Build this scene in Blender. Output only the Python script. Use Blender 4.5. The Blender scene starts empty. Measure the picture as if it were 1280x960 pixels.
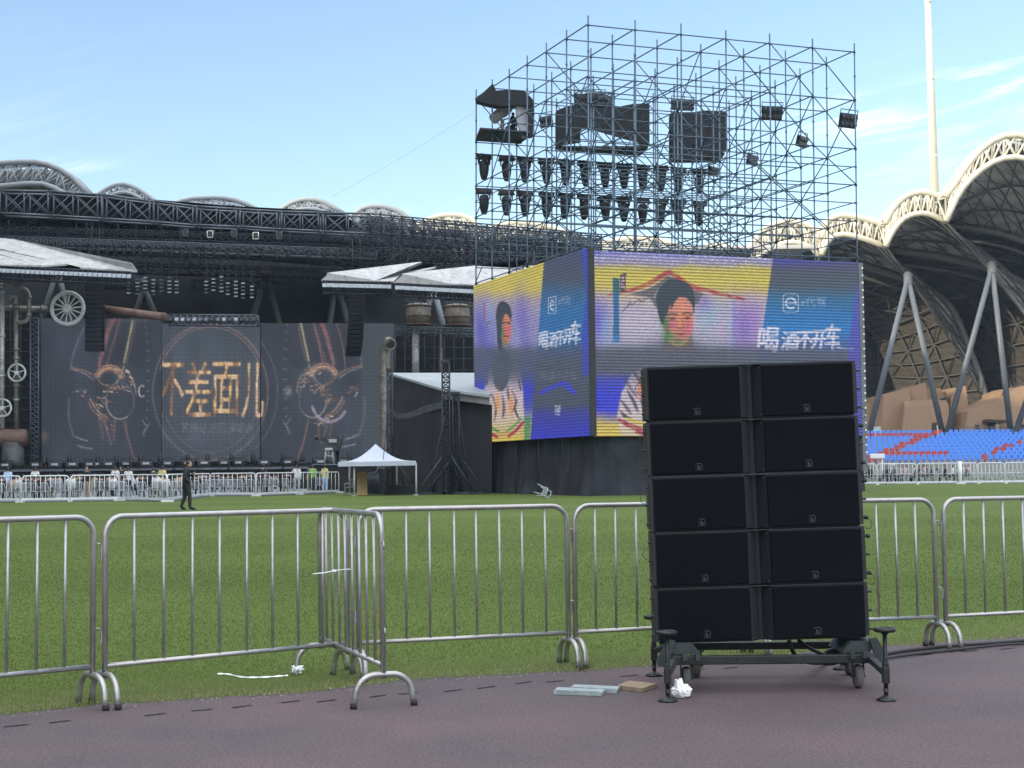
import bpy, bmesh, math, random
import numpy as np
from mathutils import Vector as V, Matrix
random.seed(11)
rnd = random.uniform
sc = bpy.context.scene
COL = sc.collection
EXPO = 0.9

# ------------------------------------------------------------------ camera
FPX, CX, CY = 1900.0, 640.0, 480.0
CAM = V((0, 0, 1.4))
pit = math.atan(110 / FPX); rol = math.radians(0.6)
FW = V((0, math.cos(pit), math.sin(pit)))
R0 = V((1, 0, 0)); U0 = V((0, -math.sin(pit), math.cos(pit)))
RT = R0 * math.cos(rol) - U0 * math.sin(rol)
UP = U0 * math.cos(rol) + R0 * math.sin(rol)
cd = bpy.data.cameras.new('camera'); cam = bpy.data.objects.new('camera', cd); COL.objects.link(cam)
cd.sensor_width = 36; cd.lens = FPX / 1280 * 36; cd.clip_start = 0.1; cd.clip_end = 6000
m3 = Matrix((RT, UP, -FW)).transposed()
cam.matrix_world = Matrix.Translation(CAM) @ m3.to_4x4()
sc.camera = cam
sc.render.resolution_x = 1024; sc.render.resolution_y = 768

def ray(px, py): return FW + RT * ((px - CX) / FPX) + UP * ((CY - py) / FPX)
def P(px, py, Y):
    d = ray(px, py); return CAM + d * (Y / d.y)
def G(px, py, z=0.0):
    d = ray(px, py); return CAM + d * ((z - CAM.z) / d.z)
def hit(px, py, p0, n):
    d = ray(px, py); return CAM + d * ((p0 - CAM).dot(n) / d.dot(n))
def gz(Y): return max(0.0, 0.003 * (Y - 28))
def GF(px, Y):
    """point of the field under picture column px at distance Y"""
    z = gz(Y); x = 0.0
    d = ray(px, 590); x = CAM.x + d.x * (Y / d.y)
    return V((x, Y, z))
def S(Y): return FPX / Y

# ------------------------------------------------------------------ mesh builder
class MB:
    def __init__(s): s.v = []; s.f = []; s.sm = []; s.mi = []; s.cur = 0; s.X = None
    def add(s, vs, fs, smooth=False):
        o = len(s.v)
        if s.X is not None: vs = [s.X @ V(v) for v in vs]
        s.v += [tuple(v) for v in vs]
        s.f += [tuple(i + o for i in f) for f in fs]
        s.sm += [smooth] * len(fs); s.mi += [s.cur] * len(fs)
        return s
    def box(s, x0, x1, y0, y1, z0, z1):
        vs = [(x, y, z) for x in (x0, x1) for y in (y0, y1) for z in (z0, z1)]
        return s.add(vs, [(0,1,3,2),(4,6,7,5),(0,4,5,1),(2,3,7,6),(0,2,6,4),(1,5,7,3)])
    def cbox(s, c, sx, sy, sz, rot=None):
        c = V(c); M = rot or Matrix.Identity(3)
        vs = [c + M @ V((x*sx/2, y*sy/2, z*sz/2)) for x in (-1,1) for y in (-1,1) for z in (-1,1)]
        return s.add(vs, [(0,1,3,2),(4,6,7,5),(0,4,5,1),(2,3,7,6),(0,2,6,4),(1,5,7,3)])
    def rbox(s, c, sx, sy, sz, b, rot=None):
        """box with chamfered vertical+horizontal edges (8-corner cut)"""
        c = V(c); M = rot or Matrix.Identity(3)
        bm = bmesh.new(); bmesh.ops.create_cube(bm, size=1)
        for v in bm.verts: v.co = V((v.co.x*sx, v.co.y*sy, v.co.z*sz))
        bmesh.ops.bevel(bm, geom=bm.edges[:], offset=b, segments=2, affect='EDGES', profile=.5)
        bm.verts.index_update()
        s.add([c + M @ v.co for v in bm.verts], [tuple(v.index for v in f.verts) for f in bm.faces])
        bm.free(); return s
    def bar(s, a, b, r, n=8, r2=None, cap=True, smooth=True):
        a, b = V(a), V(b); r2 = r if r2 is None else r2
        d = (b - a)
        if d.length < 1e-6: return s
        d.normalize()
        x = d.orthogonal().normalized(); y = d.cross(x)
        vs = []
        for p, q in ((a, r), (b, r2)):
            for k in range(n):
                t = 2*math.pi*(k+.5)/n; vs.append(p + x*(q*math.cos(t)) + y*(q*math.sin(t)))
        s.add(vs, [(k, (k+1) % n, n+(k+1) % n, n+k) for k in range(n)], smooth)
        if cap: 
            o = len(s.v) - 2*n
            s.f += [tuple(o+k for k in reversed(range(n))), tuple(o+n+k for k in range(n))]; s.sm += [False]*2; s.mi += [s.cur]*2
        return s
    def tube(s, pts, r, n=8, closed=False, cap=True):
        pts = [V(p) for p in pts]; m = len(pts); rs = r if isinstance(r, (list, tuple)) else [r]*m
        vs = []; x = None
        for i, p in enumerate(pts):
            a = pts[(i-1) % m] if (closed or i > 0) else p
            b = pts[(i+1) % m] if (closed or i < m-1) else p
            t = (b - a).normalized()
            if x is None: x = t.orthogonal().normalized()
            x = (x - t * x.dot(t)).normalized(); y = t.cross(x)
            for k in range(n):
                w = 2*math.pi*k/n; vs.append(p + (x*math.cos(w) + y*math.sin(w))*rs[i])
        fs = []
        for i in range(m if closed else m-1):
            j = (i+1) % m
            for k in range(n): fs.append((i*n+k, i*n+(k+1) % n, j*n+(k+1) % n, j*n+k))
        s.add(vs, fs, True)
        if cap and not closed:
            o = len(s.v) - len(vs)
            s.f += [tuple(o+k for k in reversed(range(n))), tuple(o+(m-1)*n+k for k in range(n))]; s.sm += [False]*2; s.mi += [s.cur]*2
        return s
    def prism(s, poly, off):
        off = V(off); n = len(poly); a = [V(p) for p in poly]
        vs = a + [p + off for p in a]
        fs = [tuple(range(n)), tuple(reversed(range(n, 2*n)))] + [(k, n+k, n+(k+1) % n, (k+1) % n) for k in range(n)]
        return s.add(vs, fs)
    def face(s, poly): return s.add([V(p) for p in poly], [tuple(range(len(poly)))])
    def lathe(s, prof, c=(0,0,0), n=16, M=None, smooth=True):
        """profile of (radius, z) turned round local z"""
        c = V(c); M = M or Matrix.Identity(3); vs = []
        for r, z in prof:
            for k in range(n):
                t = 2*math.pi*k/n; vs.append(c + M @ V((r*math.cos(t), r*math.sin(t), z)))
        fs = [(i*n+k, i*n+(k+1) % n, (i+1)*n+(k+1) % n, (i+1)*n+k) for i in range(len(prof)-1) for k in range(n)]
        fs += [tuple(reversed(range(n))), tuple((len(prof)-1)*n+k for k in range(n))]
        o = len(s.f); s.add(vs, fs, smooth); s.sm[-1] = s.sm[-2] = False
        return s
    def grid(s, fn, nu, nv, smooth=True):
        vs = [fn(i/nu, j/nv) for i in range(nu+1) for j in range(nv+1)]; w = nv+1
        return s.add(vs, [(i*w+j, (i+1)*w+j, (i+1)*w+j+1, i*w+j+1) for i in range(nu) for j in range(nv)], smooth)
    def build(s, name, mats, parent=None, label=None, cat=None, group=None, kind=None, origin=None):
        me = bpy.data.meshes.new(name)
        vs = np.array(s.v, dtype=np.float64).reshape(-1, 3)
        if parent is not None: org = ORG[parent.name]
        elif origin is not None: org = V(origin)
        else: org = V(((vs[:,0].min()+vs[:,0].max())/2, (vs[:,1].min()+vs[:,1].max())/2, vs[:,2].min()))
        me.from_pydata((vs - np.array(org)).tolist(), [], s.f)
        me.polygons.foreach_set('use_smooth', s.sm)
        if not isinstance(mats, (list, tuple)): mats = [mats]
        for m in mats: me.materials.append(m)
        if len(mats) > 1: me.polygons.foreach_set('material_index', s.mi)
        me.update()
        o = bpy.data.objects.new(name, me); COL.objects.link(o)
        ORG[o.name] = org
        if parent is not None: o.parent = parent
        else: o.location = org
        tag(o, label, cat, group, kind)
        return o
ORG = {}
def tag(o, label=None, cat=None, group=None, kind=None):
    if label: o['label'] = label
    if cat: o['category'] = cat
    if group: o['group'] = group
    if kind: o['kind'] = kind
    return o
def thing(name, label, cat, loc, group=None):
    o = bpy.data.objects.new(name, None); COL.objects.link(o); o.location = V(loc); o.empty_display_size = .2
    ORG[o.name] = V(loc); return tag(o, label, cat, group)
def kids(o): return [c for c in KID.get(o.name, [])] if False else list(o.children)
def dup(o, loc=None, rz=None, label=None, group=None, parent=None):
    c = o.copy(); COL.objects.link(c)
    if parent is not None: c.parent = parent
    if loc is not None: c.location = V(loc)
    if rz is not None: c.rotation_euler = (o.rotation_euler.x, o.rotation_euler.y, rz)
    if label: c['label'] = label
    if group: c['group'] = group
    for ch in list(o.children): dup(ch, parent=c)
    return c
def rotz(a): return Matrix.Rotation(a, 3, 'Z')
def frame(d, up=(0,0,1)):
    """3x3 with local z along d"""
    z = V(d).normalized(); x = V(up).cross(z)
    if x.length < 1e-5: x = V((1,0,0))
    x.normalize(); y = z.cross(x)
    return Matrix((x, y, z)).transposed()
def spline(pts, n=8, closed=False):
    """Catmull-Rom through points (tuples or Vectors of any size)"""
    pts = [V(p) for p in pts]; m = len(pts); out = []
    for i in range(m if closed else m-1):
        p1, p2 = pts[i], pts[(i+1) % m]
        p0 = pts[(i-1) % m] if (closed or i > 0) else p1*2 - p2
        p3 = pts[(i+2) % m] if (closed or i < m-2) else p2*2 - p1
        for k in range(n):
            t = k/n
            out.append(.5*((2*p1) + (p2-p0)*t + (2*p0-5*p1+4*p2-p3)*t*t + (3*p1-p0-3*p2+p3)*t**3))
    if not closed: out.append(pts[-1])
    return out

# ------------------------------------------------------------------ materials
def s2l(c): return tuple((x/255/12.92 if x/255 <= .04045 else ((x/255+.055)/1.055)**2.4) for x in c[:3])
class NT:
    def __init__(s, name):
        s.m = bpy.data.materials.new(name); s.m.use_nodes = True; s.t = s.m.node_tree
        s.n = s.t.nodes; s.l = s.t.links; s.bsdf = s.n['Principled BSDF']; s.out = s.n['Material Output']
    def node(s, typ, **kw):
        nd = s.n.new(typ)
        for k, v in kw.items():
            if k.startswith('_'): setattr(nd, k[1:], v)
            else: nd.inputs[k].default_value = v
        return nd
    def link(s, a, b): s.l.new(a, b)
    def noise(s, scale, detail=3, rough=.6, coord='Object', vec=None):
        nz = s.node('ShaderNodeTexNoise'); nz.inputs['Scale'].default_value = scale; nz.inputs['Detail'].default_value = detail; nz.inputs['Roughness'].default_value = rough
        if vec is None: vec = s.node('ShaderNodeTexCoord').outputs[coord]
        s.link(vec, nz.inputs['Vector']); return nz.outputs['Fac']
    def ramp(s, fac, stops, interp='LINEAR'):
        r = s.node('ShaderNodeValToRGB'); r.color_ramp.interpolation = interp
        e = r.color_ramp.elements
        while len(e) < len(stops): e.new(.5)
        for i, (p, c) in enumerate(stops): e[i].position = p; e[i].color = (*c[:3], 1)
        s.link(fac, r.inputs['Fac']); return r.outputs['Color']
    def mix(s, fac, a, b, typ='MIX'):
        m = s.node('ShaderNodeMix'); m.data_type = 'RGBA'; m.blend_type = typ
        for sock, v in ((m.inputs[0], fac), (m.inputs[6], a), (m.inputs[7], b)):
            if hasattr(v, 'links'): s.link(v, sock)
            elif isinstance(v, (int, float)): sock.default_value = v
            else: sock.default_value = (*v[:3], 1)
        return m.outputs[2]
    def math(s, op, a, b=0.0, c=None):
        m = s.node('ShaderNodeMath'); m.operation = op
        for i, v in enumerate((a, b) if c is None else (a, b, c)):
            if hasattr(v, 'links'): s.link(v, m.inputs[i])
            else: m.inputs[i].default_value = v
        return m.outputs[0]
    def bump(s, h, dist=.01, strength=.5):
        b = s.node('ShaderNodeBump'); b.inputs['Strength'].default_value = strength; b.inputs['Distance'].default_value = dist
        s.link(h, b.inputs['Height']); s.link(b.outputs['Normal'], s.bsdf.inputs['Normal'])
MATS = {}
def mat(name, col, rough=.6, metal=0.0, var=.2, scale=3.0, bump=0.0, bscale=40.0, spec=.5, dirt=None):
    if name in MATS: return MATS[name]
    t = NT(name); c = col
    n1 = t.noise(scale, 4)
    lo = tuple(x*(1-var) for x in c); hi = tuple(min(1, x*(1+var)) for x in c)
    colr = t.ramp(n1, [(.3, lo), (.7, hi)])
    if dirt is not None:
        n2 = t.noise(scale*2.7, 5, .7); f = t.ramp(n2, [(.5, (0,0,0)), (.68, (1,1,1))])
        colr = t.mix(f, colr, dirt)
    t.link(colr, t.bsdf.inputs['Base Color'])
    t.bsdf.inputs['Metallic'].default_value = metal
    t.bsdf.inputs['Specular IOR Level'].default_value = spec
    rr = t.math('MULTIPLY_ADD', n1, .25, rough - .12); t.link(rr, t.bsdf.inputs['Roughness'])
    if bump: t.bump(t.noise(bscale, 3), bump, .6)
    MATS[name] = t.m; return t.m
LEDK = 1.0 / (2 ** EXPO)
def led(name, col, k=1.0, stripe=True, stops=None, amp=.58, per=.16, noise=None, grain=0.0, xsplit=None):
    """surface of an LED wall: gives off the picture's colour in rows of pixels"""
    if name in MATS: return MATS[name]
    t = NT(name); geo = t.node('ShaderNodeNewGeometry'); sep = t.node('ShaderNodeSeparateXYZ'); t.link(geo.outputs['Position'], sep.inputs[0])
    z = sep.outputs['Z']
    if stops:
        z0, z1 = stops[0][0], stops[-1][0]
        mr = t.node('ShaderNodeMapRange'); mr.inputs['From Min'].default_value = z0; mr.inputs['From Max'].default_value = z1
        zz = z
        if noise: zz = t.math('ADD', z, t.math('MULTIPLY', t.math('SUBTRACT', t.noise(noise[0], 3, vec=geo.outputs['Position']), .5), noise[1]))
        t.link(zz, mr.inputs['Value'])
        c = t.ramp(mr.outputs[0], [((q - z0)/(z1 - z0), s2l(cc)) for q, cc in stops])
    else:
        rg = t.node('ShaderNodeRGB'); rg.outputs[0].default_value = (*s2l(col), 1); c = rg.outputs[0]
    if xsplit:
        nz = t.noise(.35, 2, .4, vec=geo.outputs['Position'])
        f = t.ramp(nz, [(.42, (0,0,0)), (.6, (1,1,1))])
        mrz = t.node('ShaderNodeMapRange'); mrz.interpolation_type = 'SMOOTHSTEP'
        mrz.inputs['From Min'].default_value = xsplit[1]; mrz.inputs['From Max'].default_value = xsplit[1] + 1.0; t.link(z, mrz.inputs['Value'])
        mrt = t.node('ShaderNodeMapRange'); mrt.interpolation_type = 'SMOOTHSTEP'
        mrt.inputs['From Min'].default_value = xsplit[2]; mrt.inputs['From Max'].default_value = xsplit[2] - 1.0; t.link(z, mrt.inputs['Value'])
        g = t.math('MULTIPLY', mrz.outputs[0], mrt.outputs[0])
        nz2 = t.noise(.28, 1, .4, vec=geo.outputs['Position'])
        tint = t.ramp(nz2, [(.4, s2l(xsplit[0])), (.6, s2l(xsplit[3]))])
        c = t.mix(t.math('MULTIPLY', t.math('MULTIPLY', f, g), .75), c, tint)
    if grain:
        gz_ = t.noise(9, 1, .5, vec=geo.outputs['Position'])
        c = t.mix(1.0, c, t.ramp(gz_, [(.35, (1-grain,)*3), (.65, (1+grain,)*3)]), 'MULTIPLY')
    if stripe:
        w = t.math('SINE', t.math('MULTIPLY', z, 2*math.pi/per))
        w = t.math('MULTIPLY_ADD', w, amp, 1.0)
        c = t.mix(1.0, c, w, 'MULTIPLY')
    e = t.node('ShaderNodeEmission'); t.link(c, e.inputs['Color']); e.inputs['Strength'].default_value = LEDK*k
    t.link(e.outputs[0], t.out.inputs['Surface'])
    MATS[name] = t.m; return t.m

def glyphs(text):
    """outline of a line of text in the unit square: verts, faces"""
    c = bpy.data.curves.new('lettering', 'FONT'); c.body = text; c.resolution_u = 3
    o = bpy.data.objects.new('lettering', c); COL.objects.link(o)
    bpy.context.view_layer.update()
    me = bpy.data.meshes.new_from_object(o.evaluated_get(bpy.context.evaluated_depsgraph_get()))
    vs = np.array([v.co[:] for v in me.vertices]); fs = [tuple(p.vertices) for p in me.polygons]
    bpy.data.objects.remove(o); bpy.data.curves.remove(c); bpy.data.meshes.remove(me)
    mn, mx = vs.min(0), vs.max(0); vs = (vs - mn) / np.maximum(mx - mn, 1e-9)
    return vs, fs
def text_on(mb, text, x0, y0, x1, y1, at, slant=0.0):
    """text filling the picture box x0,y0 (top left) - x1,y1; at(px, py) gives the point on its surface"""
    vs, fs = glyphs(text)
    mb.add([at(x0 + (x1-x0)*u + slant*v, y1 + (y0-y1)*v) for u, v, _ in vs], fs)
    return mb
# ------------------------------------------------------------------ pictures shown by the LED walls, worked out cell by cell
def blur(a, n):
    for _ in range(n):
        p = np.pad(a, ((1,1),(1,1)) + ((0,0),)*(a.ndim-2), mode='edge')
        a = (p[:-2,1:-1] + p[2:,1:-1] + p[1:-1,:-2] + p[1:-1,2:] + 2*p[1:-1,1:-1])/6
    return a
def sstep(a, lo, hi):
    t = np.clip((a - lo)/(hi - lo + 1e-9), 0, 1); return t*t*(3 - 2*t)
class Pic:
    def __init__(s, pts, seed=1):
        """pts: (rows, cols, 3) points of the wall's cells; X, Y where each is seen in the photograph"""
        s.pts = pts; d = pts - np.array(CAM); w = d @ np.array(FW)
        s.X = CX + FPX*(d @ np.array(RT))/w; s.Y = CY - FPX*(d @ np.array(UP))/w
        s.C = np.zeros(pts.shape); s.rg = np.random.default_rng(seed); s.sh = s.X.shape
    def vnoise(s, nx, ny):
        g = s.rg.random((ny+2, nx+2)); h, w = s.sh
        yy = np.linspace(0, ny, h); xx = np.linspace(0, nx, w); y0 = yy.astype(int); x0 = xx.astype(int); fy = (yy-y0)[:,None]; fx = (xx-x0)[None,:]
        fy = fy*fy*(3-2*fy); fx = fx*fx*(3-2*fx)
        a = g[y0][:,x0]; b = g[y0][:,x0+1]; c = g[y0+1][:,x0]; d = g[y0+1][:,x0+1]
        return (a*(1-fx) + b*fx)*(1-fy) + (c*(1-fx) + d*fx)*fy
    def vgrad(s, stops, wob=0.0, mask=None, alpha=1.0):
        st_ = sorted(stops); y = s.Y + wob*(s.vnoise(14, 10) - .5)
        c = np.stack([np.interp(y, [q for q, _ in st_], [cc[k] for _, cc in st_]) for k in range(3)], -1)
        s.over(c, (np.ones(s.sh) if mask is None else mask)*alpha)
    def over(s, col, m): s.C = s.C*(1 - m[...,None]) + np.asarray(col, float)*m[...,None]
    def add(s, col, m): s.C = s.C + np.asarray(col, float)*m[...,None]
    def inside(s, poly):
        x, y = s.X, s.Y; r = np.zeros(s.sh, bool); n = len(poly)
        for i in range(n):
            (xa, ya), (xb, yb) = poly[i], poly[(i+1) % n]
            if ya == yb: continue
            c = ((ya > y) != (yb > y)) & (x < (xb-xa)*(y-ya)/(yb-ya) + xa); r ^= c
        return r.astype(float)
    def poly(s, pts, col, soft=1, alpha=1.0, sm=0, tex=0):
        if sm: pts = [(p.x, p.y) for p in spline([V((x, y, 0)) for x, y in pts], sm, closed=True)]
        m = blur(s.inside(pts), soft)*alpha
        if tex: m = m*(1 - tex + tex*s.vnoise(40, 30))
        s.over(col, m); return m
    def dist(s, pts, sm=4):
        if sm and len(pts) > 2: pts = [(p.x, p.y) for p in spline([V((x, y, 0)) for x, y in pts], sm)]
        D = np.full(s.sh, 1e9); T_ = np.zeros(s.sh); n = len(pts) - 1
        for i in range(n):
            (xa, ya), (xb, yb) = pts[i], pts[i+1]; dx, dy = xb-xa, yb-ya; l2 = dx*dx + dy*dy + 1e-9
            t = np.clip(((s.X-xa)*dx + (s.Y-ya)*dy)/l2, 0, 1); d = np.hypot(s.X-xa-t*dx, s.Y-ya-t*dy)
            k = d < D; D = np.where(k, d, D); T_ = np.where(k, (i+t)/n, T_)
        return D, T_
    def stroke(s, pts, w, col, soft=.7, alpha=1.0, taper=0.0, tex=0, glow=0, sm=4, col2=None):
        D, t = s.dist(pts, sm); ww = w/2*(1 - taper*np.abs(2*t-1)**2)
        m = (1 - sstep(D, ww - soft*.5, ww + soft))*alpha
        if tex: m = m*(1 - tex + tex*2*np.clip(s.vnoise(60, 40) - .25, 0, .5))
        c = np.asarray(col, float)
        if col2 is not None: c = c[None,None]*(1-t[...,None]) + np.asarray(col2, float)*t[...,None]
        if glow: s.add(c*.16, np.exp(-(D/glow)**2)*alpha*.5)
        s.over(c, m); return m
    def blob(s, x, y, rx, ry, col, alpha=1.0):
        s.over(col, np.exp(-(((s.X-x)/rx)**2 + ((s.Y-y)/ry)**2))*alpha)
    def text(s, txt, x0, y0, x1, y1, slant=0.0, soft=0):
        vs, fs = glyphs(txt); px = x0 + (x1-x0)*vs[:,0] + slant*vs[:,1]; py = y1 + (y0-y1)*vs[:,1]
        x, y = s.X, s.Y; m = np.zeros(s.sh)
        rows = np.where((y.max(1) >= y0-2) & (y.min(1) <= y1+2))[0]; cols = np.where((x.max(0) >= min(x0, x1)-3) & (x.min(0) <= max(x0, x1)+3+abs(slant)))[0]
        if len(rows) == 0 or len(cols) == 0: return m
        sl = (slice(rows[0], rows[-1]+1), slice(cols[0], cols[-1]+1)); xs, ys_ = x[sl], y[sl]; acc = np.zeros(xs.shape)
        for ox, oy in ((-.3,-.3),(.3,-.3),(-.3,.3),(.3,.3)):
            r = np.zeros(xs.shape, bool)
            for f in fs:
                q = np.zeros(xs.shape, bool); n = len(f)
                for i in range(n):
                    xa, ya, xb, yb = px[f[i]], py[f[i]], px[f[(i+1) % n]], py[f[(i+1) % n]]
                    if ya == yb: continue
                    q ^= ((ya > ys_+oy) != (yb > ys_+oy)) & (xs+ox < (xb-xa)*(ys_+oy-ya)/(yb-ya) + xa)
                r |= q
            acc += r
        m[sl] = acc/4
        return blur(m, soft) if soft else m
    def grain(s, amp): s.C = s.C*(1 + amp*(s.rg.random(s.sh)[...,None] - .5)*2)
    def build(s, name, parent, k=1.0, amp=.5, per=.16, col_amp=0.0, grid=None):
        h, w = s.sh; org = np.array(ORG[parent.name]); me = bpy.data.meshes.new(name)
        idx = np.arange(h*w).reshape(h, w); q = np.stack([idx[:-1,:-1], idx[:-1,1:], idx[1:,1:], idx[1:,:-1]], -1).reshape(-1, 4)
        me.vertices.add(h*w); me.vertices.foreach_set('co', (s.pts.reshape(-1, 3) - org).reshape(-1))
        n = len(q); me.loops.add(4*n); me.loops.foreach_set('vertex_index', q.reshape(-1).astype(np.int32))
        me.polygons.add(n); me.polygons.foreach_set('loop_start', np.arange(0, 4*n, 4, dtype=np.int32))
        me.update(calc_edges=True); me.validate()
        c = np.clip(s.C, 0, 255)/255; lin = np.where(c <= .04045, c/12.92, ((c + .055)/1.055)**2.4)
        at_ = me.color_attributes.new('cell', 'FLOAT_COLOR', 'POINT'); at_.data.foreach_set('color', np.concatenate([lin, np.ones(s.sh + (1,))], -1).reshape(-1).astype(np.float32))
        t = NT('led_cells'); a = t.node('ShaderNodeAttribute'); a.attribute_name = 'cell'
        geo = t.node('ShaderNodeNewGeometry'); sp_ = t.node('ShaderNodeSeparateXYZ'); t.link(geo.outputs['Position'], sp_.inputs[0])
        wv = t.math('MULTIPLY_ADD', t.math('SINE', t.math('MULTIPLY', sp_.outputs['Z'], 2*math.pi/per)), amp, 1.0)
        cc = t.mix(1.0, a.outputs['Color'], wv, 'MULTIPLY')
        if col_amp:
            wx = t.math('MULTIPLY_ADD', t.math('SINE', t.math('MULTIPLY', sp_.outputs['X'], 2*math.pi/.33)), col_amp, 1.0); cc = t.mix(1.0, cc, wx, 'MULTIPLY')
        t.bsdf.inputs['Base Color'].default_value = (.012, .012, .014, 1); t.bsdf.inputs['Roughness'].default_value = .7; t.bsdf.inputs['Specular IOR Level'].default_value = .25
        t.link(cc, t.bsdf.inputs['Emission Color']); t.bsdf.inputs['Emission Strength'].default_value = LEDK*k
        me.materials.append(t.m); o = bpy.data.objects.new(name, me); COL.objects.link(o); o.parent = parent; ORG[o.name] = ORG[parent.name]
        return o
def cells(a, c, z0, z1, nx, nz):
    """cell corners of an upright wall from a to c (level line), rows from z1 down to z0"""
    a, c = np.array(V(a)), np.array(V(c)); u = np.linspace(0, 1, nx); z = np.linspace(z1, z0, nz)
    p = a[None,None]*(1-u)[None,:,None] + c[None,None]*u[None,:,None]; p = np.repeat(p, nz, 0); p[...,2] = z[:,None]; return p
SKY_FILL = 11.5  # brightness of the added sky fill above the view
# ------------------------------------------------------------------ world, sun
SUN_EL = math.radians(20.0)
SUND = V((-0.86, -0.51, 0)).normalized()          # horizontal direction towards the sun
tosun = (SUND*math.cos(SUN_EL) + V((0, 0, math.sin(SUN_EL)))).normalized()
w = bpy.data.worlds.new('World'); sc.world = w; w.use_nodes = True
t = w.node_tree; n, l = t.nodes, t.links
bg = n['Background']; bg.inputs['Strength'].default_value = 0.15
sky = n.new('ShaderNodeTexSky'); sky.sky_type = 'NISHITA'; sky.sun_disc = False
sky.sun_elevation = SUN_EL
sky.sun_rotation = math.atan2(SUND.x, SUND.y)
sky.altitude = 0; sky.air_density = 1.0; sky.dust_density = .6; sky.ozone_density = 1.6
tc = n.new('ShaderNodeTexCoord'); sp = n.new('ShaderNodeSeparateXYZ'); l.new(tc.outputs['Generated'], sp.inputs[0])
def wm(op, a, b):
    m = n.new('ShaderNodeMath'); m.operation = op
    for i, v in enumerate((a, b)):
        if hasattr(v, 'links'): l.new(v, m.inputs[i])
        else: m.inputs[i].default_value = v
    return m.outputs[0]
# thin wisps of high cloud at their bearings: u = sideways, v = height, both over distance ahead
yc = wm('MAXIMUM', sp.outputs['Y'], 0.05)
uu = wm('DIVIDE', sp.outputs['X'], yc); vv = wm('DIVIDE', sp.outputs['Z'], yc)
cb = n.new('ShaderNodeCombineXYZ'); l.new(wm('MULTIPLY', uu, 5.0), cb.inputs[0]); l.new(wm('SUBTRACT', wm('MULTIPLY', vv, 34.0), wm('MULTIPLY', uu, 9.0)), cb.inputs[1])
nz = n.new('ShaderNodeTexNoise'); nz.inputs['Scale'].default_value = 1.6; nz.inputs['Detail'].default_value = 9; nz.inputs['Roughness'].default_value = .6; nz.inputs['Distortion'].default_value = .9
l.new(cb.outputs[0], nz.inputs['Vector'])
rp = n.new('ShaderNodeValToRGB'); rp.color_ramp.elements[0].position = .47; rp.color_ramp.elements[0].color = (0,0,0,1)
rp.color_ramp.elements[1].position = .72; rp.color_ramp.elements[1].color = (1,1,1,1)
l.new(nz.outputs['Fac'], rp.inputs[0])
def patch(u0, v0, su, sv, k):
    a = wm('DIVIDE', wm('SUBTRACT', uu, u0), su); b_ = wm('DIVIDE', wm('SUBTRACT', vv, v0), sv)
    return wm('MULTIPLY', wm('POWER', 2.718, wm('MULTIPLY', wm('ADD', wm('MULTIPLY', a, a), wm('MULTIPLY', b_, b_)), -1.0)), k)
pm = None
for q in ((.235, .232, .07, .014, 1.0), (.325, .255, .05, .020, 1.0), (.32, .212, .06, .022, .8), (.27, .19, .08, .02, .45), (-.29, .206, .03, .006, .4), (-.07, .172, .05, .010, .35), (.55, .22, .2, .05, .8), (-.6, .25, .2, .05, .7)):
    g_ = patch(*q); pm = g_ if pm is None else wm('MAXIMUM', pm, g_)
cf = wm('MULTIPLY', wm('MULTIPLY', rp.outputs[0], pm), .75)
tint = n.new('ShaderNodeMix'); tint.data_type = 'RGBA'; tint.blend_type = 'MULTIPLY'; tint.inputs[0].default_value = 1.0
l.new(sky.outputs[0], tint.inputs[6]); tint.inputs[7].default_value = (.965, .955, .965, 1)
mx = n.new('ShaderNodeMix'); mx.data_type = 'RGBA'; l.new(cf, mx.inputs[0]); l.new(tint.outputs[2], mx.inputs[6]); mx.inputs[7].default_value = (6.4, 6.6, 6.9, 1)
# bright cloud sheet added out of view, overhead and behind, to fill the shade
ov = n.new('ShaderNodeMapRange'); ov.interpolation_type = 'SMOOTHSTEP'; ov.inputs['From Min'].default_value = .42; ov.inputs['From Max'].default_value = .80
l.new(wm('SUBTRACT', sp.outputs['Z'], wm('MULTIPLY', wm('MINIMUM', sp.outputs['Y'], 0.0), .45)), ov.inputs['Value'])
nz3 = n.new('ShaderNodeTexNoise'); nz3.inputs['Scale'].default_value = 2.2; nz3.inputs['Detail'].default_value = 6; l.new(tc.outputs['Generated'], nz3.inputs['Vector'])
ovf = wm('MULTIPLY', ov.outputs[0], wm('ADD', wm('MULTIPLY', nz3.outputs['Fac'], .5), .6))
mx2 = n.new('ShaderNodeMix'); mx2.data_type = 'RGBA'; l.new(ovf, mx2.inputs[0]); l.new(mx.outputs[2], mx2.inputs[6]); mx2.inputs[7].default_value = (SKY_FILL*1.0, SKY_FILL*1.02, SKY_FILL*1.06, 1)
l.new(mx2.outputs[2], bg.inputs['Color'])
ld = bpy.data.lights.new('sun', 'SUN'); ld.energy = 3.0; ld.angle = math.radians(.5); ld.color = (1.0, .86, .62)
so = bpy.data.objects.new('sun', ld); COL.objects.link(so); so.location = (-40, -20, 80)
so.rotation_euler = tosun.to_track_quat('Z', 'Y').to_euler()
vs_ = sc.view_settings; sc.display_settings.display_device = 'sRGB'
vs_.view_transform = 'Standard'; vs_.look = 'None'; vs_.gamma = 1.0; vs_.exposure = EXPO; vs_.use_curve_mapping = False
sc.cycles.max_bounces = 6; sc.cycles.diffuse_bounces = 3; sc.cycles.glossy_bounces = 3; sc.cycles.volume_bounces = 0
sc.cycles.use_denoising = True
sc.cycles.sample_clamp_indirect = 5.0

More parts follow.
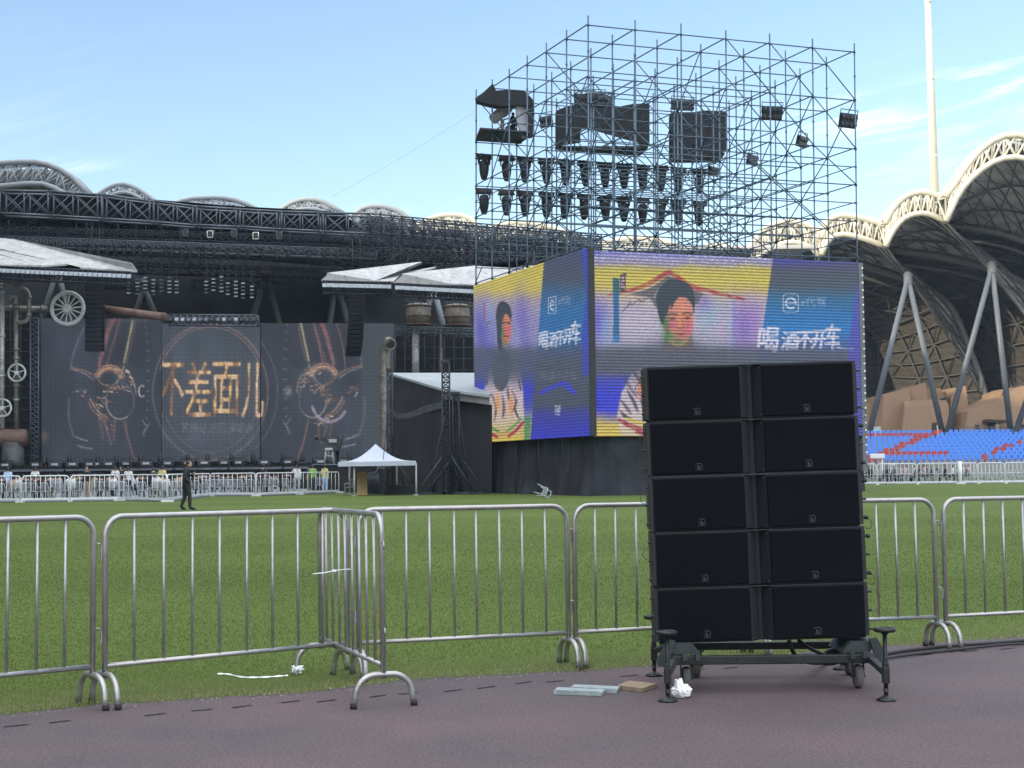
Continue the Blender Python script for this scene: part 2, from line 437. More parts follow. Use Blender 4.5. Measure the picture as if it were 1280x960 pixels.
# ------------------------------------------------------------------ ground
def tr_mat():
    t = NT('tartan')
    geo = t.node('ShaderNodeNewGeometry'); p = geo.outputs['Position']
    big = t.noise(.55, 5, .6, vec=p); mid = t.noise(6, 4, .7, vec=p); fine = t.math('MULTIPLY_ADD', t.noise(52, 3, .7, vec=p), .6, t.math('MULTIPLY', t.noise(150, 2, .6, vec=p), .4))
    c = t.ramp(big, [(.3, (.058, .050, .056)), (.7, (.100, .068, .070))])
    c = t.mix(t.math('MULTIPLY', t.ramp(mid, [(.55, (0,0,0)), (.75, (1,1,1))]), .35), c, (.100, .086, .087))
    c = t.mix(1.0, c, t.ramp(fine, [(.36, (.45,)*3), (.64, (1.6,)*3)]), 'MULTIPLY')
    st_ = t.noise(1.7, 6, .75, vec=p); c = t.mix(t.math('MULTIPLY', t.ramp(st_, [(.60, (0,0,0)), (.72, (1,1,1))]), .4), c, (.042, .037, .040))
    t.link(c, t.bsdf.inputs['Base Color']); t.bsdf.inputs['Roughness'].default_value = .85; t.bsdf.inputs['Specular IOR Level'].default_value = .3
    t.bump(fine, .003, .8); return t.m
def field_mat(name='turf', k=1.0):
    t = NT(name)
    geo = t.node('ShaderNodeNewGeometry'); p = geo.outputs['Position']
    big = t.noise(.16, 4, .6, vec=p); mid = t.noise(1.6, 5, .7, vec=p); fine = t.noise(38, 3, .75, vec=p)
    c = t.ramp(big, [(.3, (.066, .098, .019)), (.7, (.084, .120, .027))])
    c = t.mix(t.math('MULTIPLY', t.ramp(mid, [(.5, (0,0,0)), (.72, (1,1,1))]), .5), c, (.092, .112, .034))
    sy = t.node('ShaderNodeSeparateXYZ'); t.link(p, sy.inputs[0])
    band = t.math('SINE', t.math('MULTIPLY', t.math('MULTIPLY_ADD', sy.outputs['X'], .25, sy.outputs['Y']), 2*math.pi/11.0))
    c = t.mix(1.0, c, t.math('MULTIPLY_ADD', band, .07, 1.0), 'MULTIPLY')
    c = t.mix(1.0, c, t.ramp(fine, [(.3, (.72,)*3), (.7, (1.28,)*3)]), 'MULTIPLY')
    t.link(c, t.bsdf.inputs['Base Color']); t.bsdf.inputs['Roughness'].default_value = .9; t.bsdf.inputs['Specular IOR Level'].default_value = .15
    t.bump(fine, .03, .7); return t.m
M_turf = field_mat()
b = MB(); b.box(-900, 900, -700, 2500, -.6, -.06)
b.build('ground', mat('earth', (.10, .09, .08), .95), kind='structure')
edge_px = [(-200, 915), (0, 894), (130, 882), (400, 866), (500, 852), (600, 846), (700, 841), (780, 836), (900, 826), (1000, 818), (1112, 809), (1280, 797), (1480, 782)]
EDGE = [G(*e) for e in edge_px]
def edge_y(x):
    if x <= EDGE[0].x: a, c = EDGE[0], EDGE[1]
    elif x >= EDGE[-1].x: a, c = EDGE[-2], EDGE[-1]
    else:
        for a, c in zip(EDGE, EDGE[1:]):
            if a.x <= x <= c.x: break
    return a.y + (c.y - a.y)*(x - a.x)/(c.x - a.x)
xs = [-60, -25, -12] + [-6 + .25*i for i in range(49)] + [9, 14, 25, 60]
def ey(x): 
    xx = max(-6.5, min(8, x)); return edge_y(xx) + (x - xx)*.25 + (.03*math.sin(x*9.1) + .02*math.sin(x*23.7))
b = MB()
ys = [0, 6, 16, 28, 60, 130, 230]
def fy(x, j): return ey(x) if j == 0 else max(ys[j], ey(x) + j*.5)
b.grid(lambda u, v: (0,0,0), 1, 1); b = MB()
vs = []; 
for x in xs:
    for j in range(len(ys)):
        y = fy(x, j); vs.append((x*(1 if j < 4 else 1 + .25*(j-3)), y, (-.002 if j == 0 else .012 + gz(y))))
w_ = len(ys)
b.add(vs, [(i*w_+j, (i+1)*w_+j, (i+1)*w_+j+1, i*w_+j+1) for i in range(len(xs)-1) for j in range(w_-1)])
b.build('field', M_turf, kind='structure')
b = MB(); b.box(-90, 90, -40, 22, -.05, 0.0)
b.build('running_track', tr_mat(), kind='structure')
# dark drain slots along the lawn edge
b = MB()
for x0, y0, x1, y1 in [(5,909,35,906),(61,904,88,901),(181,895,207,892),(239,889,266,887),(290,885,314,882),(351,879,375,876),(396,878,420,875),(462,872,482,869),(498,868,523,866),(555,865,578,862),(597,861,619,858),(645,855,664,852),(683,853,704,851),(775,846,798,844),(862,838,880,836),(905,836,922,834),(1000,830,1015,828),(1108,822,1122,820),(1150,819,1165,817),(1203,815,1222,813),(1250,812,1268,810)]:
    a, c = G(x0, y0), G(x1, y1); d = (c - a); d.z = 0; nrm = V((-d.y, d.x, 0)).normalized()*.013
    b.add([a - nrm + V((0,0,.004)), c - nrm + V((0,0,.004)), c + nrm + V((0,0,.004)), a + nrm + V((0,0,.004))], [(0,1,2,3)])
b.build('track_drain_slots', mat('slot_black', (.012, .012, .013), .9), kind='structure')

# real blades of grass on the near part of the lawn
def grass_blades():
    rg = np.random.default_rng(5)
    N = 420000
    u = rg.random(N); 
    Y = 8.4 + (u**2.0)*40.0
    X = (rg.random(N) - .5)*2*(Y*.36 + .3)
    e = np.array([ey(x) for x in np.linspace(-14, 14, 600)]); ee = np.interp(X, np.linspace(-14, 14, 600), e)
    k = (Y > ee - .02 + .05*rg.random(N)) & (rg.random(N) > np.clip((Y-20)/28, 0, 1)); X, Y, ee = X[k], Y[k], ee[k]; n = len(X)
    fr = np.clip(1 - (Y - ee)/.55, 0, 1)                          # ragged longer fringe at the edge
    h = (.009 + .011*rg.random(n) + .026*fr*rg.random(n))*(1 + (Y - 9)*.010)
    wd = (.0016 + .0014*rg.random(n))*(Y/9.5)
    a = rg.random(n)*2*np.pi; la = rg.random(n)*2*np.pi; lean = (.25 + .9*rg.random(n))*h
    z0 = .010 + np.maximum(0, .003*(Y-28))
    v = np.empty((n, 3, 3))
    v[:,0] = np.stack([X - wd*np.cos(a), Y - wd*np.sin(a), z0], 1)
    v[:,1] = np.stack([X + wd*np.cos(a), Y + wd*np.sin(a), z0], 1)
    v[:,2] = np.stack([X + lean*np.cos(la), Y + lean*np.sin(la), z0 + h], 1)
    me = bpy.data.meshes.new('grass'); me.vertices.add(3*n); me.loops.add(3*n); me.polygons.add(n)
    me.vertices.foreach_set('co', v.reshape(-1)); me.loops.foreach_set('vertex_index', np.arange(3*n, dtype=np.int32))
    me.polygons.foreach_set('loop_start', np.arange(0, 3*n, 3, dtype=np.int32))
    try: me.polygons.foreach_set('loop_total', np.full(n, 3, dtype=np.int32))
    except Exception: pass
    me.update(calc_edges=True); me.validate()
    da = me.attributes.new('dry', 'FLOAT', 'POINT'); dv = np.clip(1 - (Y - ee)/1.3, 0, 1)*(.35 + .9*rg.random(n)); da.data.foreach_set('value', np.repeat(dv, 3).astype(np.float32))
    t = NT('grass_blade'); geo = t.node('ShaderNodeNewGeometry')
    c = t.ramp(geo.outputs['Random Per Island'], [(0, (.068, .104, .019)), (.5, (.086, .128, .026)), (.88, (.108, .146, .036)), (1, (.21, .21, .10))])
    pz = t.noise(1.1, 4, .7, vec=geo.outputs['Position'])
    c = t.mix(1.0, c, t.ramp(pz, [(.35, (.8,.85,.8)), (.7, (1.25,1.15,1.1))]), 'MULTIPLY')
    dr = t.node('ShaderNodeAttribute'); dr.attribute_name = 'dry'; c = t.mix(t.math('MULTIPLY', dr.outputs['Fac'], .85), c, (.33, .32, .17))
    t.link(c, t.bsdf.inputs['Base Color']); t.bsdf.inputs['Roughness'].default_value = .7; tl = t.node('ShaderNodeBsdfTranslucent'); t.link(c, tl.inputs['Color']); ms = t.node('ShaderNodeMixShader'); ms.inputs[0].default_value = .45; t.link(t.bsdf.outputs[0], ms.inputs[1]); t.link(tl.outputs[0], ms.inputs[2]); t.link(ms.outputs[0], t.out.inputs['Surface']); t.bsdf.inputs['Specular IOR Level'].default_value = .2
    me.materials.append(t.m)
    o = bpy.data.objects.new('grass', me); COL.objects.link(o)
    tag(o, 'short mown green grass of the sports field', 'grass', kind='stuff')
grass_blades()
# crumbs of dry soil and clippings along the lawn edge
b = MB()
for i in range(900):
    x = rnd(-6, 8); y = ey(x) - abs(random.gauss(0, .07)) + .03; r = rnd(.003, .011); z = .012 if y > ey(x) else 0
    p = [V((x + r*math.cos(a)*rnd(.6, 1.3), y + r*math.sin(a)*rnd(.6, 1.3), z)) for a in (0, 2.1, 4.2)]
    q = V((x, y, z + r*rnd(.5, 1.1))); b.add(p + [q], [(0,1,3),(1,2,3),(2,0,3),(0,2,1)])
b.build('gravel', mat('crumbs', (.19, .18, .145), .95, var=.5, scale=30), label='pale crumbs of soil and clippings along the lawn edge', cat='debris', kind='stuff')
# ------------------------------------------------------------------ near crowd barriers
def steel(name='galvanised', col=(.36, .352, .348), rough=.34):
    if name in MATS: return MATS[name]
    t = NT(name); n1 = t.noise(14, 5, .7); n2 = t.noise(90, 3, .6)
    c = t.ramp(n1, [(.3, tuple(x*.78 for x in col)), (.7, tuple(x*1.1 for x in col))])
    t.link(c, t.bsdf.inputs['Base Color']); t.bsdf.inputs['Metallic'].default_value = .65
    t.link(t.math('MULTIPLY_ADD', n1, .3, rough - .15), t.bsdf.inputs['Roughness'])
    t.bump(n2, .0015, .35); MATS[name] = t.m; return t.m
M_steel = steel(); M_rubber = mat('black_rubber', (.015, .015, .016), .8, bump=.002)
HB = 1.17
def barrier(a, c, label, h=HB, nb=8, rf=.0178, lean=0.0, foot_a=True, foot_c=True, name='crowd_barrier', group='steel crowd barriers along the track'):
    a, c = V(a), V(c); d = c - a; L = d.length; d.normalize(); nrm = V((d.y, -d.x, 0)).normalized(); up = V((0,0,1)) + nrm*(lean or rnd(-.012, .012))
    def q(s, z, o=0.0): return a + d*s + up*z + nrm*o
    root = thing(name, label, 'barrier', (a + c)/2, group)
    R = .115; pts = [q(0, .17)]
    for k in range(9):
        w = math.pi/2*k/8; pts.append(q(R - R*math.cos(w), h - rf - R + R*math.sin(w)))
    for k in range(9):
        w = math.pi/2*k/8; pts.append(q(L - R + R*math.sin(w), h - rf - R + R*math.cos(w)))
    pts.append(q(L, .17))
    MB().tube(pts, rf, 12).build('frame', M_steel, root)
    MB().bar(q(.0, .245), q(L, .245), .0155, 10).build('bottom_rail', M_steel, root)
    for k in range(nb):
        s = L*(k+1)/(nb+1) + rnd(-.004, .004)
        MB().bar(q(s, .25), q(s + rnd(-.003, .003), h - rf), .0095, 8).build('bar', M_steel, root)
    for s, on in ((0.0, foot_a), (L, foot_c)):
        if not on: continue
        z1 = .195; w2 = .175; rr = .125; f = []
        f.append(V((w2+.012, 0.0))); 
        for k in range(9):
            w = math.pi/2*k/8; f.append(V((w2 - rr + rr*math.cos(w), z1 - rr + rr*math.sin(w))))
        f = f + [V((-p.x, p.y)) for p in reversed(f)]
        zz = [a.z if s == 0 else c.z]*1
        pt = [V((q(s, 0).x, q(s, 0).y, (a.z if s == 0 else c.z))) + nrm*p.x + V((0,0,max(p.y, .004))) for p in f]
        ft = MB().tube(pt, .019, 10).build('foot', M_steel, root)
        for e in (0, -1):
            p = pt[e]; MB().bar(p - V((0,0,.003)), p + V((0,0,.030)), .022, 10).build('rubber_end', M_rubber, ft)
    for z in (h*.80, h*.36):
        hk = MB(); hk.cbox(q(-.024, z), .010, .010, .075, Matrix((d, nrm, V((0,0,1)))).transposed())
        hk.build('latch', M_steel, root); hk = MB(); hk.tube([q(L + .018, z + .05), q(L + .045, z + .052), q(L + .052, z + .03), q(L + .05, z + .012)], .005, 6)
        hk.build('hook', M_steel, root)
    return root
p1c = G(115, 884); p1a = p1c + V((-1.22, -1.04, 0))
barrier(p1a, p1c, 'steel crowd barrier cut off by the left edge of the photo, beside the lawn')
barrier(G(131, 883), G(435, 849), 'long steel crowd barrier with one end against the angled barrier, nearest the walking man')
barrier(G(449, 849), G(711, 834), 'steel crowd barrier between the angled barrier and the barrier half behind the speakers')
barrier(G(720, 833), G(944, 820), 'steel crowd barrier mostly hidden behind the left half of the speaker stack')
barrier(G(951, 820), G(1172, 811), 'steel crowd barrier coming out from behind the right side of the speaker stack')
barrier(G(1183, 810), G(1400, 797), 'steel crowd barrier cut off by the right edge of the photo')
barrier(G(402, 841), G(480, 884), 'short looking crowd barrier set at an angle, jutting onto the track out of the row')
b = MB()
pz = [P(391, 717.5, 9.55), P(405, 716, 9.53), P(418, 713.5, 9.58), P(430, 712, 9.82), P(441, 711.5, 9.95)]
b.tube(spline(pz, 5), .0035, 6); b.cbox(P(418, 713.5, 9.58), .02, .012, .014)
M_white = mat('white_plastic', (.72, .74, .76), .45, var=.06)
b.build('cable_tie', M_white, label='long white cable tie pulled around the angled barrier', cat='cable tie')
# white tape knotted round the far foot of the angled barrier, its end trailing over the grass
p0 = G(371, 845.5)
root = thing('tape', 'white tape knotted round a foot of the angled barrier, its end trailing over the grass', 'tape', p0)
b = MB()
for k in range(30):
    a = rnd(0, 6.28); c = p0 + V((math.cos(a)*rnd(.012, .032), math.sin(a)*rnd(.01, .03), rnd(.03, .065)))
    u = V((rnd(-1,1), rnd(-1,1), rnd(-.6,.6))).normalized()*rnd(.010, .024); v2 = V((rnd(-1,1), rnd(-1,1), rnd(-1,1))).normalized()*rnd(.008, .02)
    b.face([c - u - v2, c + u - v2, c + u*.8 + v2, c - u*.7 + v2])
b.build('knot', M_white, root)
b = MB(); pts = spline([G(272, 842, .035), G(285, 842.5, .03), G(302, 846, .028), G(322, 846.5, .03), G(342, 845.5, .03), G(360, 844, .035)], 6)
for i in range(len(pts)-1):
    a, c = pts[i], pts[i+1]; o = V((0, .004, .0035 + .002*math.sin(i*1.3)))
    b.face([a - o, c - o, c + o, a + o])
b.build('ribbon', M_white, root)

# ------------------------------------------------------------------ speaker stack
t = NT('speaker_grille'); tc_ = t.node('ShaderNodeTexCoord')
vo = t.node('ShaderNodeTexVoronoi'); vo.inputs['Scale'].default_value = 210; t.link(tc_.outputs['Object'], vo.inputs['Vector'])
n1 = t.noise(2.5, 4)
c = t.ramp(n1, [(.3, (.0020, .0034, .0056)), (.7, (.0032, .0046, .0074))])
c = t.mix(1.0, c, t.ramp(vo.outputs['Distance'], [(.25, (.45,)*3), (.5, (1.25,)*3)]), 'MULTIPLY')
t.link(c, t.bsdf.inputs['Base Color']); t.bsdf.inputs['Roughness'].default_value = .85; t.bsdf.inputs['Specular IOR Level'].default_value = .12
M_grille = t.m
M_spk = mat('speaker_paint', (.010, .0125, .017), .55, var=.25, scale=6, bump=.0015, bscale=180, spec=.25)
M_spk2 = mat('speaker_edge', (.018, .021, .027), .5, var=.2, scale=5)
M_rig = mat('rigging_steel', (.016, .018, .022), .5, metal=.2, var=.3, scale=9)
M_badge = mat('badge', (.036, .040, .044), .5)
base = P(953.5, 801, 9.8)
LEAN = Matrix.Translation(base) @ Matrix.Rotation(math.radians(-1.25), 4, 'Y') @ Matrix.Rotation(math.radians(-1.0), 4, 'Z')
CH = .3565
ordn = ['lowest black speaker cabinet, resting on the wheeled cart', 'second black speaker cabinet up from the wheeled cart', 'middle black speaker cabinet of the five in the stack', 'second black speaker cabinet from the top of the stack', 'topmost black speaker cabinet of the stack, in front of the screen']
for k in range(5):
    z0 = k*CH; z1 = z0 + CH - .009; M = LEAN @ Matrix.Translation((rnd(-.003, .003) + (-.002)*k, rnd(-.004, .004), 0))
    root = thing('line_array_speaker', ordn[k], 'speaker', M @ V((0, .2, z0)), 'stacked speaker cabinets on the cart')
    def mb():
        m = MB(); m.X = M; return m
    plan = [(-.66,.012),(-.070,.012),(-.014,.075),(.014,.075),(.070,.012),(.66,.012),(.655,.40),(-.655,.40)]
    m = mb(); m.prism([(x, y, z0) for x, y in plan], (0,0,z1-z0)); m.build('body', M_spk, root)
    for s in (-1, 1):
        m = mb(); x0, x1 = sorted((s*.655, s*.074))
        m.rbox(((x0+x1)/2, .005, (z0+z1)/2), x1-x0, .026, z1-z0-.020, .006)
        gr = m.build('grille', M_grille, root)
        m = mb(); bx = s*.353 - .003; bz = z0 + .052
        m.tube([(bx-.02, -.011, bz-.02), (bx+.02, -.011, bz-.02), (bx+.02, -.011, bz+.014), (bx+.012, -.011, bz+.022), (bx-.02, -.011, bz+.022)], .0028, 4, closed=True)
        m.box(bx-.009, bx-.002, -.013, -.009, bz-.011, bz+.013); m.box(bx-.009, bx+.010, -.0135, -.0095, bz-.013, bz-.006); m.box(bx+.002, bx+.012, -.013, -.009, bz-.002, bz+.003)
        m.build('badge', M_badge, gr)
        # side rail of the horn: a lighter slanted strip either side of the gap
        m = mb(); m.prism([(s*.071, .004, z0+.006), (s*.018, .058, z0+.006), (s*.018, .070, z0+.006), (s*.071, .016, z0+.006)], (0,0,z1-z0-.014))
        hs = m.build('horn_strip', M_spk2 if s < 0 else M_spk, root)
        m = mb()
        for zz in (z0+.022, z1-.022):
            m.cbox((s*.056, .017, zz), .010, .010, .010)
        m.build('screw', M_rubber, hs)
        # rigging plate on the side
        m = mb(); m.box(min(s*.661, s*.682), max(s*.661, s*.682), .03, .36, z0+.01, z1+.004)
        m.box(min(s*.663, s*.690), max(s*.663, s*.690), .05, .085, z0-.03+.04, z1-.02)
        m.bar((s*.661, .045, z0+.06), (s*.661, .045, z1-.03), .009, 8)
        for zz in (z0+.05, z0+.17, z1-.06):
            m.bar((s*.68, .06, zz), (s*(.695 + (.02 if s > 0 else .012)), .06, zz), .0085, 8)
            m.bar((s*.70, .06, zz), (s*.722, .06, zz), .014, 8) if (zz != z0+.17 and s > 0 and k in (1,2,3)) else None
        pl = m.build('rigging_plate', M_rig, root)
        if k in (1, 2, 3, 4):
            m = mb(); zz = z0 + .05 if s > 0 else z1 - .09
            m.tube(spline([(s*.70, .06, zz), (s*.73, .05, zz-.015), (s*.742, .045, zz-.05), (s*.722, .05, zz-.075), (s*.695, .06, zz-.06)], 5), .0022, 5)
            m.build('safety_cable', M_rig, pl)
    m = mb(); m.box(-.655, .655, .0105, .05, z1-.0005, z1+.0045); m.build('top_trim', M_spk2, root)

# cart under the stack
root = thing('speaker_cart', 'low black steel cart on casters and screw jacks under the speaker stack', 'cart', V((base.x, 9.95, 0)))
M_cart = mat('cart_paint', (.008, .011, .013), .5, metal=.2, var=.35, scale=12, bump=.002, dirt=(.022, .026, .028))
M_cart2 = mat('cart_plate', (.028, .036, .039), .5, metal=.2, var=.3, scale=8)
zb = base.z
fr = MB(); xl, xr = base.x - .60, base.x + .69
fr.rbox(((xl+xr)/2, 9.66, .205), xr-xl, .05, .055, .006)
fr.rbox(((xl+xr)/2, 10.42, .205), xr-xl, .05, .05, .006)
for x in (xl+.06, xr-.06):
    fr.box(x-.03, x+.03, 9.684, 10.396, .185, .228)
fr.build('frame', M_cart, root)
for s, x in ((-1, xl), (1, xr)):
    # sloping bearer plates that carry the lowest cabinet
    m = MB(); zz = zb - .004
    m.prism([(x - s*.02, 9.74, .232), (x - s*.20, 9.74, .232), (x - s*.14, 9.74, zz), (x + s*.02, 9.74, zz)], (0, .42, 0))
    m.build('bearer_plate', M_cart2, root)
    m = MB()
    m.prism([(x - s*.03, 9.70, zz+.02), (x + s*.015, 9.70, zz+.03), (x + s*.09, 9.70, .20), (x + s*.08, 9.70, .16), (x + s*.02, 9.70, .16)], (0, .03, 0))
    m.build('gusset', M_cart2, root)
    for xx in (x - s*.08, x - s*.16):
        MB().box(xx-.014, xx+.014, 9.60, 9.634, .21, .25).build('clip', M_cart2, root)
M_wheel = mat('caster_tyre', (.10, .095, .092), .7, var=.25, scale=20)
def caster(px, Y):
    g = GF(px, Y); x, y = g.x, Y
    c = MB(); 
    for s in (-1, 1): c.box(x + s*.034 - .003, x + s*.034 + .003, y-.025, y+.025, .07, .172)
    c.box(x-.05, x+.05, y-.05, y+.05, .172, .182)
    br = c.build('caster', M_cart2, root)
    w = MB(); w.lathe([(.03,-.024),(.066,-.024),(.075,-.014),(.075,.014),(.066,.024),(.03,.024)], (x, y, .0765), 20, frame((1,0,0)))
    w.build('wheel', M_wheel, br)
    w = MB(); w.bar((x-.045, y, .0765), (x+.045, y, .0765), .010, 8); w.build('axle', M_cart, br)
caster(853.5, 9.78); caster(1066.5, 9.80); caster(866, 10.40); caster(1056, 10.42)
def jack(gx, gy, top, arm_to):
    j = MB()
    j.bar((gx, gy, .045), (gx, gy, top-.02), .0135, 10); j.bar((gx, gy, .026), (gx, gy, .075), .011, 10, .0165)
    jk = j.build('jack', M_cart, root)
    f = MB(); f.lathe([(.058, .0), (.060, .008), (.030, .022), (.014, .034)], (gx, gy, .001), 20); f.build('foot_plate', M_cart, jk)
    h = MB()
    h.tube([(gx + .055*math.cos(a), gy + .055*math.sin(a), top) for a in [2*math.pi*k/24 for k in range(24)]], .0135, 8, closed=True)
    h.lathe([(.014, -.03), (.03, -.014), (.050, -.008), (.048, -.004)], (gx, gy, top), 16)
    h.build('handwheel', M_cart, jk)
    m = MB(); m.rbox((gx, gy, .155), .042, .045, .10, .006); m.rbox((gx, gy, .215), .034, .04, .03, .004); m.build('clamp', M_cart, jk)
    a = MB(); a1 = V((gx, gy, .17)); a2 = V(arm_to); d = (a2 - a1)
    a.cbox((a1+a2)/2, .035, .045, d.length, frame(d, (0,1,0))); a.build('outrigger', M_cart2, jk)
jg = G(835, 877); jack(jg.x, jg.y, .415, (xl+.03, 9.72, .21))
jg = G(1108, 876); jack(jg.x, jg.y, .425, (xr-.05, 9.72, .22))
jg = G(818, 845); jack(jg.x, jg.y, .40, (xl+.03, 10.35, .21))
jg = G(1052, 837); jack(jg.x, jg.y, .40, (xr-.06, 10.42, .21))

# ------------------------------------------------------------------ things lying on the track
M_wood = mat('board_wood', (.24, .18, .12), .8, var=.3, scale=14, bump=.002, dirt=(.10, .08, .06))
M_gboard = mat('grey_board', (.20, .245, .26), .7, var=.2, scale=10, dirt=(.30, .33, .34))
b = MB(); c = [G(772, 862), G(786, 856), G(821, 859.5), G(803, 866)]
b.prism([p + V((0,0,.002)) for p in c], (0,0,.026)); b.build('wooden_board', M_wood, label='small square brown wooden board lying flat left of the cart jack', cat='board')
def gboard(pts, lab, ins):
    root = thing('grey_board', lab, 'board', (pts[0]+pts[2])/2)
    b = MB(); b.prism([p + V((0,0,ins)) for p in pts], (0,0,.022)); b.build('panel', M_gboard, root)
    e = (pts[3]-pts[0])*.08; b = MB(); f = (pts[1]-pts[0])
    b.prism([pts[0] + f*.04 + V((0,0,ins+.0221)), pts[1] - f*.04 + V((0,0,ins+.0221)), pts[1] - f*.06 + e + V((0,0,ins+.0221)), pts[0] + f*.06 + e + V((0,0,ins+.0221))], (0,0,.006)); b.build('batten', M_gboard, root)
gboard([G(692, 868.5), G(752, 870.5), G(757, 866), G(697, 863.5)], 'grey board lying on the track nearest the camera, left of the wooden board', .002)
gboard([G(712, 864.5), G(771, 867), G(775, 862.5), G(718, 860)], 'grey board lying on the track behind the other grey board, touching the wooden one', .002)
bm = bmesh.new(); bmesh.ops.create_icosphere(bm, subdivisions=5, radius=1)
from mathutils import noise as mn
g = G(852, 872); b = MB(); vs = []
for v in bm.verts:
    p = v.co.copy(); r = 1 + .38*abs(mn.noise(p*2.1)) - .25*abs(mn.noise(p*5.3 + V((3,1,2)))) + .14*mn.noise(p*9) + .07*abs(mn.noise(p*19))
    q = V((p.x*.058*r, p.y*.05*r, p.z*.042*r + .04 + (.03 if p.z > .75 and p.x < .1 else 0))); q.z = max(q.z, .003); vs.append(g + q)
bm.verts.index_update(); b.add(vs, [tuple(v.index for v in f.verts) for f in bm.faces], True); bm.free()
b.build('plastic_bag', mat('bag_film', (.78, .80, .82), .35, var=.1, scale=30), label='crumpled white plastic bag on the track beside the left caster', cat='bag')
M_cable = mat('cable_black', (.014, .014, .016), .6, var=.3)
b = MB(); b.tube(spline([G(1060, 826, .02), G(1085, 823, .02), G(1120, 815, .02), G(1180, 808, .02), G(1235, 804, .02), G(1290, 800, .02), G(1420, 790, .02)], 8), .014, 8)
b.build('power_cable', M_cable, label='thick black cable lying on the track under the right barriers, the one nearer the lawn', cat='cable')
b = MB(); b.tube(spline([G(1055, 829, .016), G(1098, 824, .016), G(1140, 818, .016), G(1200, 811.5, .016), G(1250, 806, .016), G(1300, 803.5, .016), G(1420, 795, .016)], 8), .010, 8)
b.build('power_cable', M_cable, label='thinner black cable beside the thick one under the right barriers, nearer the camera', cat='cable')
b = MB()
b.tube(spline([P(986, 800, 10.1), P(990, 812, 10.1), P(998, 823, 10.2), P(1012, 828, 10.4), G(1030, 829, .02), G(1046, 826, .02), G(1075, 824, .02)], 8), .014, 8)
b.tube(spline([P(998, 800, 10.1), P(1010, 809, 10.15), P(1024, 816, 10.2), P(1040, 822, 10.25), P(1050, 822, 10.3)], 8), .012, 8)
for k in range(3):
    cc = P(1041, 823, 10.3) ; b.tube([cc + V((.065*math.cos(a), .03*math.sin(a), .035*math.sin(a+.4) + .012*k)) for a in [2*math.pi*i/18 for i in range(18)]], .011, 6, closed=True)
b.build('speaker_cable', M_cable, label='black looped cables hanging under the middle of the speaker cart', cat='cable')
# ------------------------------------------------------------------ scaffold tower with the two LED walls
YA = 77.0
A0 = GF(736.5, YA)
Bc = P(593.5, 500, 92.2); Cc = P(1072.5, 500, 82.6)
eu = V((Cc.x - A0.x, Cc.y - A0.y, 0)); ew = V((Bc.x - A0.x, Bc.y - A0.y, 0))   # along the right face, along the left face
ztop = P(735, 31.5, YA).z
zl = [ztop, ztop - 2.7, ztop - 5.4, ztop - 7.4, ztop - 9.4, ztop - 11.45]
SHEAR = .0105
def T(i, j, z): return A0 + eu*(i/6) + ew*(j/6) + V((SHEAR*(z - A0.z), 0, z - A0.z))
nu_ = V((eu.y, -eu.x, 0)).normalized()          # outward normal of the right face (towards the camera)
nw_ = V((-ew.y, ew.x, 0)).normalized()
if nw_.x > 0: nw_ = -nw_
M_scaf = mat('scaffold_tube', (.070, .108, .148), .45, metal=.45, var=.3, scale=2)
M_ros = mat('scaffold_coupler', (.20, .22, .13), .5, metal=.4, var=.3)
sca = thing('scaffold_tower', 'tall bare steel scaffold tower rising above the two LED screens', 'scaffold', A0)
zl_low = [zl[5] - 2*k for k in range(1, 6) if zl[5] - 2*k > 1]
for i in range(7):
    for j in range(7):
        zt = ztop + .5 + rnd(-.08, .1)
        edge = i in (0, 6) or j in (0, 6)
        m = MB(); m.bar(T(i, j, gz(85)), T(i, j, zt), .043, 6)
        z = zt - 1.0
        for z in zl:
            m.bar(T(i, j, z-.05), T(i, j, z+.05), .075, 6)
        for z in (ztop-1.35, ztop-4.05, ztop-6.4, ztop-8.4):
            m.bar(T(i, j, z-.04), T(i, j, z+.04), .062, 6)
        m.build('post', M_scaf, sca)
for li, z in enumerate(zl):
    for j in range(7):
        m = MB(); m.bar(T(0, j, z), T(6, j, z), .036, 6); m.build('ledger', M_scaf, sca)
    for i in range(7):
        m = MB(); m.bar(T(i, 0, z + .07), T(i, 6, z + .07), .036, 6); m.build('ledger', M_scaf, sca)
for za, zb_ in zip(zl[2:], zl[3:]):
    for j in (0, 2, 4, 6):
        m = MB(); m.bar(T(0, j, (za+zb_)/2), T(6, j, (za+zb_)/2), .030, 5); m.build('ledger', M_scaf, sca)
    for i in (0, 3, 6):
        m = MB(); m.bar(T(i, 0, (za+zb_)/2 + .07), T(i, 6, (za+zb_)/2 + .07), .030, 5); m.build('ledger', M_scaf, sca)
lv = zl
def brace(p, q):
    m = MB(); m.bar(p, q, .032, 5); m.build('brace', M_scaf, sca)
o_ = V((0, 0, 0))
for j, starts in ((0, [(0,1),(2,1),(4,0),(5,0),(0,2),(3,0),(1,3)]), (1, [(0,1),(3,1),(1,2)]), (2, [(0,0),(2,0),(4,0),(0,2)]), (3, [(0,1),(2,1),(0,3)]), (4, [(1,0),(3,0),(1,2)]), (5, [(0,1),(2,1),(4,1)]), (6, [(0,0),(2,0),(4,0),(1,2)])):
    for (i0, l0) in starts:
        i, k = i0, l0
        while i < 6 and k < 5:
            brace(T(i, j, lv[k]) + nu_*.06, T(i+1, j, lv[k+1]) + nu_*.06); i += 1; k += 1
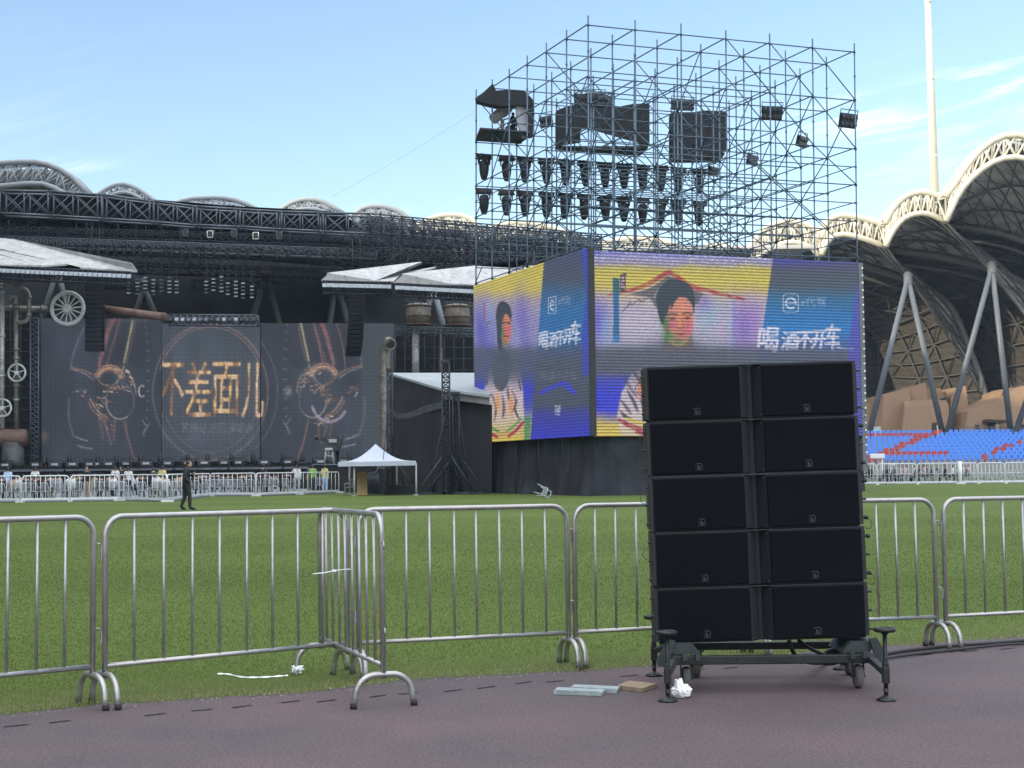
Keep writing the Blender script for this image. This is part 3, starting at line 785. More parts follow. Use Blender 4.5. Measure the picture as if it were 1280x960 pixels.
for i, starts in ((0, [(0,1),(2,1),(4,1),(1,3)]), (1, [(1,1),(3,2)]), (3, [(1,0),(3,0),(0,1)]), (5, [(0,1),(2,1)]), (6, [(0,1),(2,0),(4,0)])):
    for (j0, l0) in starts:
        j, k = j0, l0
        while j < 6 and k < 5:
            brace(T(i, j, lv[k]) + nw_*.06, T(i, j+1, lv[k+1]) + nw_*.06); j += 1; k += 1
for z in zl_low:
    for (i, j, i2, j2) in ((0,0,6,0),(0,0,0,6),(6,0,6,6),(0,6,6,6)):
        m = MB(); m.bar(T(i, j, z), T(i2, j2, z), .034, 6); m.build('ledger', M_scaf, sca)

# points on the two LED walls
RO = A0 + nu_*.55; LO = A0 + nw_*.55
def onR(px, py, off=0.0): return hit(px, py, RO + nu_*off, nu_)
def onL(px, py, off=0.0): return hit(px, py, LO + nw_*off, nw_)
zt_s, zb_s = P(737, 313.5, YA - .4).z, P(737, 545.5, YA - .4).z
def zy(py): return P(738, py, YA - .4).z     # height of picture row at the tower corner
M_black = mat('black_casing', (.016, .017, .019), .6, var=.2)
def screen_box(root, px0, px1, at, nrm, name='cabinet'):
    a = at(px0, 430); c = at(px1, 430)
    q = [V((p.x, p.y, z)) for p, z in ((a, zb_s), (c, zb_s), (c, zt_s), (a, zt_s))]
    m = MB(); m.prism([p - nrm*.02 for p in q], -nrm*.35); m.build(name, M_black, root)
    return q
def st(*a): return [(zy(y), c) for y, c in sorted(a, key=lambda t: -t[0])]
def poly(root, name, at, pts, m, lay, sm=0):
    if sm: pts = [(p.x, p.y) for p in spline([V((x, y, 0)) for x, y in pts], sm, closed=True)]
    return MB().face([at(x, y, .012*lay) for x, y in pts]).build(name, m, root)
def strokes(root, name, at, lines, wdt, m, lay):
    """ribbons wdt picture rows wide drawn along pixel polylines on the screen"""
    b = MB()
    for ln in lines:
        ps = [V((x, y, 0)) for x, y in ln]
        ps = spline(ps, 4) if len(ps) > 2 else ps
        L, Rr = [], []
        for i, p in enumerate(ps):
            d = (ps[min(i+1, len(ps)-1)] - ps[max(i-1, 0)]); d = d.normalized() if d.length > 0 else V((1,0,0)); nn = V((-d.y, d.x, 0))*wdt/2
            L.append(p + nn); Rr.append(p - nn)
        b.add([at(p.x, p.y, .012*lay) for p in L + Rr], [(k, k+1, len(L)+k+1, len(L)+k) for k in range(len(L)-1)])
    return b.build(name, m, root)

# --- right screen
scrR = thing('led_screen', 'large LED screen facing the camera, showing a dark haired man, half behind the speakers', 'screen', GF(905, 79))
q = screen_box(scrR, 739, 1075, onR, nu_)
zq = lambda q: (q[0], q[1])
pc = Pic(cells(q[0], q[1], zb_s, zt_s, 400, 300), 3)
pc.vgrad([(313,(96,100,178)),(321,(140,138,186)),(329,(142,136,160)),(336,(178,166,88)),(350,(192,178,84)),(361,(186,170,96)),(371,(176,162,150)),(385,(166,158,178)),(405,(172,166,186)),(425,(156,152,176)),(440,(92,96,114)),(456,(80,86,100)),(466,(84,88,116)),(474,(66,72,170)),(495,(52,62,196)),(512,(58,64,198)),(522,(134,124,150)),(530,(190,168,96)),(545,(200,178,86))], 5)
for a in (((748,402),(13,26),(92,84,190),.8), ((757,412),(7,22),(120,170,200),.5), ((800,405),(20,22),(182,174,192),.6), ((888,396),(14,22),(130,170,196),.6), ((880,378),(10,12),(110,96,180),.5), ((903,412),(12,14),(182,160,184),.6), ((930,408),(16,30),(118,92,182),.75), ((944,398),(8,24),(150,110,186),.5), ((912,400),(3,34),(150,178,206),.6), ((918,400),(2,34),(110,110,190),.5)):
    pc.blob(*a[0], *a[1], a[2], a[3])
pc.poly([(739,366),(739,432),(743,432),(744,366)], (70,80,170), 3, .5)
# lavender rows with stray white cells along the top
sp_m = ((pc.rg.random(pc.sh) < .06) & (pc.Y < 336 + 6*pc.vnoise(20, 4))).astype(float)*(1 - sstep(pc.Y, 326, 344)); pc.over((208,206,216), blur(sp_m, 1)*1.6)
# red ridge, its shade and the white edging
pc.poly([(784,367),(806,362),(824,352),(836,343),(846,350),(868,362),(880,366),(872,380),(820,384),(812,372)], (84,84,98), 3, .85)
pc.stroke([(760,369),(785,363.5),(805,357.5),(822,348),(836,340.5),(846,346.5),(867,359),(887,364),(912,370),(930,374)], 5.6, (158,64,72), 1.2, .95, .55, .5)
pc.stroke([(780,368),(806,361.5),(825,352),(836,344),(847,352),(868,363),(890,367)], 1.0, (206,190,190), .6, .8, 0, .8)
pc.stroke([(818,372),(821,364),(827,357),(834,351)], .9, (200,200,206), .5, .8, 0, .7)
# head of a dark haired man
pc.blob(846, 436, 26, 14, (84,86,98), .9)
pc.poly([(832,418),(864,416),(868,438),(828,440)], (104,86,92), 3, .8)
pc.poly([(828,392),(832,378),(846,371),(860,374),(866,388),(866.5,402),(864.5,416),(859,427),(850,433),(841,431),(833,422),(829,408)], (192,124,108), 2, 1, 3)
pc.blob(853, 384, 9, 8, (206,138,112), .85); pc.blob(857, 396, 6, 5, (216,120,88), .7)
pc.blob(831, 402, 4.5, 9, (62,126,74), .95); pc.blob(836, 420, 7, 7, (66,132,76), .9); pc.blob(848, 428, 10, 5, (80,122,80), .75); pc.blob(862, 424, 4, 5, (120,110,96), .7)
pc.blob(841, 407, 5, 3.6, (178,78,122), .8); pc.blob(860.5, 407, 5, 4, (196,90,120), .8); pc.blob(851, 404, 3, 7, (214,140,106), .9); pc.blob(858, 415, 6, 3.5, (184,84,124), .6)
pc.blob(840.5, 398.4, 3.8, 1.7, (58,48,54), .85); pc.blob(859, 397.6, 3.6, 1.7, (58,48,54), .85); pc.stroke([(852,399),(853.5,405),(855,409)], 2.0, (150,88,74), 1.4, .5); pc.blob(851, 410.4, 3.4, 1.3, (110,64,66), .7); pc.blob(834, 412, 3, 12, (66,80,66), .45); pc.blob(848, 424.5, 6, 1.6, (92,74,76), .5)
pc.stroke([(834.5,393.6),(840,392.2),(846,393.2)], 1.7, (66,56,60), 1.1, .75); pc.stroke([(853.5,392.2),(859,391.0),(864.5,392.6)], 1.6, (66,56,60), 1.1, .75)
pc.blob(850.8, 417.6, 6, 1.7, (104,58,64), .85)
pc.poly([(829,405),(825.5,402),(822,388),(820.5,372),(824,360),(832,352),(839,348.5),(848,349.5),(858,353),(865.5,361),(868.5,374),(868,388),(867,393),(865,381),(858,372),(851,371),(846,374),(841,381),(837,382),(834,390),(831,397)], (54,64,73), 1, 1, 3)
for x0, x1, y1 in ((837,833,394),(842,838,386)): pc.stroke([(x0,370),((x0+x1)/2+1,380),(x1,y1)], 2.2, (54,62,71), .8, .9, .5)
for k in range(26):
    a = pc.rg.random()*2*math.pi; pc.stroke([(844+18*math.cos(a), 366+14*math.sin(a)*.8), (844+21*math.cos(a+.2), 368+17*math.sin(a+.2)*.8)], .8, (66,74,84), .6, .25)
# pale jacket with dark brush strokes
sm_ = pc.inside([(776,545),(771,520),(777,490),(790,466),(812,452),(880,452),(906,466),(920,490),(927,520),(924,545)])
pc.vgrad([(436,(88,92,104)),(458,(88,90,104)),(468,(130,124,140)),(490,(186,174,186)),(520,(196,184,180)),(545,(192,178,150))], 4, blur(sm_, 2), .95)
for l in ([(780,470),(786,482),(796,496)],[(776,500),(783,509),(789,518)],[(791,464),(800,476),(807,494)],[(774,512),(781,520),(790,524)],[(800,498),(806,511),(808,522)],[(812,462),(820,482),(826,505)],[(784,488),(793,504),(798,516)],[(880,462),(872,486),(868,510)],[(898,470),(904,490),(900,512)],[(846,470),(842,496),(848,520)]):
    pc.stroke(l, 3.8, (66,64,72), 1.2, .9, .8, .5)
pc.blob(801, 488, 4, 9, (214,104,60), .8); pc.blob(806, 478, 3, 6, (220,160,80), .6)
pc.stroke([(774,525),(790,533),(808,539),(830,541)], 6, (150,56,66), 1.4, .95, .4, .3); pc.stroke([(783,523),(800,529),(822,534)], 4, (196,172,88), 1.2, .95, .4); pc.stroke([(796,540),(808,543)], 4, (150,60,70), 1, .9); pc.stroke([(925,524),(908,534),(884,540)], 6, (150,56,66), 1.4, .9, .4)
# banner strip, plaque and signature
pc.poly([(766.5,347),(774,348.5),(774,428),(766.5,428)], (40,96,150), 1, .95); pc.poly([(766.5,347),(774,348.5),(774,366),(766.5,366)], (48,98,108), 1, .9); pc.blob(770, 425, 5, 6, (90,150,200), .5)
pc.poly([(774.8,344),(782.5,341),(782.5,364.5),(774.8,365)], (74,56,74), 1, .95)
for l in ([(776.5,347.5),(780.8,346.3)],[(778.6,346),(778.6,351)],[(776.5,352),(780.8,351.3)],[(777,354),(777,359.5),(780.8,358.5)],[(779,355),(780.8,362)]): pc.stroke(l, .9, (196,176,186), .5, .8, sm=0)
for l in ([(777,391),(782,385),(788,380)],[(784,384),(787,377),(790,382),(793,378)],[(793,379),(798,375),(802,377.5),(806,373)],[(797,373),(803,376),(811,372)]): pc.stroke(l, .9, (92,86,98), .6, .85)
# dark band where the rows are off
bnd = sstep(pc.Y, 430, 441)*(1 - sstep(pc.Y, 459, 470)); pc.over((82,87,101), bnd*.62*(.8 + .4*pc.vnoise(90, 60)))
# information panel on the right
pm = blur(pc.inside([(969.5,300),(1090,300),(1090,600),(934,600),(946,452),(953.7,409)]), 1)
pc.vgrad([(313,(66,68,164)),(324,(68,70,150)),(334,(76,79,108)),(345,(74,82,96)),(357,(72,86,100)),(372,(54,104,146)),(392,(46,112,172)),(412,(46,118,184)),(428,(66,100,156)),(438,(80,90,114)),(452,(78,84,104)),(480,(74,82,98)),(500,(72,80,96)),(525,(60,64,165)),(545,(54,58,182))], 5, pm)
pc.poly([(1074.6,342),(1080,342),(1080,545),(1056,545),(1061,430),(1068,380)], (80,78,172), 1, .85)
lw = (206,204,220)
rs = []
for cx_, cy2, a0 in ((994,386.5,0),(983,386.5,1),(983,371.5,2),(994,371.5,3)):
    for k in range(5):
        a = math.pi/2*(a0 + k/4); rs.append((cx_ + 4*math.cos(a), cy2 + 4*math.sin(a)))
pc.stroke(rs + [rs[0]], .9, lw, .6, .75, sm=0)
pc.stroke([(988.5+6.4*math.cos(a), 379+6.4*math.sin(a)) for a in [math.radians(x) for x in range(50, 375, 20)]], 1.9, lw, .6, .85, sm=0); pc.stroke([(984.5,379),(994.5,379)], 1.7, lw, .6, .85, sm=0)
pc.over(lw, pc.text('e代驾', 1001, 371.5, 1032, 383)*.72*(.5 + .6*pc.vnoise(120, 70)))
tm = np.zeros(pc.sh)
for chx, (x0, y0, x1, y1) in zip('喝酒不开车', [(946,409,971,440),(975,414,997,437),(995,414,1014,436),(1013,413,1030,436),(1030,405,1048,437)]):
    tm = np.maximum(tm, np.maximum(pc.text(chx, x0, y0, x1, y1, 3), pc.text(chx, x0+.9, y0+.4, x1+.9, y1+.4, 3)))
tm = np.maximum(tm, pc.stroke([(1046,434),(1056,436),(1066,436)], 1.6, lw, .6, .5, 0, .6)*.6)
tm = np.clip(blur(tm, 1)*1.9, 0, 1); pc.over((212,206,222), tm*(1 - .55*sstep(pc.Y, 430, 440))*(.6 + .45*pc.vnoise(140, 90)))
pc.grain(.13)
pc.build('picture', scrR, .92, .50)
# edge of the cabinet with its row of small lights
b = MB(); e0 = onR(1075.5, 430)
b.prism([V((e0.x, e0.y, zb_s-1.9)), V((e0.x, e0.y, zt_s)), V((e0.x, e0.y, zt_s)) + eu.normalized()*.28, V((e0.x, e0.y, zb_s-1.9)) + eu.normalized()*.28], -nu_*.3)
b.build('side_frame', mat('frame_grey', (.12, .13, .145), .6, var=.2), scrR)
b = MB()
for k in range(26):
    z = zt_s - .3 - k*.40
    b.cbox(V((e0.x, e0.y, z)) + eu.normalized()*.22 + nu_*.012, .09, .05, .09)
b.build('edge_marker', mat('marker_white', (.7, .7, .7), .5), scrR)

# --- left screen
scrL = thing('led_screen', 'LED screen on the left face of the scaffold, its picture squeezed by the slant', 'screen', GF(665, 84))
q = screen_box(scrL, 592.5, 736, onL, nw_)
pl = Pic(cells(q[0], q[1], zb_s, zt_s, 200, 300), 5)
pl.vgrad([(313,(180,166,86)),(345,(192,178,86)),(362,(190,174,94)),(376,(158,146,160)),(400,(140,136,178)),(425,(136,134,174)),(440,(92,96,118)),(458,(84,90,112)),(470,(74,80,144)),(490,(58,64,172)),(508,(86,92,150)),(524,(164,156,150)),(534,(192,172,94)),(545,(200,178,86))], 6)
for a in (((602,410),(8,30),(70,72,170),.7), ((610,392),(8,20),(150,170,200),.5), ((612,470),(8,60),(60,70,190),.5), ((652,400),(9,34),(104,96,182),.7), ((645,420),(6,24),(150,150,186),.5), ((658,480),(8,40),(56,66,190),.7), ((601,500),(7,30),(50,64,200),.7)):
    pl.blob(*a[0], *a[1], a[2], a[3])
pl.stroke([(605.5,378),(605.5,402)], 1.4, (150,70,84), .7, .8, sm=0); pl.stroke([(606,411),(609,405),(613,402)], .9, (84,80,96), .6, .8)
# figure in a patterned robe
rm = blur(pl.inside([(603,545),(602,520),(605,488),(611,462),(621,446),(641,446),(650,462),(654,490),(655,520),(652,545)]), 2)
pl.vgrad([(436,(84,86,100)),(458,(84,86,100)),(470,(140,134,150)),(492,(190,178,186)),(520,(196,182,172)),(545,(184,168,110))], 4, rm, .95)
pl.poly([(616,448),(626,444),(638,447),(637,470),(631,486),(624,489),(617,478)], (66,74,86), 2, .95, 3)
for l in ([(612,490),(610,506),(614,518)],[(616,495),(620,510),(618,526)],[(628,494),(630,510),(628,522)],[(640,488),(645,502),(640,516)],[(646,500),(644,512),(649,524)],[(610,468),(608,482)],[(648,472),(651,488)],[(634,482),(636,500)]): pl.stroke(l, 2.6, (70,66,76), 1, .9, .7, .5)
pl.blob(622, 502, 3.5, 14, (212,150,84), .8); pl.blob(639, 506, 3.5, 14, (212,134,74), .8); pl.blob(630, 512, 2, 10, (150,90,70), .6)
pl.stroke([(603,530),(611,540),(621,546)], 3.4, (160,58,66), 1, .95); pl.stroke([(654,528),(645,538),(636,545)], 3.4, (160,58,66), 1, .95); pl.stroke([(606,526),(613,534),(623,539)], 2.8, (96,140,84), 1, .95); pl.stroke([(651,524),(643,532),(634,539)], 2.8, (110,146,84), 1, .95); pl.blob(629, 543, 6, 4, (190,150,90), .8)
pl.poly([(626,400),(629,391),(635,392),(638.4,400),(638.6,416),(636,428),(631,433),(627,424)], (192,118,102), 1, 1, 3); pl.blob(634.5, 398, 3, 7, (206,124,96), .8); pl.blob(634, 414, 3.5, 6, (200,92,108), .8); pl.blob(628.5, 416, 2, 9, (66,124,76), .9); pl.blob(631, 429, 3, 4, (84,110,78), .8)
pl.stroke([(628.5,404),(631,403)], 1.8, (64,56,64), .8, .9, sm=0); pl.stroke([(634,403.4),(637.4,404)], 1.8, (64,56,64), .8, .9, sm=0); pl.stroke([(630.5,420),(635.5,420.5)], 1.6, (90,56,64), .8, .9, sm=0)
pl.poly([(625,450),(622,430),(621,410),(620,392),(623,380),(629,376.5),(636,381),(639.4,390),(639,402),(636.5,396),(632,392),(629,398),(627,412),(628,434),(634,440),(636,450)], (56,66,76), 1, 1, 3)
bnd = sstep(pl.Y, 430, 441)*(1 - sstep(pl.Y, 466, 486)); pl.over((78,86,102), bnd*.7*(.8 + .4*pl.vnoise(50, 60)))
# information panel
pm = blur(pl.inside([(682,300),(745,300),(745,560),(662,560)]), 1)
pl.vgrad([(313,(68,76,104)),(350,(72,82,100)),(364,(60,96,132)),(390,(48,106,160)),(422,(48,104,162)),(436,(72,88,118)),(450,(76,84,102)),(505,(72,80,98)),(518,(62,68,146)),(545,(56,60,180))], 6, pm)
pl.poly([(724,300),(745,300),(745,470),(728,470),(727,420),(733,370)], (62,72,176), 2, .8)
pl.poly([(672,490),(690,481),(706,476),(716,484),(722,494),(714,492),(702,482),(688,488),(676,494)], (60,68,186), 1, .9); pl.poly([(656,521),(664,521),(662,550),(655,550)], (64,128,84), 1, .8)
pl.stroke([(685.5,372.5),(695,370.5),(695,391),(685.5,392.5),(685.5,372.5)], .8, lw, .6, .7, sm=0); pl.over(lw, pl.text('e', 687.3, 374.5, 693, 389)*.85)
pl.over(lw, pl.text('e代驾', 698, 369.5, 713, 381)*.65*(.5 + .6*pl.vnoise(60, 80)))
tm = np.zeros(pl.sh)
for chx, (x0, y0, x1, y1) in zip('喝酒不开车', [(673,414,684,437),(685,415,696,434),(695,414,705,432),(704,411,714,430),(713,401,725,431)]):
    tm = np.maximum(tm, np.maximum(pl.text(chx, x0, y0, x1, y1, 1), pl.text(chx, x0+.5, y0, x1+.5, y1, 1)))
tm = np.clip(blur(tm, 1)*1.8, 0, 1); pl.over((208,206,220), tm*(1 - .5*sstep(pl.Y, 428, 438))*(.6 + .45*pl.vnoise(70, 90)))
pl.over((126,132,152), pl.text('喝酒不开车', 674, 464, 722, 476)*.6*(.3 + .9*pl.vnoise(60, 60))); pl.over((196,200,212), pl.text('硬', 693.5, 507, 701, 520)*.9)
pl.grain(.13)
pl.build('picture', scrL, .92, .34)
# black post covering the corner between the screens
b = MB(); cpt = A0 + (nu_ + nw_).normalized()*.62
b.bar(V((cpt.x, cpt.y, zb_s - .3)), V((cpt.x, cpt.y, zt_s)), .09, 8); b.build('corner_post', M_black, sca)

# --- black cloth round the foot of the tower
M_cloth = mat('black_cloth', (.026, .029, .036), .85, var=.45, scale=.7, spec=.2)
cur = thing('black_curtain', 'black cloth hung below the two LED screens down to the grass', 'curtain', A0 + V((0, 4, 0)))
def curtain(a, c, nrm, name):
    a, c = V(a), V(c); d = c - a; L = d.length; m = MB(); zg = gz(YA)
    ph = [rnd(0, 6) for _ in range(6)]
    def fn(u, v):
        x = u*L; w = .15*math.sin(x*2.3 + ph[0] + .5*math.sin(x*.7)) + .09*math.sin(x*5.1 + ph[1] + v*1.2) + .03*math.sin(x*11 + ph[2])
        w += .10*math.sin(x*.9 + v*2.4 + ph[3])*(1-v)
        z = zb_s + .35 - (zb_s + .35 - zg - .0)*(1-v)
        return a + d*u + nrm*(.18 + w*(.35 + .65*(1-v)) + .25*(1-v)**3) + V((0, 0, z - a.z))
    m.grid(fn, 220, 12); m.build(name, M_cloth, cur)
curtain(A0 - eu.normalized()*.35, A0 + eu, nu_, 'cloth'); curtain(A0 + ew, A0 - ew.normalized()*1.1, nw_, 'cloth')
b = MB()
for k in range(5):
    u = .14 + .2*k; p = A0 + ew*u + nw_*.42
    b.bar(V((p.x, p.y, gz(YA))), V((p.x, p.y, zb_s)), .03, 6)
b.build('seam_pole', M_black, cur)

# ------------------------------------------------------------------ things in the scaffold
def onB(px, py, j=6): return hit(px, py, A0 + ew*(j/6), nu_)
zf = zl[1]
M_tarp = mat('dark_tarp', (.011, .013, .018), .85, var=.35, scale=1.1, bump=.02, bscale=6)
M_deck = mat('scaffold_deck', (.045, .046, .048), .8, var=.3, scale=2)
def iof(px, j, z):
    lo, hi = -1.0, 7.0
    for _ in range(40):
        mid = (lo + hi)/2; p = T(mid, j, z) - CAM
        x = CX + FPX*p.dot(RT)/p.dot(FW)
        if x < px: lo = mid
        else: hi = mid
    return lo
def floor_part(root, px0, px1, j0, j1, z):
    m = MB(); a, c2, e, f = T(iof(px0+6, j0, z), j0, z), T(iof(px1, j0, z), j0, z), T(iof(px1-12, j1, z), j1, z), T(iof(px0, j1, z), j1, z)
    m.prism([p + V((0,0,.08)) for p in (a, c2, e, f)], (0,0,.10)); m.build('deck', M_deck, root)
# follow spot stand at the left
bo = thing('followspot_booth', 'open follow spot platform under a sagging dark tarp at the left corner of the scaffold', 'platform', T(.8, 5.4, zf))
floor_part(bo, 594, 663, 4.85, 6, zf)
m = MB()
tp = [(594,125),(612,108),(616,104),(620,113),(640,112),(655,113),(666,124),(667,133),(650,131),(641,131.5),(628,133),(612,130)]
c3 = onB(632, 122, 5.4)
fr_ = [onB(x, y, 4.9) for x, y in tp]; bk = [onB(x + 1, y + 5, 6.0) for x, y in tp]; nn = len(tp)
m.add(fr_ + bk, [tuple(range(nn)), tuple(reversed(range(nn, 2*nn)))] + [(k, nn+k, nn+(k+1) % nn, (k+1) % nn) for k in range(nn)]); m.build('tarp', M_tarp, bo)
m = MB(); hp = [(645,131),(665,132),(664,172),(653,173),(649,160),(646,150)]
m.prism([onB(x, y, 5.0) for x, y in hp], nu_*-.12); m.build('side_sheet', mat('grey_sheet', (.30, .31, .35), .8, var=.25, scale=2), bo)
m = MB(); hp = [(659,132),(667,131),(666,172),(661,173)]; m.prism([onB(x, y, 4.92) for x, y in hp], nu_*-.10); m.build('side_sheet', M_tarp, bo)
fs = thing('followspot', 'pale grey follow spot lamp on a post, tilted down under the tarp', 'spotlight', onB(627, 170, 5.4))
a, c2 = onB(616.5, 149, 5.4), onB(638, 131, 5.5); d = (c2 - a)
m = MB(); m.X = Matrix.Translation(a) @ frame(d).to_4x4(); L = d.length
m.lathe([(.30,-.02),(.33,0),(.33,L*.45),(.38,L*.47),(.38,L*.8),(.30,L*.98),(.2,L)], (0,0,0), 14); m.build('lamp_barrel', mat('lamp_grey', (.36, .37, .39), .5, var=.2), fs)
m = MB(); bp = onB(628, 150, 5.4); m.bar(V((bp.x, bp.y, zf+.18)), bp, .13, 8); m.tube([bp + V((-.45,0,.5)), bp + V((-.4,0,.1)), bp, bp + V((.4,0,.1)), bp + V((.45,0,.5))], .05, 6); m.build('stand', mat('stand_grey', (.22, .22, .2), .6), fs)
def booth(name, label, outline, j, depth_j, floor_, jf):
    root = thing(name, label, 'booth', onB((outline[0][0]+outline[2][0])/2, 190, j))
    m = MB(); m.prism([onB(x, y, j) for x, y in outline], -nu_*.10); m.build('front_cloth', M_tarp, root)
    m = MB(); m.prism([onB(x, y, j) - nu_*.2 for x, y in floor_[:2]] + [onB(x, y, j+depth_j) for x, y in floor_[2:]], (0,0,.12)); m.build('deck', M_deck, root)
    x1 = max(x for x, y in outline); ys_ = [y for x, y in outline if x > x1 - 3]
    m = MB(); m.prism([onB(x1, min(ys_), j) - nu_*.12, onB(x1, max(ys_), j) - nu_*.12, onB(x1-12, max(ys_)+6, j+depth_j), onB(x1-12, min(ys_)+4, j+depth_j)], eu.normalized()*-.1); m.build('side_cloth', M_tarp, root)
    x0 = min(x for x, y in outline); ys0 = [y for x, y in outline if x < x0 + 3]
    m = MB(); m.prism([onB(x0, min(ys0), j) - nu_*.12, onB(x0, max(ys0), j) - nu_*.12, onB(x0-2, max(ys0)+6, j+depth_j), onB(x0-2, min(ys0)+4, j+depth_j)], eu.normalized()*.1); m.build('side_cloth', M_tarp, root)
    return root
booth('control_booth', 'wide black cloth covered booth with a ragged lower edge, middle of the scaffold', [(696,138),(708,133),(722,130),(738,133),(760,131),(775,133),(790,130),(812,129),(812,181),(798,178),(782,174),(765,169),(748,164),(738,160),(729,160),(725,165),(726,178),(714,180),(697,183)], 4.9, 1.0, [(698,184),(812,184),(800,195),(697,188)], 6)
booth('control_booth', 'square black cloth covered booth, the narrower one right of the wide booth', [(838,143),(850,140),(868,140),(880,138),(907,139),(909,170),(908,188),(896,193),(866,199),(840,200)], 4.9, 1.0, [(840,201),(908,192),(898,203),(842,204)], 6)
# beam lamps in two rows
M_lamp = mat('lamp_black', (.012, .013, .016), .5, var=.3, scale=4)
M_lens = mat('lamp_lens', (.05, .06, .08), .15, var=.2)
proto = None
def moving_head(scale, label, group, loc, rz=0, tilt=0):
    r = thing('moving_head_lamp', label, 'stage light', (0,0,0), group); s = scale
    m = MB(); m.rbox((0,0,-.13*s), .74*s, .5*s, .24*s, .04*s); m.prism([(-.44*s,-.2*s,-.23*s),(.44*s,-.2*s,-.23*s),(.30*s,-.2*s,-.08*s),(-.30*s,-.2*s,-.08*s)], (0,.4*s,0)); m.cbox((0,0,-.01*s), .9*s, .12*s, .05*s); m.build('base', M_lamp, r)
    for k in (-1, 1): m = MB(); m.prism([(k*.27*s, -.1*s, -.25*s), (k*.27*s, .1*s, -.25*s), (k*.27*s, .07*s, -.50*s), (k*.27*s, -.07*s, -.50*s)], (k*.05*s, 0, 0)); m.build('yoke_arm', M_lamp, r)
    m = MB(); m.X = Matrix.Translation((0,0,-.52*s)) @ Matrix.Rotation(tilt, 4, 'X')
    m.lathe([(.16*s,.20*s),(.22*s,.14*s),(.25*s,.0),(.245*s,-.25*s),(.205*s,-.5*s),(.15*s,-.70*s),(.12*s,-.76*s)], (0,0,0), 12)
    m.lathe([(.27*s,.03*s),(.27*s,-.05*s)], (0,0,0), 12)
    h = m.build('head', M_lamp, r)
    m = MB(); m.X = Matrix.Translation((0,0,-.52*s)) @ Matrix.Rotation(tilt, 4, 'X'); m.lathe([(.11*s,-.755*s),(.10*s,-.775*s)], (0,0,0), 12); m.build('lens', M_lens, h)
    r.location = V(loc); r.rotation_euler.z = rz; return r
xs_ = [605,633,656,683,707,731,756,780,803,826,848,874]
rows = [(193, 212, 'upper'), (236, 252, 'lower')]
heads = []
wing = lambda: random.random()
for ri, (y0, y1, nm) in enumerate(rows):
    for k, x in enumerate(xs_):
        y = y0 + (y1 - y0)*(x - 605)/270
        loc = onB(x, y, 5.9)
        side = 'left end' if k == 0 else 'right end' if k == 11 else ''
        lab = f'black beam lamp hanging in the {nm} row in the scaffold'
        if side: lab = f'black beam lamp at the {side} of the {nm} row in the scaffold'
        else: lab += ', away from both ends'
        tl = random.choice([0, .06, -.08, .12])
        if not heads: h = moving_head(1.22, lab, 'beam lamps in two rows in the scaffold', loc, rnd(-.6, .6), .03); heads.append(h)
        else: h = dup(heads[0], loc, rnd(-.9, .9), lab); h.rotation_euler.x = rnd(-.06, .06); heads.append(h)
        m = MB()
# carrying pipes of the two rows belong to the scaffold
for (y0, y1, nm) in rows:
    m = MB(); m.bar(onB(594, y0 - .8, 5.9), onB(884, y1 + .2, 5.9), .05, 6); m.build('ledger', M_scaf, sca)
# floodlight clusters
def flood(px, py, j_or_Y, rz, lab, w=1.15, h=.8, isY=True, tilt=.25):
    loc = P(px, py, j_or_Y); r = thing('flood_lamp', lab, 'stage light', loc, 'flood lamp panels in the scaffold')
    M = Matrix.Translation(loc) @ Matrix.Rotation(rz, 4, 'Z') @ Matrix.Rotation(tilt, 4, 'X')
    m = MB(); m.X = M; m.rbox((0,0,0), w, .22, h, .03)
    bd = m.build('housing', M_lamp, r)
    m = MB(); m.X = M
    for a in range(4):
        for c in range(2):
            m.lathe([(.11,.0),(.13,.05),(.10,.06)], ((a-1.5)*w/4, -.11, (c-.5)*h/2), 10, frame((0,-1,0)))
    m.build('lamp_cell', M_lens, bd)
    m = MB(); m.X = M; m.tube([(-w/2-.03,0,0),(-w/2-.03,0,h/2+.2),(w/2+.03,0,h/2+.2),(w/2+.03,0,0)], .03, 5); m.build('bracket', M_lamp, r)
flood(1060, 151, 83.0, .5, 'flood lamp panel on the right outer corner of the scaffold')
flood(965, 141.5, 84.5, .15, 'flood lamp panel hanging alone between the square booth and the corner lamp')
flood(1002, 177, 85.5, .9, 'flood lamp panel on the right face, between the corner lamp and the lower ones', .95, .62)
flood(940, 200, 88.0, .9, 'flood lamp panel on the right face, second from its lower end', .95, .6)
flood(891, 214, 91.0, .9, 'flood lamp panel nearest the row of beam lamps, just below the square booth', .9, .55)
flood(847, 131, 88.5, .2, 'flood lamp panel on top of the square booth, the left of two', .75, .6)
flood(859, 132, 88.6, .2, 'flood lamp panel on top of the square booth, the right of two', .75, .6)
flood(731, 126, 87.0, .2, 'flood lamp panel on top of the wide booth, left of three'); flood(744, 125, 87.1, .2, 'flood lamp panel on top of the wide booth, middle of three'); flood(756, 127, 87.2, .2, 'flood lamp panel on top of the wide booth, right of three', .9, .7)
flood(683, 152, 88.5, -.7, 'tilted flood lamp between the follow spot platform and the wide booth', .85, .65)
# long cable from the scaffold to the stage roof
b = MB(); p0, p1 = onB(593, 140, 6), P(414, 246, 128)
b.tube([p0.lerp(p1, k/16) - V((0,0,.15*math.sin(math.pi*k/16))) for k in range(17)], .008, 4)
b.build('guy_wire', mat('wire_grey', (.5, .52, .54), .6), label='long thin wire crossing the sky from the scaffold to the stage roof', cat='wire')
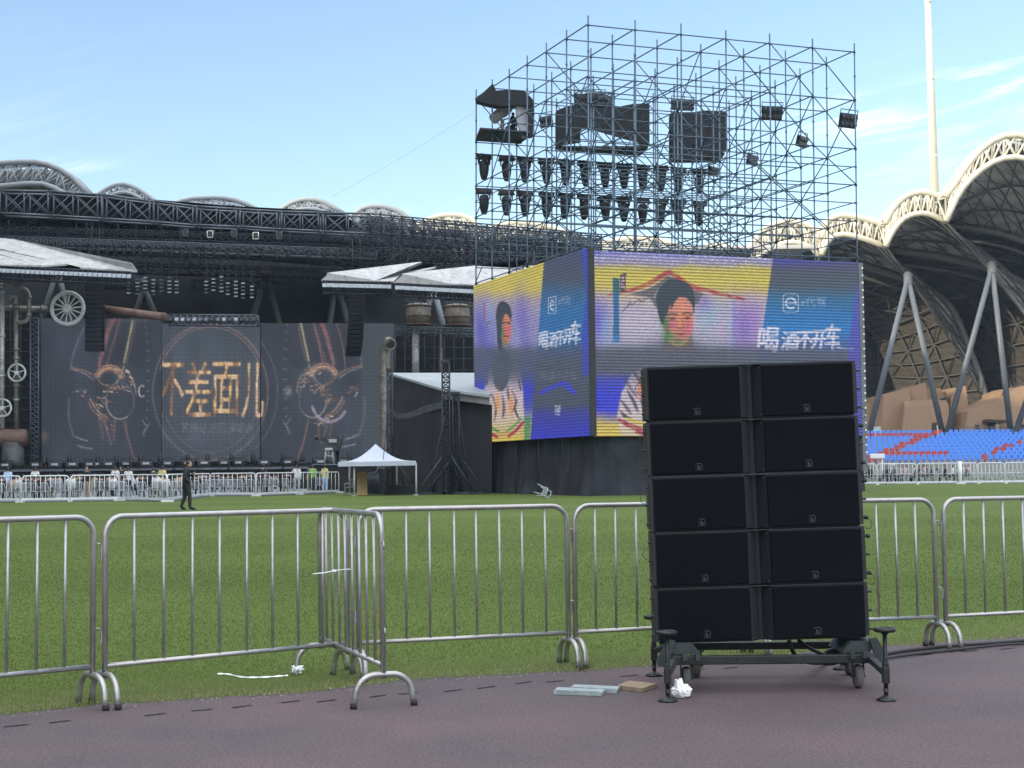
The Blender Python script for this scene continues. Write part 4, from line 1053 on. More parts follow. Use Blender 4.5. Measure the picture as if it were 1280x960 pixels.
# ------------------------------------------------------------------ main stage, far left
YS = 122.0
M_blk = mat('stage_black', (.014, .016, .020), .85, var=.3, scale=.6)
M_truss = mat('truss_dark', (.036, .044, .058), .5, metal=.4, var=.35, scale=1.2)
M_truss2 = mat('truss_grey', (.10, .115, .14), .5, metal=.4, var=.3, scale=1.2)
def px_poly(pts, Y): return [P(x, y, Y) for x, y in pts]
def Yd(d): return V((0, d, 0))

def lattice(mb, a, c, h, w, nb, r=.07, kind='X', dz=None):
    """box truss hanging below the line a-c: h high, w deep (away), nb bays"""
    a, c = V(a), V(c); d = (c - a)/nb; dw = V((0, w, 0)); dh = V((0, 0, -h))
    for o in (V((0,0,0)), dw, dh, dw + dh): mb.bar(a + o, c + o, r, 5)
    for k in range(nb + 1):
        p = a + d*k
        for o in (V((0,0,0)), dw): mb.bar(p + o, p + o + dh, r*.75, 4)
        mb.bar(p, p + dw, r*.6, 4); mb.bar(p + dh, p + dh + dw, r*.6, 4)
        if k < nb:
            q = p + d
            for o in (V((0,0,0)), dw):
                if kind == 'X' or k % 2 == 0: mb.bar(p + o, q + o + dh, r*.6, 4)
                if kind == 'X' or k % 2 == 1: mb.bar(p + o + dh, q + o, r*.6, 4)
            mb.bar(p + dh, q + dh + dw, r*.5, 4); mb.bar(p, q + dw, r*.5, 4)
    return mb

# roof
roof = thing('stage_roof', 'huge black stage roof of trusses hung with lamps over the far stage', 'stage roof', P(230, 590, 126))
m = MB(); fr_ = [(-140,236),(0,238),(124,242),(187,249),(300,258),(400,263),(428,266)]
top = [P(x, y, 122 + (x+140)*.008) for x, y in fr_]
bot = [P(x, y+26, 123 + (x+140)*.008) for x, y in fr_]
bk = [p + V((4, 26, -1.5)) for p in top]
n_ = len(top)
m.add(top + bk, [(k, k+1, n_+k+1, n_+k) for k in range(n_-1)])
m.add([p + V((0,1.2,0)) for p in top] + [p + V((0,1.2,0)) for p in bot], [(k, n_+k, n_+k+1, k+1) for k in range(n_-1)])
m.build('roof_sheet', M_blk, roof)
tops = [(0,238,266),(60,239,269),(122,243,272.5),(127,243,273),(187,251,276.5),(192,251,277),(241,257.5,281),(246,258,281),(295,261,283),(300,261.5,283),(346,264,286),(352,264.5,286),(398,265.5,288.5),(404,266,289),(462,267,292)]
def ft(i): 
    x, y0, y1 = tops[i]; Y = 120 + x*.008
    return P(x, y0, Y), P(x, y1, Y)
m = MB()
for i in range(len(tops)-1):
    (a, a2), (c, c2) = ft(i), ft(i+1)
    dw = V((0, 1.5, 0))
    for o in (V((0,0,0)), dw):
        m.bar(a+o, c+o, .085, 5); m.bar(a2+o, c2+o, .085, 5); m.bar(a+o, a2+o, .075, 5)
        if tops[i+1][0] - tops[i][0] > 10:
            mid, mid2 = (a+c)/2, (a2+c2)/2
            m.bar(mid+o, mid2+o, .06, 5)
            for (p, p2, q, q2) in ((a, a2, mid, mid2), (mid, mid2, c, c2)):
                m.bar(p+o, q2+o, .038, 4); m.bar(p2+o, q+o, .038, 4)
    m.bar(a2, a2+dw, .06, 4); m.bar(a, a+dw, .06, 4)
(a, a2) = ft(len(tops)-1); m.bar(a, a2, .09, 5)
p0, p1 = ft(0); m.bar(p0, p0 + V((-14, -.5, .8)), .11, 5); m.bar(p1, p1 + V((-14, -.5, .8)), .11, 5)
m.build('front_truss', M_truss2, roof)
def line_truss(x0, y0, x1, y1, Y0, Y1, h, w, nb, r=.06, mt=None, kind='X'):
    m = MB(); lattice(m, P(x0, y0, Y0), P(x1, y1, Y1), h, w, nb, r, kind); return m.build('lamp_truss', mt or M_truss, roof)
line_truss(-60, 281, 470, 297, 122, 126, .7, 1.0, 60, .05)
line_truss(-60, 293, 470, 312, 121, 125, .75, .8, 64, .055, M_truss2)
line_truss(-60, 272, 470, 289, 127, 131, .8, 1.0, 40, .05)
line_truss(-40, 312, 430, 326, 130, 132, .7, .8, 44, .045)
line_truss(-40, 326, 400, 338, 134, 135, .7, .8, 44, .045)
for (xa, xb, yy) in ((120, 200, 352), (238, 330, 350), (340, 410, 345)):
    line_truss(xa, yy, xb, yy+2, 133, 133, .6, .6, 10, .045)
# vertical hangers
m = MB()
for k in range(46):
    x = -20 + k*10.6 + rnd(-2, 2); Y = rnd(123, 133); y0 = 275 + x*.03
    m.bar(P(x, y0, Y), P(x, y0 + rnd(15, 60), Y), .03, 4)
m.build('hanger', M_truss, roof)
# open side wing of the roof behind the scaffold
wing_ = thing('roof_wing_truss', 'open lattice of dark roof trusses between the stage roof and the scaffold, sky showing through', 'truss', P(590, 590, 130))
for (x0, y0, x1, y1, Y, h, nb) in ((462,267,752,293,123,1.5,22),(440,279,752,300,128,1.5,26),(430,291,752,307,124,1.1,34),(430,302,752,314,131,1.2,30),(430,311,752,322,126,1.0,36),(430,321,752,330,133,1.0,30),(440,330,752,338,137,1.0,30),(450,272,752,296,139,1.6,18)):
    m = MB(); lattice(m, P(x0, y0, Y), P(x1, y1, Y+3), h, 1.4, nb, .055); m.build('truss', M_truss, wing_)
for k in range(16):
    x = 440 + k*20 + rnd(-4, 4); Y = rnd(124, 138); m = MB()
    m.bar(P(x, 268 + (x-440)*.085, Y), P(x + rnd(-2, 2), 345, Y), .07, 4); m.build('upright', M_truss, wing_)
for k in range(26):
    x = rnd(430, 735); y = 285 + (x-440)*.06 + rnd(0, 30); Y = rnd(125, 136); m = MB(); a = P(x, y, Y)
    m.bar(a, a + V((rnd(1.5, 3)*random.choice((-1, 1)), rnd(-1, 1), rnd(-2.5, -1))), .05, 4); m.build('brace', M_truss, wing_)
m = MB()
for k in range(60):
    x = rnd(432, 730); y = 292 + (x-440)*.05 + rnd(-5, 32); m.cbox(P(x, y, rnd(126, 136)), rnd(.3, .7), .4, rnd(.4, .9))
m.build('hung_gear', M_blk, wing_)
# dark cloth closing the back of the stage, below the roof
bd = MB(); 
bd.prism([P(-160, 250, 152), P(430, 268, 152), P(430, 330, 152), P(600, 346, 152), P(600, 612, 152), P(-160, 612, 152)], (0, .5, 0))
bd.build('stage_backdrop', mat('backdrop_cloth', (.030, .034, .042), .9, var=.5, scale=.25), label='dark cloth wall closing off the back of the far stage', cat='backdrop')

# LED walls of the stage
def stage_screen(label, x0, y0, x1, y1, Y):
    r = thing('stage_screen', label, 'screen', P((x0+x1)/2, 577, Y))
    q = [P(x, y, Y) for x, y in ((x0, y1), (x1, y1), (x1, y0), (x0, y0))]
    MB().prism([p + Yd(.03) for p in q], (0, .5, 0)).build('cabinet', M_blk, r)
    nx, nz = int((x1-x0)*1.15), int((y1-y0)*1.15); u = np.linspace(0, 1, nx)[None,:,None]; v = np.linspace(0, 1, nz)[:,None,None]
    A_, B_, C_, D_ = (np.array(p) for p in (q[3], q[2], q[1], q[0]))
    return r, Pic((A_*(1-u) + B_*u)*(1-v) + (D_*(1-u) + C_*u)*v, int(x0))
sL, pL = stage_screen('grey LED wall left of the gold lettering, with copper line art', 52, 398, 202, 578, YS)
sC, pC = stage_screen('central LED wall of the stage with four gold characters', 202.5, 404, 325, 577, YS - .5)
sR, pR = stage_screen('grey LED wall right of the gold lettering, with copper line art', 325.5, 404, 492, 578, YS)
def circ(cx_, cy_, rx, ry, a0=0, a1=360, n=20): return [(cx_ + rx*math.cos(math.radians(a0 + (a1-a0)*k/n)), cy_ - ry*math.sin(math.radians(a0 + (a1-a0)*k/n))) for k in range(n+1)]
red, cop, pale, rose, brz, hot = (136, 82, 82), (160, 116, 94), (142, 136, 138), (122, 94, 96), (126, 98, 84), (184, 150, 124)
for p_, base_ in ((pL, (58,65,75)), (pC, (70,78,88)), (pR, (58,65,75))):
    p_.over(base_, np.ones(p_.sh)); g_ = p_.vnoise(6, 5); p_.C *= (.88 + .24*g_)[...,None]
    col_ = .96 + .08*p_.rg.random((1, p_.sh[1])); p_.C *= np.repeat(np.repeat(col_, 1, 0), p_.sh[0], 0)[...,None]
    gx = (np.arange(p_.sh[1]) % 13 == 0)[None,:]*1.0 + (np.arange(p_.sh[0]) % 13 == 0)[:,None]*1.0; p_.C *= (1 - .05*np.clip(gx, 0, 1))[...,None]
pL.over((46,52,62), sstep(pL.X, 150, 185)*.55); pR.over((46,52,62), (1 - sstep(pR.X, 338, 385))*.55); pR.over((72,78,86), sstep(pR.X, 448, 456)*.8)
pL.poly([(128,404),(192,404),(186,440),(176,460),(160,452),(150,456),(122,458)], (44,48,58), 4, .5); pR.poly([(330,404),(440,404),(436,460),(412,462),(392,452),(372,462),(350,440)], (42,46,56), 4, .5)
def wing_art(p, f, rr):
    """machine-like line art of a masked head in copper, f maps left-wing columns"""
    st_ = lambda l, w, c, **k: p.stroke([f(x, y) for x, y in l], w, c, **k)
    for l, w in (([(144,397),(137,412),(131,432),(124,458)], 3.2), ([(139,397),(132,420),(122,456)], 1.6), ([(150,398),(143,424),(133,456)], 1.0)): st_(l, w, red, glow=4, tex=.4, taper=.3, col2=rose)
    st_([(166,401),(161,425),(155,453)], 2.2, (150,150,118), glow=3, tex=.3); st_([(170,400),(165,426),(158,454)], 1.0, rose, alpha=.7)
    for r0, w, c in ((20, 1.6, cop), (17, 2.2, hot), (14.5, 1.2, cop)): st_(circ(137, 479, r0, r0*1.12, 22, 152), w, c, glow=4, tex=.35)
    st_(circ(150, 501, 17.5, 23, 0, 360, 30), 1.2, (120,116,122), alpha=.8, tex=.5); st_(circ(150, 501, 17.5, 23, 190, 300, 16), 1.6, pale, alpha=.8)
    for l, w, c in (([(89,459),(105,463),(118,470),(128,480),(138,484)],1.5,brz), ([(89,461),(104,466),(116,474)],1.0,pale), ([(155,458),(150,470),(145,479)],1.3,pale), ([(111,503),(116,513),(124,520),(131,525)],2.2,brz), ([(113,499),(120,511),(128,519)],1.2,hot), ([(163,470),(168,480),(170,492)],1.3,pale), ([(89,458),(91,445),(98,425),(106,408)],.9,(110,112,118)), ([(86,498),(86,522),(92,546)],.9,(112,108,112)), ([(95,546),(102,549),(109,551)],1.2,pale), ([(97,557),(106,559.5),(115,561)],1.2,pale), ([(156,528),(160,548),(168,575)],1.6,rose), ([(131,528),(135,542),(139,556)],1.5,rose), ([(125,526),(129,548)],1.0,brz), ([(144,526),(142,550)],.8,brz)): st_(l, w, c, glow=2.5, tex=.4)
    p.C = np.clip(p.C, 0, 255)
    # clustered bright metal pieces
    for (cx_, cy_, sx, sy, n) in ((143,486,12,7,26), (127,501,8,8,18), (163,478,4,9,10), (128,521,6,5,12), (98,488,10,6,10), (135,530,10,8,8), (150,466,12,6,8)):
        for k in range(n):
            x, y = rr.gauss(cx_, sx*.5), rr.gauss(cy_, sy*.5); a = rr.uniform(-.3, 1.2); L_ = rr.uniform(1.5, 5.5)
            st_([(x, y), (x + L_*.5*math.cos(a) + rr.uniform(-.6,.6), y + L_*.5*math.sin(a)), (x + L_*math.cos(a), y + L_*math.sin(a) + rr.uniform(-1,1))], rr.uniform(.6, 2.0), rr.choice([brz, cop, pale, hot, rose, (80,60,56), (196,180,170)]), alpha=rr.uniform(.5, .95), soft=.6, sm=2)
    for k in range(16):
        a = math.radians(-70 + k*9.3); x, y = 178 + 9*math.cos(a)*.6, 470 + 78*math.sin(a)
        st_([(x, y), (x + 3.2*math.cos(a), y + 2.2*math.sin(a))], 1.0, (116,120,128), alpha=.8, sm=0)
    st_([(178,525),(184,534),(178,543)], .9, (112,116,124), sm=0); st_([(187,529),(180,539)], .9, (112,116,124), sm=0)
wing_art(pL, lambda x, y: (x, y), random.Random(3)); wing_art(pR, lambda x, y: (541 - x, y - 2), random.Random(9))
pL.stroke(circ(177.5,489,4,7,60,300), 1.8, (176,168,168), tex=.3); pR.blob(360, 489, 4.2, 5.5, (160,150,150), .9); pR.blob(358.5, 488, 2, 3, (84,70,70), .8)
pR.stroke(circ(412,502,22,25,195,330), 3.2, (156,146,160), glow=3, tex=.3); pR.stroke([(420,402),(428,430),(432,462)], 1.2, rose, tex=.3); pR.stroke([(392,405),(398,428),(404,456)], 1.8, rose, tex=.3)
for p_ in (pL, pC, pR):
    p_.stroke(circ(263,490,72,85,0,360,48), 1.3, (124,104,106), glow=3, tex=.55, alpha=.85); p_.stroke(circ(263,489,67,80,20,160,30), 1.0, (150,118,110), tex=.4, alpha=.8)
    p_.stroke(circ(263,490,84,95,-48,42,24), 1.0, (120,112,114), tex=.4, alpha=.7); p_.stroke(circ(263,484,62,82,205,335,24), .9, (112,112,120), tex=.4, alpha=.7)
    p_.stroke(circ(263,490,72,85,30,120,20), 1.3, (150,116,110), tex=.5, alpha=.7)
tm = np.zeros(pC.sh); tmR = np.zeros(pR.sh)
for ch, (x0, y0, x1, y1) in zip('不差面儿', [(199,453,229,520),(230.5,452,263,521),(265,452,299,521),(302,453,329,523)]):
    tm = np.maximum(tm, pC.text(ch, x0, y0, x1, y1, 1.5)); tmR = np.maximum(tmR, pR.text(ch, x0, y0, x1, y1, 1.5))
for p_, m_ in ((pC, tm), (pR, tmR)):
    m_ = np.maximum(m_, np.maximum(np.roll(m_, 1, 1), np.roll(m_, -1, 1))*.75)
    p_.add((120,70,40), blur(m_, 14)*.14)
    n_ = p_.vnoise(30, 12) + .35*(p_.vnoise(70, 50) - .5); st2 = [(0,(110,80,74)),(.3,(176,130,96)),(.48,(220,182,124)),(.62,(242,216,162)),(.78,(196,150,134)),(1,(248,230,200))]
    c_ = np.stack([np.interp(n_, [a for a, _ in st2], [b_[k] for _, b_ in st2]) for k in range(3)], -1)
    inner = np.clip(blur(m_, 2)*1.5 - .5, 0, 1); c_ = c_*(.62 + .38*inner[...,None])
    p_.over(c_, np.clip(m_*1.1, 0, 1)*(.72 + .28*np.clip(n_*1.4, 0, 1)))
fm = pC.text('苏州站巡回演唱会', 226, 528, 317, 542); pC.over((136,132,142), np.clip(fm, 0, 1)*.75*(.3 + .9*pC.vnoise(60, 60)))
for p_ in (pC,):
    gm = ((p_.rg.random(p_.sh) < .22) & (p_.Y > 525) & (p_.Y < 553) & ((p_.X < 224) | (p_.X > 312) | (p_.Y > 545))).astype(float); p_.over((122,122,128), blur(gm, 1)*.5*p_.vnoise(20, 30))
pL.blob(56, 546, 4, 7, (150,120,90), .5)
for r_, p_ in ((sL, pL), (sC, pC), (sR, pR)):
    p_.grain(.07); p_.build('picture', r_, .88, .10, .30, .06)

# stage deck
dk = thing('stage_deck', 'low black stage platform along the foot of the LED walls', 'stage', P(260, 600, 116))
zd = P(260, 583, 114).z
b = MB(); a, c = P(-120, 590, 114), P(492, 590, 114); b.box(a.x, c.x, 114, 121.2, .26, zd); b.build('deck', M_blk, dk)
b = MB()
for k in range(9): 
    x = a.x + (c.x - a.x)*(k+.5)/9; b.box(x-2.2, x+2.0, 113.7, 113.98, zd-.25, zd-.1)
b.build('front_rail', M_truss2, dk)
floor_l = None
M_lab = mat('lamp_front', (.30, .33, .36), .5)
xs_ = [8,46,69,91,114,122,137,160,183,211,236,255,282,300,330,362,400,430]
for k, x in enumerate(xs_):
    loc = P(x, 581.5, 113.9 if False else 115); loc.z = zd
    lab = 'small black floor lamp with a pale front plate standing along the stage edge'
    if floor_l is None:
        floor_l = thing('floor_lamp', lab, 'stage light', (0,0,0), 'floor lamps along the stage edge')
        m = MB(); m.rbox((0,0,.22), 1.0, .6, .42, .06); m.build('housing', M_lamp, floor_l)
        m = MB(); m.rbox((0,-.33,.27), .50, .06, .17, .02); m.build('front_plate', M_lab, floor_l)
        m = MB(); m.tube([(-.56,0,.0),(-.56,0,.62),(.56,0,.62),(.56,0,0)], .04, 5); m.build('bracket', M_lamp, floor_l)
        floor_l.location = loc
    else: dup(floor_l, loc, rnd(-.3, .3))
# monitors / small movers behind
for k in range(14):
    x = 60 + k*29 + rnd(-5, 5); loc = P(x, 575, 117); loc.z = zd + 1.15
    h = dup(heads[0], loc, rnd(-1.5, 1.5), 'small black moving lamp standing on the stage just in front of the LED walls', 'moving lamps standing on the stage'); h.scale = (.6, .6, -.6); h.location.z = zd + .08
# moving heads under the roof
for k, x in enumerate([20,39,58,80,100,112,122,134,144,155,167,175,187,207,215,227,238,249,257,268,284,298,310,328,346,360,386,405,422,440]):
    loc = P(x, 303 + x*.022, 120.5); h = dup(heads[0], loc, rnd(-1.5, 1.5), 'beam lamp hanging in the row under the stage roof truss', 'beam lamps under the stage roof'); h.scale = (.52, .52, .52)
M_strobe = mat('strobe_rim', (.75, .75, .68), .5)
for k, (x, y, br) in enumerate([(232,291,0),(263,293,1),(293,292,0),(320,295,1),(349,295,0)]):
    r = thing('square_lamp', ['square lamp with a dull rim hanging under the stage roof', 'square lamp with a bright pale rim hanging under the stage roof'][br], 'stage light', P(x, y, 120), 'square lamps with rims under the stage roof')
    m = MB(); c = P(x, y, 120); m.cbox(c, .40, .25, .46); m.build('housing', M_lamp, r)
    m = MB(); pts = [c + V((i*.22, -.15, j*.26)) for i, j in ((-1,-1),(1,-1),(1,1),(-1,1))]
    for i in range(4): m.bar(pts[i], pts[(i+1) % 4], .03, 4)
    m.build('rim', M_strobe if br else M_truss2, r)
# columns of blinder dashes
for grp, cols in (('left', [(161,348,367),(172,349,368),(182,347,367),(192,350,369),(202,350,368),(212,347,367),(221,352,367)]), ('right', [(258,352,368),(267,349,367),(277,346,368),(285,354,369),(295,352,372),(304,354,373),(315,358,375)])):
    for (x, y0, y1) in cols:
        r = thing('blinder_strip', f'hanging column of small pale lamp bars, {grp} group above the central LED wall', 'stage light', P(x, y0, 124), f'{grp} group of hanging lamp bars')
        m = MB(); m.bar(P(x, y0-25, 124), P(x, y1, 124), .03, 4); m.build('hanger', M_truss, r)
        y = y0
        while y < y1:
            m = MB(); m.cbox(P(x, y, 124) + V((0,-.06,0)), .30, .1, .10); m.build('lamp', M_lab if random.random() < .5 else M_truss2, r); y += 4.6

# white ridged awnings
M_sheet = mat('white_sheet', (.34, .35, .35), .55, var=.22, scale=.9, dirt=(.19, .20, .21))
def awning(label, tri, edge, Y, Yb, name='awning', lamps=None):
    r = thing(name, label, 'awning', P(edge[0][0], edge[0][1], Y))
    for quad in tri:
        m = MB(); pts = [P(x, y, Yb if hi else Y) for x, y, hi in quad]
        m.prism(pts, (0, 0, -.12)); m.build('roof_sheet', M_sheet, r)
    if lamps:
        (x0, y0), (x1, y1), nl = lamps
        m = MB(); lattice(m, P(x0, y0, Y), P(x1, y1, Y), .9, .9, nl, .05); m.build('edge_truss', M_truss, r)
        for k in range(nl):
            x = x0 + (x1-x0)*(k+.5)/nl; y = y0 + (y1-y0)*(k+.5)/nl + 5.5
            m = MB(); m.rbox(P(x, y, Y - .35),   .30, .16, .28, .02); m.build('lamp', mat('small_lamp', (.42, .46, .52), .5), r)
    return r
awning('white ridged awning over the pipes at the left end of the stage', [
    [(-90,290,1),(18,299,1),(165,328.5,0),(172,338.5,0),(101,334,0)], [(-90,292,1),(0,303,1),(84,330,0),(100,334,0),(52,332,0)], [(-90,296,1),(0,309,1),(50,331.5,0),(-90,329,0)], ],
    [(100,334)], 112, 116.5, lamps=((-40,331),(164,340),34))
awning('white ridged awning with its tip pointing left, above the curved hung speakers', [
    [(401,349,0),(409,341,0),(527,327,1),(505,340,1),(470,350.5,0)], [(470,350.5,0),(505,340,1),(534,329,1),(545,333,1),(492,351.5,0)]],
    [(450,350)], 112, 116.5, lamps=((403,351),(489,353),16))
awning('white ridged awning overlapping the tipped one, running behind the scaffold', [
    [(492,352,0),(502,342,0),(593,332,1),(660,325,1),(640,335,1),(560,354,0)], [(560,354,0),(640,335,1),(672,331,1),(672,357,0),(600,356.5,0)]],
    [(540,352)], 111, 115, lamps=((494,354),(610,360),22))
# hanging line arrays
def hung_array(label, x0, x1, y0, y1, Y, n, curve):
    r = thing('hanging_speaker_column', label, 'speaker', P((x0+x1)/2, y1, Y)); s = S(Y); w2 = (x1-x0)/s; h = (y1-y0)/s/n
    top_ = P((x0+x1)/2, y0, Y)
    m = MB(); m.cbox(top_ + V((0,0,.25)), w2*.9, .8, .12); m.bar(top_ + V((-.3,0,.3)), top_ + V((-.3,0,4)), .03, 4); m.bar(top_ + V((.3,0,.3)), top_ + V((.3,0,4)), .03, 4); m.build('flying_frame', M_rig, r)
    c = top_.copy(); ang = 0
    for k in range(n):
        ang = curve*(k/n)**2; c = c + V((-math.sin(ang)*h*.4, math.sin(ang)*h, -math.cos(ang)*h))
        m = MB(); m.rbox(c + V((0,0,h/2)), w2, .9, h*.93, .03, Matrix.Rotation(ang, 3, 'X')); m.build('cabinet', M_spk, r)
hung_array('straight column of hung black speakers left of the stage LED walls', 108.5, 129.5, 347, 440, 117, 16, .0)
hung_array('curved column of hung black speakers right of the stage LED walls', 436, 455, 362, 445, 117, 15, .55)
m = MB(); lattice(m, P(404, 360, 119), P(404.1, 404, 119), 0.01, .8, 1, .06)
# ------------------------------------------------------------------ steam-engine props
M_pipe = mat('aged_pipe', (.20, .19, .17), .45, metal=.5, var=.45, scale=2.2, dirt=(.09, .07, .055))
M_pipew = mat('mottled_pipe', (.42, .42, .41), .5, metal=.3, var=.35, scale=2.5, dirt=(.10, .09, .08))
M_rust = mat('rusty_pipe', (.15, .095, .075), .6, metal=.3, var=.4, scale=1.6, dirt=(.06, .045, .04))
M_whl = mat('wheel_grey', (.40, .41, .40), .55, metal=.2, var=.3, scale=2)
YP = 116.0; s_ = S(YP)
def ptube(mb, pts, rpx, Y=YP, n=10, sm=5): mb.tube(spline([P(x, y, Y) for x, y in pts], sm) if len(pts) > 2 else [P(x, y, Y) for x, y in pts], rpx/s_, n)
def flange(mb, x, y, rpx, Y=YP, d=(0,0,1), w=.22):
    c = P(x, y, Y); d = V(d); mb.bar(c - d*w/2, c + d*w/2, rpx/s_, 12)
r = thing('pipe_column', 'mottled white vertical pipe at the very left edge of the stage', 'pipe', P(2, 540, YP))
m = MB(); ptube(m, [(2.5,360),(2.5,536)], 3.2); [flange(m, 2.5, y, 4.2) for y in (365, 420, 470, 520)]; m.build('pipe', M_pipew, r)
m = MB(); m.lathe([(.3,0),(.34,.1),(.2,.3),(.05,.36)], P(2.5,360,YP), 12); m.build('cap', M_pipew, r)
r = thing('pipe_column', 'grey vertical pipe with a looped side pipe at its top, next to the mottled pipe', 'pipe', P(20, 540, YP))
m = MB(); ptube(m, [(13,377),(13.5,371),(17,370.5),(19.6,374),(20,383)], 3.0); ptube(m, [(20,380),(20.5,536)], 3.1); [flange(m, 20.3, y, 4.2) for y in (384, 437, 448, 482, 500)]; m.build('pipe', M_pipe, r)
m = MB(); ptube(m, [(18,352),(19,357),(25,360),(33,363),(36.5,371),(36,385),(36,396),(33,401),(27,403),(22,403)], 2.8); [flange(m, 36.2, y, 3.8) for y in (372, 394)]; m.build('loop_pipe', M_pipe, r)
m = MB(); c = P(17.5, 351, YP); m.lathe([(.25,-.25),(.75,-.1),(.78,.05),(.6,.12)], c, 16); m.build('funnel', M_rust, r)
def valve(x, y, rp, label):
    r = thing('valve_wheel', label, 'valve wheel', P(x, y, YP - .5), None); c = P(x, y, YP - .55); R = rp/s_
    m = MB(); m.tube([c + V((R*math.cos(a), 0, R*math.sin(a))) for a in [2*math.pi*k/28 for k in range(28)]], .085, 6, closed=True); m.build('rim', M_whl, r)
    m = MB()
    for k in range(5): a = 2*math.pi*k/5 + .3; m.bar(c, c + V((R*math.cos(a), 0, R*math.sin(a))), .05, 5)
    m.build('spokes', M_whl, r)
    m = MB(); m.bar(c + V((0,-.12,0)), c + V((0,.45,0)), .17, 10); m.build('hub', M_whl, r)
valve(21, 466, 10.6, 'round valve wheel on the grey vertical pipe with the loop'); valve(3, 510, 10.8, 'round valve wheel on the mottled pipe, cut by the left edge of the photo')
r = thing('boiler_tank', 'fat brown lying tank under the pipes at the left edge of the stage', 'tank', P(14, 585, YP))
m = MB(); a, c = P(-70, 547, YP), P(34.5, 547, YP); m.X = Matrix.Translation(a) @ frame(c - a).to_4x4(); L = (c-a).length
m.lathe([(.3,-.1),(.62,.05),(.66,.2)] + [(.66, L*k/6) for k in range(1, 6)] + [(.66,L-.3),(.6,L-.1),(.3,L)], (0,0,0), 18); m.build('tank', M_rust, r)
m = MB(); c = P(16, 584, YP); m.lathe([(.9,0),(.82,.5),(.8,1.9)], c, 16); m.build('pedestal', mat('tank_foot', (.07, .075, .085), .6, metal=.3, var=.4), r)
m = MB(); ptube(m, [(26,560),(27,585)], 1.2); m.build('drain_pipe', M_pipe, r)
r = thing('wagon_wheel', 'big pale spoked wagon wheel hung on the front of the stage set', 'wheel', P(84.5, 407, YP - 1)); c = P(84.5, 385.5, YP - 1); R = 20.5/S(YP-1)
m = MB(); m.tube([c + V((R*math.cos(a), 0, R*math.sin(a))) for a in [2*math.pi*k/40 for k in range(40)]], .125, 8, closed=True); m.tube([c + V((R*.9*math.cos(a), .0, R*.9*math.sin(a))) for a in [2*math.pi*k/40 for k in range(40)]], .07, 6, closed=True); m.build('rim', M_whl, r)
for k in range(14):
    a = 2*math.pi*k/14 + .1; m = MB(); m.bar(c, c + V((R*math.cos(a), 0, R*math.sin(a))), .075, 6, .05); m.build('spoke', M_whl, r)
m = MB(); m.lathe([(.12,-.35),(.24,-.3),(.30,-.1),(.30,.2)], c, 12, frame((0,-1,0))); m.build('hub', M_whl, r)
b = MB(); a, c = P(129, 386.5, 118), P(208, 396.5, 118); b.bar(a, c, 5.3/16.1, 14); [b.bar(a.lerp(c, q) , a.lerp(c, q + .012), 6.3/16.1, 14) for q in (.02, .5, .96)]
b.build('rusty_beam_pipe', M_rust, label='thick rusty pipe lying level above the left LED wall', cat='pipe')
b = MB(); a, c = P(-20, 386, 118), P(60, 386.5, 118); b.bar(a, c, .25, 10); [b.bar(a.lerp(c, q), a.lerp(c, q+.03), .33, 10) for q in (.4, .72, .9)]
b.build('level_pipe', M_pipe, label='grey level pipe running behind the wagon wheel and the vertical pipes', cat='pipe')
r = thing('light_bar', 'dark truss bar crammed with small lamps above the central LED wall', 'light bar', P(266, 407, 120))
m = MB(); lattice(m, P(210, 393, 120), P(322, 394, 120), 13/15.8, .7, 14, .055); m.build('truss', M_truss2, r)
for k in range(15):
    x = 214 + k*7.4; m = MB(); c = P(x, 400, 120.2); m.rbox(c, .36, .3, .42, .05); m.lathe([(.12,0),(.16,.12),(.13,.16)], c + V((0,-.15,-.02)), 10, frame((0,-1,.3)))
    m.build('lamp', random.choice([M_lamp, M_lab, M_truss2]), r)
# scaffold walls beside the pipes
def scaf_wall(label, x0, x1, y0, y1, Y, nx, ny):
    r = thing('steel_frame', label, 'scaffold', P((x0+x1)/2, y1, Y))
    for k in range(nx+1):
        x = x0 + (x1-x0)*k/nx; m = MB(); m.bar(P(x, y0, Y), P(x, y1, Y), .055, 5); m.bar(P(x, y0, Y+1.6), P(x, y1, Y+1.6), .055, 5); m.build('post', M_truss, r)
    for k in range(ny+1):
        y = y0 + (y1-y0)*k/ny; m = MB(); m.bar(P(x0, y, Y), P(x1, y, Y), .045, 5); m.bar(P(x0, y, Y+1.6), P(x1, y, Y+1.6), .045, 5); m.build('ledger', M_truss, r)
    m = MB(); m.prism([P(x0+1, y0+2, Y+1.9), P(x1-1, y0+2, Y+1.9), P(x1-1, y1, Y+1.9), P(x0+1, y1, Y+1.9)], (0,.05,0)); m.build('scrim', M_blk, r)
    for k in range(ny):
        i = k % nx; xa, xb = x0 + (x1-x0)*i/nx, x0 + (x1-x0)*(i+1)/nx; ya, yb = y0 + (y1-y0)*k/ny, y0 + (y1-y0)*(k+1)/ny
        m = MB(); m.bar(P(xa, ya, Y-.1), P(xb, yb, Y-.1), .035, 4); m.build('brace', M_truss, r)
scaf_wall('dark scaffold behind the pipes at the left end of the stage', -50, 51, 382, 584, 119, 8, 14)
scaf_wall('dark scaffold under the two barrel tanks right of the LED walls', 494, 604, 406, 590, 121, 9, 13)
m = MB()
rr = thing('tower_truss', 'slim lattice tower at the right end of the pipe scaffold, left of the LED wall', 'truss', P(43, 585, 117.5))
m = MB()
for i, j in ((-1,0),(1,0),(1,.5),(-1,.5)): m.bar(P(43 + i*5, 398, 117.5 + j), P(43 + i*5, 585, 117.5 + j), .07, 5)
for k in range(30):
    y = 398 + k*6.2; m.bar(P(38, y, 117.5), P(48, y+6.2, 117.5), .04, 4); m.bar(P(48, y, 117.5), P(38, y, 117.5), .04, 4)
